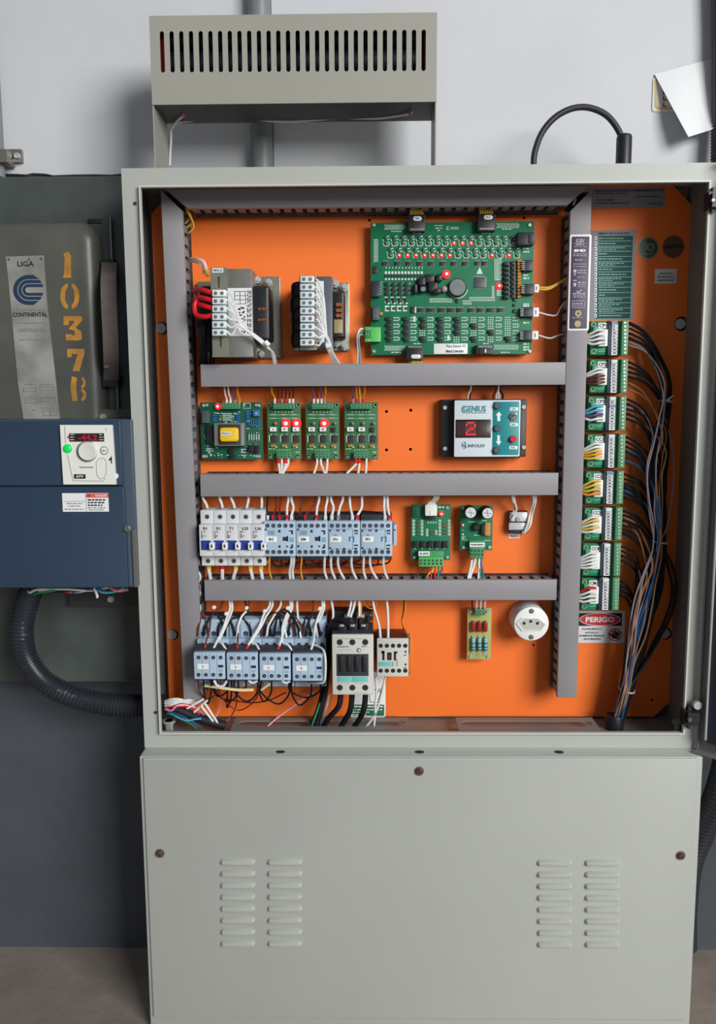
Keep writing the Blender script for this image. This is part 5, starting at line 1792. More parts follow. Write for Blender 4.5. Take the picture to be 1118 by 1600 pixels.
for i, (c_, xa_, xb_) in enumerate((('brown', 656, 652), ('dark red', 668, 668), ('red', 673, 673), ('red', 679, 679), ('yellow', 676, 668), ('green', 685, 684), ('blue', 690, 685))):
    wire(c_, [(xa_, 884, YO - 0.005), (xa_, 891, YO - 0.008), (xb_, 898, 0.072), (xb_, 910, 0.07)], '%s wire, %s below the driver board with the white plug' % (c_, ORD[i]), G, 1.4)

t = thing('power_board', 'small green board with two big round capacitors', 'circuit board', 744, 862, YP)
bd = pcb(t, 718.5, 789.5, 769, 860, YO, PCB)
for x, y, nm in ((735, 801, 0), (761.5, 802, 1)):
    p = at(x, y, YO - 0.022)
    k = 1 / ppm(YO - 0.022)
    cp = MB().lathe(p.x, p.z, [(9.6 * k, YO), (9.6 * k, YO - 0.021), (9.0 * k, YO - 0.022), (8.2 * k, YO - 0.022)], 20).out('capacitor', BLACKR, bd)
    MB().lathe(p.x, p.z, [(8.4 * k, YO - 0.0215), (8.2 * k, YO - 0.0224), (1 * k, YO - 0.0224)], 20).out('capacitor_top', mat('aluminium_top', (226, 230, 232), 0.35, 0.2), cp)
    m = MB()
    line(m, [(x - 6, y - 1), (x + 6, y + 1)], 0.8, YO - 0.0227)
    line(m, [(x - 1, y - 6), (x + 1, y + 6)], 0.8, YO - 0.0227)
    m.out('vent_cross', FAINT, cp, kind='stuff')
p = at(744, 824, YO - 0.008)
k = 1 / ppm(YO)
MB().lathe(p.x, p.z, [(6.2 * k, YO), (6.2 * k, YO - 0.007), (4.5 * k, YO - 0.009)], 18).out('inductor', mat('dark_green_inductor', (22, 44, 38), 0.4), bd)
chip(bd, 751, 820, 757, 836, YO, 0.006, BLACK)
chip(bd, 757.5, 817, 765.5, 837, YO, 0.006, AMBER, name='capacitor')
led(bd, 722.5, 820, YO - 0.001, True, 2.0, False)
chip(bd, 738, 795, 750, 810, YO, 0.003, CHIP)
terminal_strip(t, 734, 855, 756, 872, 4, YO - 0.012, YO, TERMD)
MB().prb(733, 845, 757.5, 854.8, YO - 0.010, YO, 0.0004, 0.0004).out('terminal_socket', TERMD, t)
lb = MB().pb(733.5, 848, 757, 854.5, YO - 0.0112, YO - 0.0103).out('tag', WHITE, t)
text('PWR09-8090-P', 735, 849.8, 755.5, 852.6, YO - 0.0115, INK, lb, 0.02)
s = MB()
for i in range(4):
    dashes(s, 721, 838 + i * 1.6, 727, 838.8 + i * 1.6, Ys, i)
for x, y, x2 in ((722, 828, 724), (731, 815, 741), (728, 844, 766), (740, 836, 750), (722, 856, 732), (752, 813, 760)):
    s.pb(x, y, x2, y + 0.9, Ys, YO)
s.pc(765, 855, 2.3, Ys - 0.0008, YO, 10)
s.pc(723, 835, 1.6, Ys, YO, 8)
s.out('silkscreen', SILK, bd, kind='stuff')
G = 'wires below the board with round capacitors'
for i, (c_, xa_, xb_) in enumerate((('white', 737, 731), ('white', 742, 734), ('green', 747, 750), ('blue', 752, 754), ('white', 749, 747))):
    wire(c_, [(xa_, 871, YO - 0.005), (xa_ - 1, 880, YO - 0.007), ((xa_ + xb_) / 2, 890, 0.074), (xb_, 903, 0.068), (xb_, 911, 0.068)], '%s wire, %s below the board with two round capacitors' % (c_, ORD[i]), G, 1.9, ferrule_start='red' if i == 0 else None, fl=4)

t = thing('rectifier_block', 'small square rectifier with a foil face and white wires', 'rectifier', 811, 834, YP)
bk = MB().prb(795.5, 799, 824, 833, YP - 0.012, YP - 0.0003, 0.0008, 0.0006).out('body', mat('blue_black_body', (44, 48, 70), 0.45), t)
MB().prb(796, 800.5, 823.5, 815, YP - 0.0135, YP - 0.0121, 0.0008, 0.0005).out('foil_face', mat('foil_white', (214, 216, 218), 0.35, 0.3, var=0.15, scale=200), t)
m = MB()
m.prb(794.5, 817, 823, 828, YP - 0.0140, YP - 0.0121, 0.0008, 0.0005)
m.out('foil_face', mat('foil_white', (214, 216, 218), 0.35, 0.3, var=0.15, scale=200), t)
screwhead(MB(), 809, 811.5, 4, YP - 0.0135, 0.003, 12).out('screw', METAL, t)
for i, (xa_, ya_) in enumerate(((800, 803), (799, 812), (820, 830), (817, 832))):
    MB().prb(xa_ - 2, ya_ - 2, xa_ + 3, ya_ + 2, YP - 0.016, YP - 0.0136 if i < 2 else YP - 0.0121, 0.0004, 0.0004).out('tab', METAL, t)
t = thing('tag_label', 'small white tag marked PR8210 under the foil-faced rectifier', 'label', 802, 841, YP)
lb = MB().pb(794.5, 834.5, 811, 841, YP - 0.0006, YP - 0.0001).out('paper', WHITE, t)
text('PR8210', 796, 836, 809.5, 839.6, YP - 0.0009, INK, lb, 0.02)
G = 'wires at the small rectifier'
for i, pts in enumerate((((799, 771, 0.066), (801, 782, 0.07), (804, 792, YP - 0.016), (801, 803, YP - 0.015)), ((802, 771, 0.068), (804, 786, 0.074), (806, 797, YP - 0.017), (799, 813, YP - 0.016)), ((832, 771, 0.066), (833, 783, 0.07), (828, 800, YP - 0.016), (824, 818, YP - 0.017), (819, 830, YP - 0.016)), ((836, 771, 0.068), (836, 785, 0.072), (831, 803, YP - 0.016), (827, 822, YP - 0.018), (818, 833, YP - 0.016)))):
    wire('white', pts, '%s white wire looping to the foil-faced rectifier' % ORD[i], G, 1.8)

# ================================================================== BOTTOM ROW: CONTACTORS WITH AUXILIARY BLOCKS
YA0, YA1, YA2 = 0.052, 0.040, 0.006      # upper terminals, ledge, auxiliary face
for i, (mk, where) in enumerate((('S', 'beside the long vertical duct'), ('D', 'second from the long vertical duct'), ('A', 'third from the long vertical duct'), ('R', 'beside the big beige contactor'))):
    x = 308.5 + i * 50.3
    xa_ = 302 + i * 51.3
    dy = i * 0.9
    t = thing('reversing_contactor', 'pale blue contactor with add-on block marked %s, %s' % (mk, where), 'contactor', x + 25, 1072, YP, 'contactors with add-on blocks')
    a, b, c, d = R(x + 0.5, 968, x + 49.8, 1073, YA0)
    MB().rbox(a, b, YA0, YP - 0.0078, c, d, 0.001, 0.001).out('body', BLUEC, t)
    a, b, c, d = R(x + 0.5, 961, x + 49.8, 967, YA0 + 0.02)
    MB().rbox(a, b, YA0 + 0.02, YP - 0.0079, c, d, 0.001, 0.001).out('dark_base', CHAR, t)
    a, b, c, d = R(x + 0.2, 999, x + 50, 1066, YA1)
    lg = MB().rbox(a, b, YA1, YA0 - 0.0001, c, d, 0.001, 0.001).out('ledge', BLUEC, t)
    m_ = [MB(), MB(), MB()]
    for k_ in range(3):
        cx = x + 9 + k_ * 16
        h_ = MB().pc(cx, 990, 4.0, YA0 - 0.0003, YA0, 14).out('terminal_hole', BLUED, t)
        MB().pc(cx, 990.5, 2.0, YA0 - 0.0006, YA0 - 0.0003, 8).out('screw', DULL, h_)
        m_[0].pb(cx + 6.5, 972, cx + 8, 997, YA0 - 0.0004, YA0)
    for k_ in range(4):
        cx = x + 7.5 + k_ * 12
        h_ = MB().pc(cx, 1007.5, 3.4, YA1 - 0.0003, YA1, 12).out('terminal_hole', BLUED, lg)
        MB().pc(cx, 1008, 1.6, YA1 - 0.0006, YA1 - 0.0003, 8).out('screw', DULL, lg)
    m_[0].out('rib', mat('contactor_print', (112, 132, 156), 0.6), t, kind='stuff')
    a, b, c, d = R(xa_, 1014 + dy, xa_ + 50.4, 1063 + dy, YA2 + 0.008)
    ax = MB().rbox(a, b - 0.0003, YA2 + 0.008, YA1 - 0.0001, c, d, 0.001, 0.001).out('add_on_block', CHAR, t)
    a, b, c, d = R(xa_ + 0.6, 1020 + dy, xa_ + 49, 1061.5 + dy, YA2)
    fr = MB().rbox(a, b, YA2, YA2 + 0.0079, c, d, 0.001, 0.001).out('block_front', BLUEC, ax)
    Yf_ = YA2
    hh = MB()
    sc = MB()
    for y_ in (1027.5, 1054.5):
        for k_ in range(4):
            cx = xa_ + 8 + k_ * 11.5
            hh.pc(cx, y_ + dy, 3.2, Yf_ - 0.0003, Yf_, 12)
            sc.pc(cx, y_ + dy + 0.5, 1.5, Yf_ - 0.0006, Yf_ - 0.0003, 8)
    hh.pb(xa_ + 38.5, 1039 + dy, xa_ + 46.5, 1043 + dy, Yf_ - 0.0003, Yf_)
    hh.out('terminal_hole', BLUED, ax, kind='stuff')
    sc.out('screw', DULL, ax, kind='stuff')
    lb = MB().pb(xa_ + 6.5, 1037.5 + dy, xa_ + 23.5, 1045.5 + dy, Yf_ - 0.0005, Yf_).out('label', WHITE, ax)
    text(mk, xa_ + 13.8, 1040 + dy, xa_ + 16, 1043.2 + dy, Yf_ - 0.0008, INK, ax, 0.03)
    mm = MB()
    for k_ in range(4):
        mm.pb(xa_ + 13.6 + k_ * 11.6 - 0.3, 1022 + dy, xa_ + 13.6 + k_ * 11.6 + 0.3, 1060 + dy, Yf_ - 0.0002, Yf_) if k_ < 3 else None
    for y_ in (1046, 1048.5):
        mm.pb(xa_ + 39, y_ + dy, xa_ + 46, y_ + 0.9 + dy, Yf_ - 0.0002, Yf_)
    mm.out('groove', mat('contactor_print', (112, 132, 156), 0.6), ax, kind='stuff')
t = thing('din_rail', 'steel rail behind the contactors of the bottom row', 'rail', 470, 1010, YP)
a, b, c, d = R(312, 992, 640, 1022, YP - 0.0078)
MB().box(a, b, YP - 0.0078, YP - 0.0003, c, d).out('rail', DULL, t)

# big beige contactor
t = thing('power_contactor', 'big beige contactor with a dark louvred front and teal strip', 'contactor', 549, 1085, YP)
YQ = 0.004
a, b, c, d = R(518.5, 993, 583.0, 1084, YQ + 0.006)
MB().rbox(a, b, YQ + 0.0051, YP - 0.0003, c, d + 0.002, 0.001, 0.001).out('base', CHAR, t)
a, b, c, d = R(518.5, 992, 583.3, 1086.0, YQ)
fr = MB().rbox(a, b, YQ, YQ + 0.005, c, d, 0.0016, 0.0016).out('front', SIEM, t)
for x in (530.5, 550.2, 570.3):
    for y in (1003.5, 1074.5):
        MB().ring(x, y, 5.2, 4.4, YQ - 0.0003, YQ, 18).out('terminal_rim', FAINT, fr)
        h_ = MB().pc(x, y, 4.3, YQ - 0.0004, YQ, 16).out('terminal_hole', INK, fr)
        MB().pc(x, y, 1.8, YQ - 0.0008, YQ - 0.0004, 8).out('screw', CHAR, h_)
h_ = MB().pc(560.3, 1016, 3.4, YQ - 0.0006, YQ, 14).out('clip', DULL, fr)
MB().pc(560.8, 1016.2, 1.7, YQ - 0.0010, YQ - 0.0006, 10).out('clip_centre', WHITE, h_)
wn = MB().prb(525.5, 1022, 575.5, 1056.5, YQ - 0.0005, YQ, 0.0005, 0.0002).out('window', CHAR, fr)
for i in range(4):
    x = 529.5 + i * 11.8
    MB().prb(x, 1025, x + 7.5, 1050.5, YQ - 0.003, YQ - 0.0006, 0.0025, 0.0015).out('window_rib', BLACK, fr)
MB().prb(527, 1057.5, 550.0, 1065.5, YQ - 0.0007, YQ, 0.0003, 0.0002).out('teal_strip', TEAL, fr)
MB().prb(550.6, 1057.5, 574.5, 1065.5, YQ - 0.0007, YQ, 0.0003, 0.0002).out('teal_strip', TEAL, fr)
text('SIEMENS', 526.5, 1009.3, 544.5, 1011.8, YQ - 0.0003, FAINT, fr, 0.02)
text('SIRIUS', 564, 1009, 573, 1011.2, YQ - 0.0003, FAINT, fr, 0.02)
m = MB()
for y_, xa_, xb_ in ((1067.5, 527, 546), (1067.5, 554, 566), (998, 527, 573), (1016, 529, 549), (1081, 529, 535), (1082.5, 553, 574)):
    dashes(m, xa_, y_ - 0.4, xb_, y_ + 0.5, YQ - 0.0003, int(xa_))
m.out('print', mat('pale_print', (160, 160, 156), 0.7), fr, kind='stuff')
# black clip-on block over it, with silver coil terminals
a, b, c, d = R(519, 955.5, 582.5, 986, 0.07)
MB().rbox(a, b, 0.07, YP - 0.0004, c, d, 0.001, 0.001).out('coil_block', BLACK, t)
for cx in (543.5, 562.5):
    MB().prb(cx - 6, 961, cx + 6.5, 966, 0.062, 0.0695, 0.0006, 0.0006).out('coil_terminal', METAL, t)
for cx, cy in ((579, 961), (580, 971)):
    MB().pc(cx, cy, 2, 0.0694, 0.07, 10).out('mounting_screw', PINKRED, t)
for x in (534, 551, 568):
    MB().prb(x - 7.5, 974, x + 7.5, 991, 0.03, 0.07, 0.002, 0.002).out('terminal_cover', BLACK, t)
    MB().prb(x - 4, 976, x + 3, 979.5, 0.0294, 0.0299, 0.001, 0.0003).out('clamp', METAL, t)

# small beige contactor
t = thing('auxiliary_contactor', 'small beige contactor with five terminals top and bottom', 'contactor', 612, 1057, YP)
YQ = 0.034
a, b, c, d = R(588.5, 999, 637.0, 1056, YQ + 0.005)
MB().rbox(a, b, YQ + 0.0041, YP - 0.0078, c, d, 0.001, 0.001).out('base', mat('dark_maroon_base', (84, 40, 36), 0.5), t)
a, b, c, d = R(588.5, 998, 637.8, 1057.5, YQ)
fr = MB().rbox(a, b, YQ, YQ + 0.004, c, d, 0.0012, 0.001).out('front', SIEM, t)
for y_ in (1009, 1048):
    for i in range(5):
        h_ = MB().pc(594.5 + i * 9.6, y_, 3.5, YQ - 0.0003, YQ, 14).out('terminal_hole', INK, fr)
        MB().pc(594.5 + i * 9.6, y_, 1.2, YQ - 0.0005, YQ - 0.0003, 8).out('screw', CHAR, h_)
MB().prb(591, 1034, 613, 1041, YQ - 0.0005, YQ, 0.0003, 0.0002).out('teal_strip', TEAL, fr)
m = MB()
for a_ in ((597, 1017, 600.5, 1031.5), (595.5, 1017, 600.5, 1021), (604.5, 1019.5, 611.5, 1031.5), (615, 1018, 618.5, 1032), (617, 1018, 620.5, 1021), (619.5, 1030, 620.2, 1041), (613, 1034.5, 613.8, 1041)):
    m.pb(*a_, YQ - 0.0003, YQ)
for y_ in (1018, 1038):
    quad(m, [(631, y_), (634.5, y_ - 2), (634.5, y_ + 3)], YQ - 0.0003, YQ)
    m.pb(630.5, y_ + 5, 634.5, y_ + 6.3, YQ - 0.0003, YQ)
m.out('print', INK, fr, kind='stuff')
MB().pb(607, 1023, 609.2, 1028.5, YQ - 0.0006, YQ - 0.0003).out('indicator', REDFILM, fr)

# ---- wires of the bottom row
G = 'wires above the contactors with add-on blocks'
L = [
    ('brown', [(348, 934, 0.066), (346, 947, 0.062), (336, 955, 0.058), (329, 968, 0.05), (327, 985, 0.036), (321, 1005, 0.024), (319.5, 1016, 0.018)], 'red', 'brown wire bending into the block marked S'),
    ('white', [(357, 934, 0.066), (359, 950, 0.06), (353, 968, 0.05), (346, 988, 0.036), (340, 1000, 0.03), (332.5, 1015, 0.018)], None, 'white wire of the first pair, ending in the block marked S'),
    ('white', [(361, 934, 0.066), (362.5, 952, 0.06), (356, 970, 0.05), (347, 990, 0.036), (342, 1001, 0.03), (347, 1006, 0.022), (353, 1015, 0.018)], None, 'white wire of the first pair, splitting off toward the block marked D'),
    ('black', [(382, 934, 0.066), (384, 945, 0.06), (388, 952, 0.056), (380, 965, 0.05)], None, 'black wire into the pale tag above the block marked D'),
    ('brown', [(389, 934, 0.066), (389, 942, 0.06), (386, 952, 0.056), (377, 968, 0.05)], None, 'brown wire into the pale tag above the block marked D'),
    ('white', [(385, 955, 0.054), (377, 964, 0.05), (372, 978, 0.046), (370, 993, 0.047)], None, 'white wire dropping from the pale tag to an upper terminal'),
    ('brown', [(372, 990, 0.036), (371, 1002, 0.026), (370.5, 1016, 0.018)], 'red', 'short brown wire into the block marked D'),
    ('white', [(420, 934, 0.066), (421, 946, 0.06), (412, 960, 0.054), (405, 978, 0.044), (396, 994, 0.032), (390, 1004, 0.026), (384, 1016, 0.018)], 'red', 'white wire of the second pair, red tipped, into the block marked D'),
    ('white', [(424.5, 934, 0.066), (425, 947, 0.06), (415, 964, 0.054), (407, 980, 0.044), (393, 1003, 0.03), (400, 1007, 0.024), (405, 1016, 0.018)], None, 'white wire of the second pair, splitting toward the block marked A'),
    ('white', [(438, 934, 0.066), (438, 946, 0.062), (428, 962, 0.054), (419, 978, 0.048), (416.5, 993, 0.047)], None, 'single white wire to the upper terminal above the block marked A'),
    ('white', [(452, 934, 0.066), (453, 948, 0.06), (446, 964, 0.052), (441, 980, 0.04), (440, 996, 0.03), (433.5, 1017, 0.018)], 'red', 'white wire of the third pair, red tipped, into the block marked A'),
    ('white', [(455.5, 934, 0.066), (456, 950, 0.06), (449, 965, 0.052), (443, 985, 0.04), (441, 1003, 0.028), (450, 1008, 0.022), (456, 1017, 0.018)], None, 'white wire of the third pair, splitting toward the block marked R'),
    ('white', [(448, 966, 0.052), (444, 975, 0.05), (445, 985, 0.048), (447.5, 996, 0.047)], None, 'short white wire beside the third pair, on an upper terminal'),
    ('white', [(464, 934, 0.066), (464, 950, 0.062), (466, 972, 0.054), (468, 986, 0.05), (470, 998, 0.047)], None, 'lone white wire straight down between the third and fourth pairs'),
    ('brown', [(489, 934, 0.066), (489, 950, 0.06), (485, 966, 0.054), (478, 985, 0.048)], None, 'brown wire reaching the upper terminal near the block marked R'),
    ('white', [(502, 934, 0.066), (503, 948, 0.06), (496, 966, 0.052), (492, 980, 0.044), (490, 1000, 0.03), (485, 1018, 0.018)], None, 'white wire of the fourth pair, into the block marked R'),
    ('white', [(505, 934, 0.066), (506, 950, 0.06), (499, 968, 0.052), (493, 976, 0.05), (496, 996, 0.047)], None, 'white wire of the fourth pair, on an upper terminal'),
    ('white', [(489, 1007, 0.026), (497, 1010, 0.02), (505, 1016, 0.01), (508, 1030, 0.002), (508, 1052, 0.002), (506, 1065, 0.006), (497, 1067.5, 0.012), (480, 1067, 0.03)], None, 'white wire looping round the side of the block marked R'),
]
for c_, pts, fc, lab in L:
    wire(c_, pts, lab, G, 1.8 if c_ == 'white' else 1.4, ferrule=fc, fl=8)
for i, (x, y) in enumerate(((334, 949), (353, 959), (385, 950), (413, 955), (449, 950), (499, 951), (488, 974), (324, 976), (397, 979), (374, 986))):
    p = at(x, y, 0.055)
    o = MB().sphere((p.x, 0.055, p.z), 0.0032, 8, 5).out('wire_marker', WHITE)
    tag(o, 'pale clip on the wires above the add-on blocks, %s along the row' % ORD[i], 'wire marker', 'pale clips above the add-on blocks')
G = 'black loops over the upper terminals'
for i, (x0_, x1_, h) in enumerate(((308, 326, 12), (318, 352, 16), (340, 366, 12), (352, 392, 11), (408, 460, 17), (412, 424, 12), (420, 468, 22), (428, 442, 14), (440, 474, 10), (450, 462, 13), (472, 486, 12), (478, 500, 16))):
    wire('black' if i % 4 else 'brown', [(x0_, 994, 0.05), (x0_ + 2, 978, 0.05), ((x0_ + x1_) / 2, 974 - h, 0.056), (x1_ - 3, 978, 0.05), (x1_, 994, 0.05)], '%s black loop over the upper terminals of the bottom contactors' % ORD[i], G, 1.9)
for i, x in enumerate((318, 378)):
    wire('red', [(x, 961, 0.066), (x - 1, 968, 0.06), (x - 3, 976, 0.06)], ('first' if i == 0 else 'second') + ' short red sleeve wire above the upper terminals', 'short red wires above the upper terminals', 2.6)
G = 'wires hanging under the add-on blocks'
q = random.Random(8)
spec = ((332, 356, 22), (336, 372, 30), (352, 384, 14), (366, 402, 30), (354, 362, 40), (404, 424, 30), (408, 452, 34), (455, 486, 36), (452, 500, 24), (344, 402, 44), (310, 340, 26), (318, 330, 34))
for i, (x0_, x1_, dep) in enumerate(spec):
    c_ = 'black' if i not in (9, 10) else 'dark red'
    wire(c_, [(x0_, 1062, 0.03), (x0_ + 1, 1068 + dep * 0.45, 0.04), ((x0_ + x1_) / 2 + q.uniform(-4, 4), 1066 + dep, 0.05), (x1_ - 1, 1068 + dep * 0.5, 0.04), (x1_, 1062, 0.03)], '%s %s wire sagging in a loop under the add-on blocks' % (ORD[i], 'black' if c_ == 'black' else 'dark red'), G, 1.5 if c_ == 'black' else 1.1)
wire('white', [(334, 1063, 0.012), (339, 1071, 0.012), (348, 1072, 0.012), (354, 1064, 0.012)], 'white wire curled under the joint of the blocks marked S and D', G, 2.0)
wire('white', [(388, 1063, 0.014), (394, 1067, 0.014), (402, 1064, 0.014)], 'white wire curled under the joint of the blocks marked D and A', G, 2.0)
wire('white', [(440, 1063, 0.014), (446, 1067, 0.014), (453, 1064, 0.014)], 'white wire curled under the joint of the blocks marked A and R', G, 2.0)
wire('cream', [(317, 1071, 0.036), (340, 1074, 0.034), (370, 1078, 0.034), (396, 1078, 0.036)], 'cream coloured sleeve lying flat under the blocks marked S and D', G, 2.6)
wire('cream', [(408, 1078, 0.036), (416, 1072, 0.034), (424, 1066, 0.034)], 'cream wire end under the block marked A', G, 2.2)
wire('pink', [(328, 1074, 0.07), (341, 1090, 0.08), (344, 1104, 0.085), (337, 1120, 0.08)], 'thin pink wire curving under the block marked S', G, 1.2)
wire('dark red', [(352, 1092, 0.07), (390, 1098, 0.075), (420, 1094, 0.07), (446, 1082, 0.06)], 'thin dark red wire arching low under the add-on blocks', G, 1.1)
wire('dark red', [(369, 1068, 0.06), (369, 1100, 0.07), (360, 1120, 0.07), (345, 1134, 0.06)], 'thin dark red wire dropping to the cabinet floor', G, 1.0)
wire('pink', [(492, 1080, 0.075), (460, 1102, 0.07), (430, 1124, 0.06), (414, 1139, 0.05)], 'long pale straight wire slanting down under the block marked R', G, 1.5)

# big contactor wires and cables
G = 'wires above the beige contactors'
for lab, c_, pts in (('white wire into the first silver coil terminal', 'white', [(549, 934, 0.066), (547, 948, 0.06), (543, 963, 0.056)]), ('white wire beside it on the first silver coil terminal', 'white', [(555, 934, 0.066), (552, 950, 0.06), (547, 964, 0.056)]),
                     ('white wire into the second silver coil terminal', 'white', [(560, 934, 0.066), (561, 948, 0.06), (561, 963, 0.056)]), ('orange wire into the second silver coil terminal', 'orange', [(563, 934, 0.066), (564, 948, 0.06), (563.5, 963, 0.056)]),
                     ('white wire from the duct down behind the big beige contactor', 'white', [(516.5, 934, 0.066), (520, 955, 0.06), (519, 970, 0.06), (516, 976, 0.064)]),
                     ('orange wire curling into a small loop below the lowest cross duct', 'orange', [(566, 934, 0.07), (571, 946, 0.074), (580, 951, 0.074), (587, 946, 0.072), (587, 934, 0.068)]),
                     ('white wire curving into the first terminal of the small beige contactor', 'white', [(582, 934, 0.066), (584, 950, 0.06), (590, 970, 0.055), (593, 985, 0.05), (594, 1000, 0.044)]),
                     ('white wire straight into the second terminal of the small beige contactor', 'white', [(603, 934, 0.066), (605, 950, 0.06), (606, 975, 0.052), (606, 1000, 0.044)]),
                     ('brown wire hanging beside the small beige contactor', 'brown', [(631, 934, 0.066), (630, 955, 0.068), (628, 970, 0.07), (631, 984, 0.066), (634, 992, 0.066)]),
                     ('orange wire running down beside the small beige contactor', 'orange', [(633, 934, 0.066), (633, 950, 0.068), (629, 966, 0.07), (630, 978, 0.066), (636, 990, 0.052), (642, 1000, 0.04), (643, 1025, 0.032), (641, 1048, 0.034), (636, 1056, 0.045)])):
    wire(c_, pts, lab, G, 2.0 if c_ == 'white' else 1.2)
G = 'thick black cables at the beige contactor'
for lab, pts, rr_ in (('thick black cable out of the first bottom terminal', [(532, 1080, 0.03), (531, 1096, 0.028), (526, 1108, 0.03), (514, 1121, 0.036), (504, 1137, 0.05)], 4.6),
                      ('thick black cable out of the middle bottom terminal', [(550, 1080, 0.03), (549, 1096, 0.03), (546, 1112, 0.032), (538, 1126, 0.04), (531, 1138, 0.05)], 4.6),
                      ('thick black cable out of the third bottom terminal', [(571, 1080, 0.03), (570, 1096, 0.03), (567, 1112, 0.032), (560, 1126, 0.04), (551, 1138, 0.05)], 4.6),
                      ('thick black cable from the top of the big contactor passing down its side', [(530, 978, 0.03), (518, 978, 0.036), (512, 992, 0.05), (511, 1030, 0.06), (509, 1072, 0.062), (503, 1100, 0.055), (494, 1137, 0.051)], 5.0),
                      ('second black cable down the side of the big contactor', [(546, 975, 0.028), (530, 968, 0.036), (516, 976, 0.05), (509, 1000, 0.07), (507, 1060, 0.07), (500, 1100, 0.058), (487, 1134, 0.052)], 4.6)):
    wire('black', pts, lab, G, rr_)
wire('white', [(514, 1085, 0.05), (511, 1100, 0.05), (507, 1115, 0.05), (502, 1130, 0.05), (508, 1138, 0.05)], 'white wire running down among the thick black cables', G, 2.0)
wire('green', [(500, 1098, 0.054), (492, 1120, 0.05), (485, 1139, 0.05)], 'green wire running down beside the thick black cables', G, 1.8)
wire('white', [(587, 1056, 0.05), (588, 1080, 0.05), (586, 1100, 0.05), (585, 1125, 0.05), (583, 1140, 0.05)], 'white wire from under the small beige contactor to the floor', G, 1.8)
wire('white', [(602, 1056, 0.05), (597, 1080, 0.05), (590, 1105, 0.05), (582, 1122, 0.05), (568, 1140, 0.05)], 'grey-white wire crossing over below the small beige contactor', G, 1.8)

# instruction sticker behind the cables
t = thing('wiring_sticker', 'white and green printed sticker behind the thick black cables', 'sticker', 574, 1120, YP)
st = MB().prb(547, 1050, 602, 1121, YP - 0.0004, YP - 0.0001, 0.003, 0.0001).out('sheet', WHITE, t)
MB().prb(550, 1101, 600, 1118.5, YP - 0.0007, YP - 0.0004, 0.0015, 0.0001).out('banner', GREENINK, st)
m = MB()
dashes(m, 553, 1103, 598, 1105, YP - 0.0010, 1)
for i, (y, x2) in enumerate(((1108, 597), (1112, 576), (1116, 572))):
    dashes(m, 550.5, y, x2, y + 1.6, YP - 0.0010, i)
m.out('print', WHITE, st, kind='stuff')
m = MB()
line(m, [(577, 1084), (578, 1097), (590, 1098), (600, 1062)], 0.8, YP - 0.0007)
line(m, [(580, 1082), (587, 1076), (594, 1076), (594, 1083)], 0.6, YP - 0.0007)
dashes(m, 588, 1078.5, 593, 1080, YP - 0.0007, 4)
dashes(m, 588, 1081.5, 593, 1083, YP - 0.0007, 5)
m.out('print', INK, st, kind='stuff')

# ================================================================== RC BOARD AND OUTLET
t = thing('filter_board', 'narrow yellow-green board with three dark red capacitors', 'circuit board', 748, 1030, YP)
bd = pcb(t, 729.5, 950, 767, 1030.5, YO, PCBY)
terminal_strip(t, 741.5, 952, 758.5, 961.5, 3, YO - 0.010, YO, TERMD)
for i in range(3):
    x = 739 + i * 9.6
    MB().prb(x - 3.4, 971.5, x + 3.4, 988, YO - 0.006, YO, 0.0022, 0.0014).out('capacitor', mat('dark_red_cap', (150, 34, 36), 0.3), bd)
    p, q_ = at(x, 996, YO - 0.004), at(x, 1018, YO - 0.004)
    MB().tube([p, p.lerp(q_, 0.06), p.lerp(q_, 0.14), p.lerp(q_, 0.5), p.lerp(q_, 0.86), p.lerp(q_, 0.94), q_], 0.003, 10, rfun=lambda j: (0.001, 0.0024, 0.0031, 0.0026, 0.0031, 0.0024, 0.001)[j]).out('resistor', CYAN, bd)
    m = MB()
    for y in (1004, 1010, 1014):
        m.tube([at(x, y, YO - 0.004), at(x, y + 1.2, YO - 0.004)], 0.00325, 10)
    m.out('colour_band', CHAR, bd, kind='stuff')
    MB().ring(x - 1, 1022.5, 3.0, 1.6, Ys - 0.0006, YO, 10).out('solder_ring', METAL, bd)
    MB().pc(x, 994.5, 2.4, YO - 0.0016, YO, 8).out('solder_dot', METAL, bd)
m = MB()
for x, y in ((734, 955), (763, 955)):
    m.pc(x, y, 1.6, YO - 0.0006, YO, 8)
line(m, [(756, 1024), (762, 1019)], 1.4, Ys)
line(m, [(757, 1018), (762, 1026)], 1.0, Ys)
m.out('solder_mark', METAL, bd, kind='stuff')
G = 'wires above the yellow-green board'
for i, c_ in enumerate(('dark red', 'white', 'white', 'white')):
    x = 737 + i * 6.6
    wire(c_, [(x + 0.6, 934, 0.066), (x + 0.4, 944, 0.07), (x - 0.5 + (2 if i == 0 else 0), 953, YO - 0.006)], '%s wire into the top of the yellow-green board' % ORD[i], G, 1.7, ferrule='red' if i else None, fl=3)

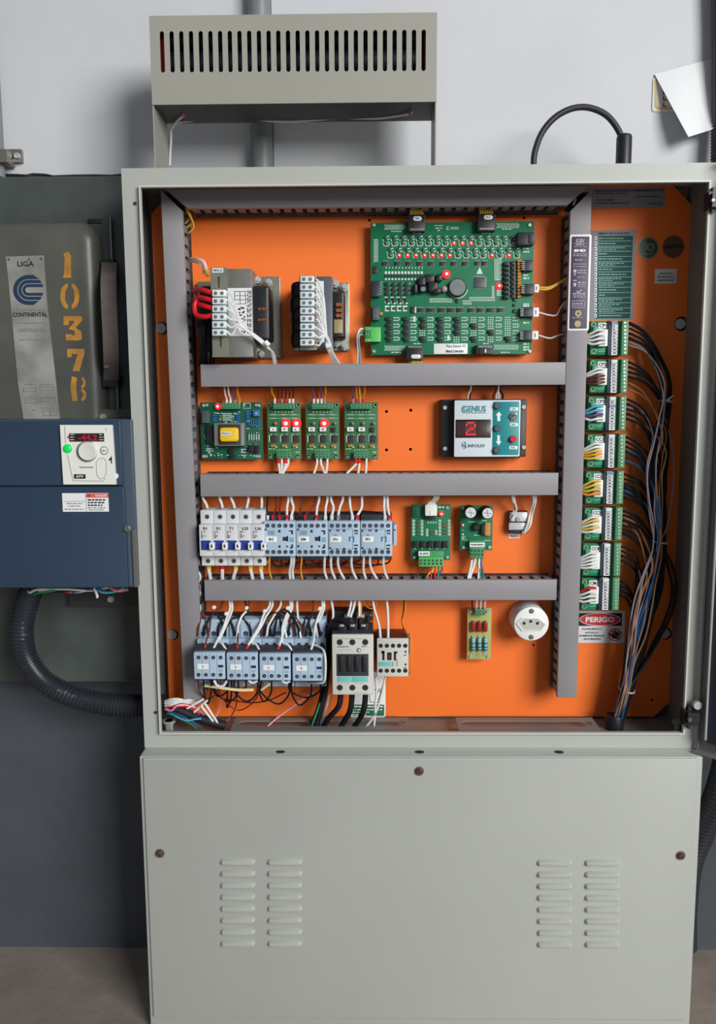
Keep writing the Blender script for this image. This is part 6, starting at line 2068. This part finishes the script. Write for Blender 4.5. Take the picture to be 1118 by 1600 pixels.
t = thing('wall_outlet', 'round white three-pin outlet below the lowest cross duct', 'outlet', 830, 1003, YP)
p = at(830, 975, 0.058)
kk = 1 / ppm(0.058)
MB().lathe(p.x, p.z, [(28.5 * kk, YP - 0.0002), (28.2 * kk, 0.061), (27.3 * kk, 0.0588), (25 * kk, 0.058)], 40).out('base', WHITE, t)
hexa = [(806, 974), (814, 965.5), (840, 965.5), (853, 975.5), (845, 985.5), (815, 985.5)]
hx = MB()
a_ = [(at(x, y, 0.058).x, at(x, y, 0.058).z) for x, y in hexa]
cx, cz = sum(v[0] for v in a_) / 6, sum(v[1] for v in a_) / 6
sc_ = lambda f: [(cx + (x - cx) * f, cz + (z - cz) * f) for x, z in a_]
n_ = 6
rings = [[(x, 0.0579, z) for x, z in sc_(1.0)], [(x, 0.0563, z) for x, z in sc_(1.0)], [(x, 0.0563, z) for x, z in sc_(0.88)], [(x, 0.0575, z) for x, z in sc_(0.84)]]
hx.loops(rings)
so = hx.out('socket_face', mat('outlet_white', (224, 226, 222), 0.4), t)
MB().loops([[(x, 0.0574, z) for x, z in sc_(0.87)], [(x, 0.0571, z) for x, z in sc_(0.87)]]).out('recess', mat('outlet_recess', (190, 190, 184), 0.5), so)
for x, y in ((818.7, 974), (829, 971), (839.5, 974)):
    MB().pc(x, y, 2.3, 0.0563, 0.0571, 12).out('pin_hole', INK, so)
for x, y in ((830, 954.8), (829.5, 995.3)):
    screwhead(MB(), x, y, 4, 0.058, 0.0016, 12).out('screw', DULL, t)

# ================================================================== STICKERS AND LABELS ON THE RIGHT
YPs = YP - 0.0004
Y2 = YP - 0.0007


def sticker(label, px, m_=WHITE, cat='sticker', r=0.0005, Y=YPs, name='sticker'):
    t = thing(name, label, cat, (px[0] + px[2]) / 2, px[3], Y + 0.0003)
    return t, MB().prb(*px, Y, Y + 0.0003, r, 0.0001).out('sheet', m_, t)


# maker's plate
t, st = sticker('silver printed maker plate above the menu label', (914, 293, 1038.5, 325), GREYPAPER)
text('INFOLEV ELEVADORES & COMPONENTES LTDA', 930, 296, 1036, 299.4, Y2, INK, st, 0.02)
text('TIPO: POSAMAC', 930, 311, 960, 314, Y2, INK, st, 0.01)
text('QUADRO DE COMANDO  DUPLEX', 929, 316, 983, 319, Y2, INK, st, 0.01)
text('LINHA 270', 1012, 316, 1034, 319.5, Y2, INK, st, 0.01)
m = MB()
dashes(m, 930, 301, 978, 303, Y2, 1)
dashes(m, 992, 306, 1031, 308.5, Y2, 2)
m.out('print', mat('slate_ink', (92, 94, 104), 0.7), st, kind='stuff')

# menu label
t, st = sticker('green function menu label with sixteen rows, next to the purple sticker', (920, 359.5, 991, 499.5), GREYPAPER, r=0.001)
text('MENU DE FUNÇÕES', 935, 362.5, 983, 367, Y2, INK, st, 0.02)
mg = MB().pb(933, 368.5, 986, 497.5, Y2, YPs).out('table', MENUGREEN, st)
m = MB()
g = MB()
n_ = MB()
q = random.Random(31)
for i in range(16):
    y = 368.5 + i * 8.05
    if i:
        g.pb(933, y - 0.4, 986, y + 0.4, Y2 - 0.0002, Y2)
    n_.prb(927.8, y + 1.2, 931.8, y + 6.6, Y2 - 0.0002, YPs, 0.0005, 0.0001)
    dashes(m, 928.8, y + 3, 930.8, y + 5, Y2 - 0.0004, i)
    two = i in (2, 5, 8, 9, 12, 13, 14)
    L_ = (974, 962, 976, 948, 972, 974, 956, 978, 970, 974, 964, 946, 972, 968, 974, 970)[i]
    if two:
        dashes(g, 935, y + 2, L_, y + 3.2, Y2 - 0.0003, i)
        dashes(g, 935, y + 4.8, L_ - 14, y + 5.9, Y2 - 0.0003, i + 50)
    else:
        dashes(g, 935, y + 3.2, L_, y + 4.7, Y2 - 0.0003, i)
g.out('print', mat('pale_green_print', (150, 196, 184), 0.6), st, kind='stuff')
n_.out('number_box', WHITE, st, kind='stuff')
m.out('number', INK, st, kind='stuff')

# two round seals and the date tag
for (cx, cy, m1, m2, lab) in ((1012, 387.5, SEALGREEN, SEALBRONZE, 'round green seal with a metallic 10, between menu label and bronze seal'), (1051.5, 385.5, SEALBRONZE, SEALBRONZE, 'round bronze seal with a dark band, next to the green seal')):
    t = thing('round_seal', lab, 'seal', cx, cy + 16, YP)
    s_ = MB().pc(cx, cy, 16, YPs, YP - 0.0001, 28).out('disc', m1, t)
    MB().ring(cx, cy, 16.2, 14.6, Y2, YPs, 28).out('rim', GOLD if m1 is SEALGREEN else SEALBRONZE, t)
    if m1 is SEALGREEN:
        MB().ring(cx + 4, cy - 1, 5.5, 3.8, Y2, YPs, 16).out('numeral_ring', GOLD, t)
        m = MB()
        line(m, [(cx - 6, cy - 5), (cx - 3, cy - 8), (cx - 3, cy + 4)], 1.4, Y2)
        m.out('numeral', GOLD, t)
        m = MB()
        line(m, [(cx - 8, cy + 8), (cx, cy + 10), (cx + 8, cy + 8)], 1.2, Y2)
        m.out('print', GOLD, t, kind='stuff')
    else:
        m = MB()
        quad(m, [(cx - 14.5, cy - 2), (cx + 14.5, cy - 4), (cx + 14.5, cy + 1), (cx - 14.5, cy + 3.5)], Y2, YPs)
        m.out('band', mat('seal_dark_band', (52, 50, 40), 0.5), t)
t, st = sticker('small white approval tag with three lines, below the bronze seal', (1022.5, 420, 1056.5, 443), PAPER)
text('INFOLEV', 1030, 426, 1051, 428.6, Y2, INK, st, 0.02)
text('07.06.2012', 1026.5, 431, 1053, 434, Y2, INK, st, 0.02)
text('APROVADO', 1026, 436.5, 1053, 439.5, Y2, INK, st, 0.02)

# warning plate
t, st = sticker('red and black PERIGO warning plate under the terminal boards', (901, 954.5, 975.5, 1004.5), PAPER)
a_ = MB().pb(903, 958, 971, 978, Y2, YPs).out('black_band', INK, st)


def ellipse(m, cx, cy, rx, ry, Y, T, n=28):
    return quad(m, [(cx + rx * math.cos(2 * math.pi * i / n), cy + ry * math.sin(2 * math.pi * i / n)) for i in range(n)], Y, Y + T)


ellipse(MB(), 937, 968, 32.2, 10.2, Y2 - 0.0003, 0.0003).out('oval_rim', WHITE, st)
ov = ellipse(MB(), 937, 968, 31, 9.3, Y2 - 0.0006, 0.0003).out('oval', REDINK, st)
text('PERIGO', 914.5, 963.8, 959.5, 972.4, Y2 - 0.0009, WHITE, st, 0.035)
for s_, xa_, xb_, y in (('EQUIPAMENTO', 909.5, 939.5, 983.2), ('ELÉTRICO', 914, 934.5, 988.4), ('SOMENTE PESSOAL', 904.5, 945, 993.5), ('AUTORIZADO', 911, 938.5, 998.6)):
    text(s_, xa_, y - 1.6, xb_, y + 1.3, Y2, INK, st, 0.03)
m = MB()
MB().ring(960.3, 991.5, 10.8, 9.0, Y2, YPs, 26).out('prohibition_ring', REDINK, st)
q_ = [(957, 998), (954.5, 994), (951, 990.5), (952.5, 989), (957, 991.5), (956.5, 985), (958, 984.5), (959.5, 989.5), (960.2, 983.2), (962, 983.2), (962.2, 989.5), (964.4, 984.5), (966, 985.2), (965, 990), (967.6, 987.6), (968.6, 988.8), (966.4, 994), (963.5, 998.5)]
quad(MB(), q_, Y2 - 0.0001, Y2 + 0.0002).out('hand_symbol', INK, st)
m = MB()
line(m, [(953, 984.5), (967.5, 998.8)], 1.5, Y2 - 0.0004)
m.out('prohibition_bar', REDINK, st)

# purple technology sticker on the duct cover
YDs = YD0 - 0.0004
t, st = sticker('tall purple sticker with white rim and pale marks on the vertical duct', (888.0, 366.5, 921.5, 516.5), WHITE, r=0.002, Y=YDs)
pg = MB().prb(890.8, 369.5, 918.6, 513.5, YDs - 0.0003, YDs, 0.0012, 0.0001).out('purple_field', PURPLE, st)
Yp_ = YDs - 0.0006
LAV = mat('lavender_print', (184, 176, 194), 0.6)
text('SMD', 896, 389.5, 915, 393.5, Yp_, WHITE, st, 0.06)
text('32 BITS', 899, 375.5, 912, 383.5, Yp_, LAV, st, 0.03)
m = MB()
for i, (xa_, xb_, y, h) in enumerate(((900, 913, 373.3, 1.2), (896, 917, 385, 0.7), (896, 917, 379.5, 0.7), (895, 916.5, 396.2, 1.0), (895, 916.5, 399, 1.0), (898, 911, 405.2, 1.6), (895.5, 915.5, 412, 1.0), (895.5, 915.5, 416, 1.0), (901.5, 915, 421.8, 1.4), (901.5, 915, 425.5, 1.2), (901.5, 915, 432.5, 0.8), (902, 914.5, 440.5, 2.0), (902, 914.5, 444.5, 1.0), (902, 914.5, 447.5, 0.8), (894.5, 914, 458, 1.8), (895, 913.5, 461.5, 0.9), (895, 913.5, 463.8, 0.9), (896, 910, 473.5, 1.8), (896, 910, 477, 0.8), (893.5, 911.5, 496, 0.9))):
    dashes(m, xa_, y, xb_, y + h, Yp_, i)
for a_ in ((895.5, 421, 900, 426), (896.5, 427, 898.5, 430.5), (895, 437.5, 900.5, 439), (895.5, 442, 899.5, 447.5)):
    m.pb(*a_, Yp_, Yp_ + 0.0002)
line(m, [(894, 470), (912.5, 470), (912.5, 480.5), (894, 480.5), (894, 470)], 0.8, Yp_)
line(m, [(900, 455), (903, 457.5), (908, 452.5)], 1.6, Yp_)
m.out('print', LAV, st, kind='stuff')
for cy in (489.8, 506):
    MB().pc(903 - (cy - 489.8) * 0.05, cy, 5, Yp_, Yp_ + 0.0002, 18).out('round_mark', GOLD, st)
MB().pc(903, 489.8, 1.8, Yp_ - 0.0002, Yp_, 10).out('mark_centre', CHAR, st)

# ================================================================== TERMINAL BOARDS
BD = [('CP1', 981, 501, 555), ('CP2', 980, 561.5, 614), ('CP3', 977.5, 619.5, 672.5), ('CC1', 976.0, 678.5, 731), ('CC2', 973.5, 736.5, 787.5), ('CC3', 971.5, 793.5, 844), ('CC4', 969.0, 849.5, 900), ('CM1', 966.8, 903.5, 953.5)]
WCOL = {'CP1': ('white',) * 4, 'CP2': ('white', 'white', 'brown', 'brown', 'brown'), 'CP3': ('cyan', 'cyan', 'purple', 'white'), 'CC1': ('white', 'white', 'yellow', 'orange', 'yellow'),
        'CC2': ('yellow', 'yellow', 'yellow', 'orange'), 'CC3': ('white', 'yellow', 'white', 'yellow', 'white'), 'CC4': ('white',) * 5, 'CM1': ('red', 'white', 'white', 'white')}
YTb = 0.074
for bi, (nm, xr, y0, y1) in enumerate(BD):
    h = y1 - y0
    t = thing('terminal_board', 'green terminal board marked %s beside the vertical duct' % nm, 'circuit board', xr - 30, y1, YP, 'terminal boards in the column')
    bd = MB().prb(xr - 59, y0 + 1, xr - 30, y1 - 0.5, YTb, YTb + 0.0016, 0.0012, 0.0001).out('circuit_board', PCB, t)
    MB().prb(xr - 59, y0, xr - 4, y1, YTb + 0.006, YP - 0.0003, 0.0004, 0.0004).out('carrier', TERMD, t)
    lb = MB().pb(xr - 46.5, y0 + 3.5, xr - 31.5, y0 + 12, YTb - 0.0008, YTb).out('label', WHITE, t)
    text(nm, xr - 45.2, y0 + 5, xr - 33.4, y0 + 10.6, YTb - 0.0011, INK, lb, 0.03)
    cn = MB().prb(xr - 45.5, y0 + 13.5, xr - 32, y0 + 40, YTb - 0.009, YTb, 0.0005, 0.0005).out('connector', CREAM, t)
    m = MB()
    for i in range(5):
        m.pb(xr - 45.5, y0 + 15 + i * 5, xr - 36, y0 + 17.4 + i * 5, YTb - 0.0093, YTb - 0.009)
    m.out('contact', FAINT, cn, kind='stuff')
    MB().prb(xr - 31.8, y0, xr - 26.2, y1, YTb - 0.004, YTb + 0.0059, 0.0004, 0.0004).out('dark_rib', mat('navy_rib', (34, 50, 70), 0.45), t)
    sp = MB().prb(xr - 26, y0 + (5 if bi == 0 else 0.5), xr - 16.4, y1 - 0.3, YTb - 0.006, YTb + 0.0059, 0.0003, 0.0003).out('number_strip', PAPER, t)
    m = MB()
    q = random.Random(bi)
    n_ = 9
    for i in range(n_):
        y = y0 + 6 + (h - 7) * i / n_
        m.pb(xr - 26, y - 0.3, xr - 16.4, y + 0.3, YTb - 0.0063, YTb - 0.006)
        dashes(m, xr - 23.5, y + 1.6, xr - 19, y + 3.8, YTb - 0.0063, i + bi * 10)
    m.out('number', mat('slate_ink', (92, 94, 104), 0.7), sp, kind='stuff')
    if bi in (0, 2, 4):
        MB().pb(xr - 26, y0 + (0.5 if bi != 2 else 13), xr - 16.4, y0 + (5 if bi != 2 else 17), YTb - 0.0064, YTb - 0.0058).out('blue_marker', mat('blue_marker', (112, 132, 176), 0.5), sp)
    MB().prb(xr - 16.2, y0 + 0.2, xr - 10.2, y1 - 0.2, YTb - 0.006, YTb + 0.0059, 0.0003, 0.0003).out('divider', mat('divider_green', (30, 98, 66), 0.45), t)
    tb = MB().prb(xr - 10, y0 - 0.5, xr, y1, YTb - 0.012, YTb + 0.0059, 0.0004, 0.0004).out('terminal_block', mat('terminal_green_muted', (76, 142, 98), 0.45), t)
    m = MB()
    for i in range(9):
        m.pc(xr - 5, y0 + 3.2 + (h - 5) * i / 8.4, 1.6, YTb - 0.0124, YTb - 0.012, 8)
    m.out('terminal_screw', METAL, tb, kind='stuff')
    m = MB()
    for i in range(3):
        line(m, [(xr - 52 + i * 3, y1 - 11 + i * 0.6), (xr - 47 + i * 2, y1 - 6 + i * 0.3 - i * 2.4), (xr - 33, y1 - 6 - i * 2.6)], 1.0, YTb - 0.0003)
    m.out('trace', TRACE, bd, kind='stuff')
    for yy in (y0 + 6, y1 - 6):
        MB().ring(xr - 54, yy, 4.2, 2.4, YTb - 0.0004, YTb, 14).out('mounting_eye', mat('solder_grey', (120, 150, 136), 0.45), bd)
    MB().prb(xr - 55, y0 + 9, xr - 47.5, y0 + 16, YTb - 0.003, YTb, 0.0004, 0.0004).out('component', TERMD, bd)
    for i, c_ in enumerate(WCOL[nm]):
        n_ = len(WCOL[nm])
        yy = y0 + 16 + i * 24.0 / n_
        wire(c_, [(xr - 36, yy, YTb - 0.008), (xr - 46, yy + 0.2 - (2 - i) * 0.8, YTb - 0.013), (xr - 56, yy + 3, YTb - 0.011), (xr - 66, y0 + 24 + i * 3.4, YTb - 0.006), (xr - 76, y0 + 27 + i * 3, YTb + 0.004)],
             '%s wire from the connector of board %s into the vertical duct, counting downward' % (ORD[i] + ' ' + c_, nm), 'wires from the terminal boards into the duct', 1.9)

# ================================================================== CABLE HARNESS
t = thing('wire_harness', 'thick tied harness of mostly black wires falling to the cabinet floor', 'wire harness', 965, 1138, 0.06)
q = random.Random(77)


def trunk(y):
    K = ((500, 1000), (545, 1026), (590, 1037), (625, 1041), (680, 1032), (740, 1023), (800, 1026), (845, 1030), (890, 1020), (930, 1010), (975, 1000), (1020, 990), (1075, 979), (1110, 970), (1140, 963))
    for (a, xa), (b, xb) in zip(K, K[1:]):
        if y <= b:
            return xa + (xb - xa) * (y - a) / (b - a)
    return K[-1][1]


def halfw(y):
    K = ((500, 6), (600, 7), (625, 5), (700, 15), (800, 13), (845, 7), (920, 20), (1000, 15), (1075, 8), (1140, 9))
    for (a, xa), (b, xb) in zip(K, K[1:]):
        if y <= b:
            return xa + (xb - xa) * (y - a) / (b - a)
    return 9


def harness(c_, bi, frac, rp=2.0, lab=None, off=None, dep=None):
    nm, xr, y0, y1 = BD[bi]
    ys = y0 + (y1 - y0) * frac
    u = q.uniform(-1, 1) if off is None else off
    dp = q.uniform(0.055, 0.088) if dep is None else dep
    pts = [(xr - 1, ys, YTb + 0.000), (xr + 6, ys + 1, YTb - 0.002)]
    join = ys + q.uniform(45, 80)
    xt = trunk(min(join, 1139))
    pts.append((xr + (xt - xr) * 0.55, ys + (join - ys) * 0.25, 0.076))
    y = join
    while y < 1120:
        uu = max(-1, min(1, u + q.uniform(-0.25, 0.25)))
        pts.append((trunk(y) + halfw(y) * uu, y, dp + q.uniform(-0.004, 0.004)))
        y += 42
    pts.append((trunk(1140) + u * 7, 1135, 0.06))
    o = MB().pt(pts, rp, 5).out('wire', WC[c_], t, lab)


for bi in range(8):
    for k_ in range((4, 4, 5, 4, 6, 5, 4, 4)[bi]):
        harness('black', bi, (k_ + 0.7) / 7.0, q.uniform(1.7, 2.4))
harness('black', 0, 0.1, 3.0)
harness('black', 4, 0.5, 3.2)
harness('black', 5, 0.8, 3.0)
for bi, fr_, c_, off, rp in ((0, 0.63, 'grey', -0.7, 1.2), (0, 0.72, 'grey', -0.2, 1.2), (1, 0.72, 'pale brown', 0.0, 1.0), (1, 0.9, 'pale brown', 0.3, 0.9), (2, 0.3, 'grey', -0.95, 1.2), (2, 0.6, 'pale brown', 0.55, 1.2), (3, 0.5, 'blue', 0.0, 1.6), (3, 0.8, 'blue', 0.25, 1.6), (4, 0.6, 'blue', 0.15, 1.8), (5, 0.3, 'pale brown', -0.3, 1.6), (5, 0.5, 'pale brown', -0.45, 1.3), (6, 0.4, 'pale brown', -0.6, 1.6)):
    harness(c_, bi, fr_, rp, c_ + ' wire among the black ones', off, 0.052)
# the wide outer loop
MB().pt([(1034, 640, 0.07), (1050, 700, 0.068), (1051, 760, 0.066), (1042, 820, 0.062), (1031, 846, 0.058)], 1.2, 5).out('wire', WC['grey'], t, 'thin pale wire bowing outward')
MB().pt([(1032, 850, 0.06), (1050, 885, 0.066), (1056, 920, 0.07), (1048, 960, 0.07), (1028, 1000, 0.066), (1002, 1045, 0.06), (982, 1076, 0.055)], 2.4, 5).out('wire', WC['black'], t)
MB().pt([(1032, 850, 0.064), (1044, 890, 0.072), (1050, 925, 0.074), (1040, 965, 0.074), (1020, 1005, 0.07), (1000, 1045, 0.064), (982, 1076, 0.058)], 2.4, 5).out('wire', WC['black'], t)
for y, w_ in ((627, 7), (846, 10), (1077, 9)):
    x = trunk(y)
    a = MB()
    P = [at(x + (w_ + 2) * math.cos(th), y + 1.2 * math.cos(th), 0.066) + Vector((0, -0.016 * math.sin(th), 0)) for th in [2 * math.pi * i / 16 for i in range(16)]]
    P.append(P[0])
    a.tube(P, 0.0014, 5)
    a.out('cable_tie', mat('tie_nylon', (176, 172, 172), 0.5), t)
MB().pt([(1041, 626, 0.048), (1052, 618, 0.046)], 1.5, 5).out('tie_tail', mat('tie_nylon', (176, 172, 172), 0.5), t)
x0, x1, z0, z1 = R(951, 1122, 976, 1142, 0.05)
mt_ = MB()
mt_.loops([[((x0 + x1) / 2 + rr_ * math.cos(2 * math.pi * i / 16), 0.062 + rr_ * math.sin(2 * math.pi * i / 16), z_) for i in range(16)] for rr_, z_ in ((0.0125, ZO0 + 0.0017), (0.0125, z1 - 0.003), (0.0115, z1))])
mt_.out('floor_gland', BLACK, t)

# ================================================================== BUNDLE AT THE SIDE GLAND
t = thing('side_gland', 'black gland where the hose enters the cabinet side', 'gland', 258, 1103, 0.055)
p = at(252, 1103, 0.055)
rr_ = 0.0165
m = MB()
m.loops([[(p.x + dx, 0.055 + r_ * math.cos(2 * math.pi * i / 20), p.z + r_ * math.sin(2 * math.pi * i / 20)) for i in range(20)] for dx, r_ in ((-0.008, rr_), (0.004, rr_), (0.005, rr_ * 0.8))])
m.out('nut', BLACK, t)
t = thing('motor_cable', 'thick black sheathed cable sweeping from the side gland along the floor', 'cable', 300, 1130, 0.05)
MB().pt([(258, 1106, 0.055), (275, 1108, 0.05), (300, 1118, 0.048), (322, 1126, 0.046), (352, 1134, 0.046)], 7.5, 10).out('sheath', BLACKR, t)
G = 'wires fanning out of the side gland'
for i, (c_, pts, rp) in enumerate((('white', [(258, 1096, 0.05), (268, 1093, 0.045), (280, 1093, 0.046), (300, 1098, 0.056), (318, 1096, 0.06)], 2.4), ('white', [(258, 1099, 0.048), (272, 1097, 0.044), (288, 1097, 0.05), (305, 1100, 0.06)], 2.4), ('white', [(258, 1103, 0.046), (268, 1101, 0.042), (284, 1096, 0.046), (320, 1090, 0.06)], 2.2),
                                   ('pink', [(258, 1108, 0.046), (268, 1110, 0.042), (278, 1102, 0.042), (300, 1104, 0.05), (316, 1114, 0.05), (332, 1136, 0.05)], 2.0), ('red', [(258, 1106, 0.046), (274, 1104, 0.042), (298, 1106, 0.046), (318, 1124, 0.046), (336, 1138, 0.05)], 1.6),
                                   ('green', [(262, 1114, 0.046), (276, 1120, 0.04), (296, 1130, 0.04), (308, 1138, 0.042)], 1.5), ('cyan', [(266, 1115, 0.044), (280, 1122, 0.038), (292, 1126, 0.036), (304, 1124, 0.036), (314, 1123, 0.04)], 1.5), ('blue', [(262, 1112, 0.046), (282, 1118, 0.038), (300, 1128, 0.038), (318, 1140, 0.044)], 1.5))):
    wire(c_, pts, '%s wire fanning out of the black side gland, %s of eight' % (c_, ORD[i]), G, rp)
for i, (pts) in enumerate((((292, 1107, 0.045), (318, 1092, 0.045)), ((303, 1113, 0.045), (324, 1094, 0.045)), ((314, 1103, 0.042), (338, 1134, 0.042)), ((320, 1099, 0.042), (344, 1136, 0.042)))):
    o = MB().pt(list(pts), 1.9, 6).out('cable_tie', WHITE)
    tag(o, '%s loose white cable tie by the side gland' % ORD[i], 'cable tie', 'loose white cable ties by the side gland')

# wires crowding the inner mouth of the long vertical duct
G = 'wires showing through the long vertical duct'
q = random.Random(5)
for i in range(12):
    y = 880 + i * 10
    x = 306 + (y - 880) * 0.03
    c_ = ('white', 'black', 'white', 'yellow', 'grey', 'white', 'black')[i % 7]
    wire(c_, [(x - 3, y - 14, 0.066), (x + q.uniform(1, 6), y - 4, 0.062), (x + q.uniform(0, 6), y + 6, 0.064), (x - 3, y + 16, 0.066)], '%s wire bulging from the slots of the long vertical duct, counting down' % (ORD[i] + ' ' + c_), G, 1.7)
for i, (x, y) in enumerate(((294, 337), (297, 344), (300, 352))):
    wire('yellow', [(290, 326, 0.062), (x, y - 8, 0.066), (x + 2, y + 4, 0.07), (x - 5, y + 12, 0.074)], '%s yellow wire in the upper corner where the ducts meet' % ORD[i], 'yellow wires in the duct corner', 1.4)

G = 'black wires in the duct corners'
for nm, (ax, ay, bx, by) in (('by the transformers', (262, 303, 291, 329)), ('by the purple sticker', (914, 303, 886, 329))):
    for i in range(4):
        k = -4.5 + 3 * i
        wire('black', [(ax + k, ay - abs(k) * 0.2, 0.066 + 0.004 * i), ((ax + bx) / 2 + k, (ay + by) / 2, 0.07), (bx + k * 0.8, by + abs(k) * 0.3, 0.072)], '%s black wire crossing the mitred duct corner %s' % (ORD[i], nm), G, 2.6)
m = MB().pt([(899, 311, 0.062), (895, 321, 0.062)], 1.6, 5).out('wire', WC['white'])
tag(m, 'short white wire among the black ones in the duct corner by the purple sticker', 'wire', G)

# ================================================================== WIRES UNDER THE BLUE DRIVE
G = 'wires under the blue drive'
for i, (c_, pts, rp) in enumerate((('white', [(40, 920, 0.04), (46, 926, 0.035), (60, 921, 0.03), (95, 922, 0.03), (120, 925, 0.03), (150, 919, 0.03)], 2.0), ('black', [(44, 925, 0.042), (60, 925, 0.034), (90, 924, 0.028), (130, 922, 0.028)], 2.0), ('red', [(85, 917, 0.03), (98, 923, 0.028), (112, 926, 0.03), (130, 920, 0.034)], 1.8), ('green', [(46, 930, 0.042), (58, 927, 0.032), (78, 924, 0.026), (100, 919, 0.03)], 1.8),
                                   ('white', [(50, 930, 0.04), (70, 922, 0.03), (105, 921, 0.026), (140, 923, 0.028), (170, 918, 0.03)], 1.8), ('blue', [(110, 926, 0.03), (135, 922, 0.028), (155, 921, 0.026), (172, 926, 0.028), (190, 921, 0.03)], 1.9), ('cyan', [(150, 919, 0.03), (160, 926, 0.026), (178, 925, 0.028), (194, 919, 0.03)], 1.6), ('pink', [(172, 919, 0.03), (184, 924, 0.028), (200, 921, 0.03)], 1.8), ('red', [(178, 918, 0.032), (190, 922, 0.03), (201, 923, 0.032)], 1.5))):
    wire(c_, pts, '%s wire under the blue drive, %s counting from the hose' % (c_, ORD[i]), G, rp)
o = MB().pt([(147, 920, 0.026), (151, 928, 0.024), (152, 934, 0.024)], 2.2, 6).out('cable_tie', WHITE)
tag(o, 'white tie tail hanging under the blue drive', 'cable tie')
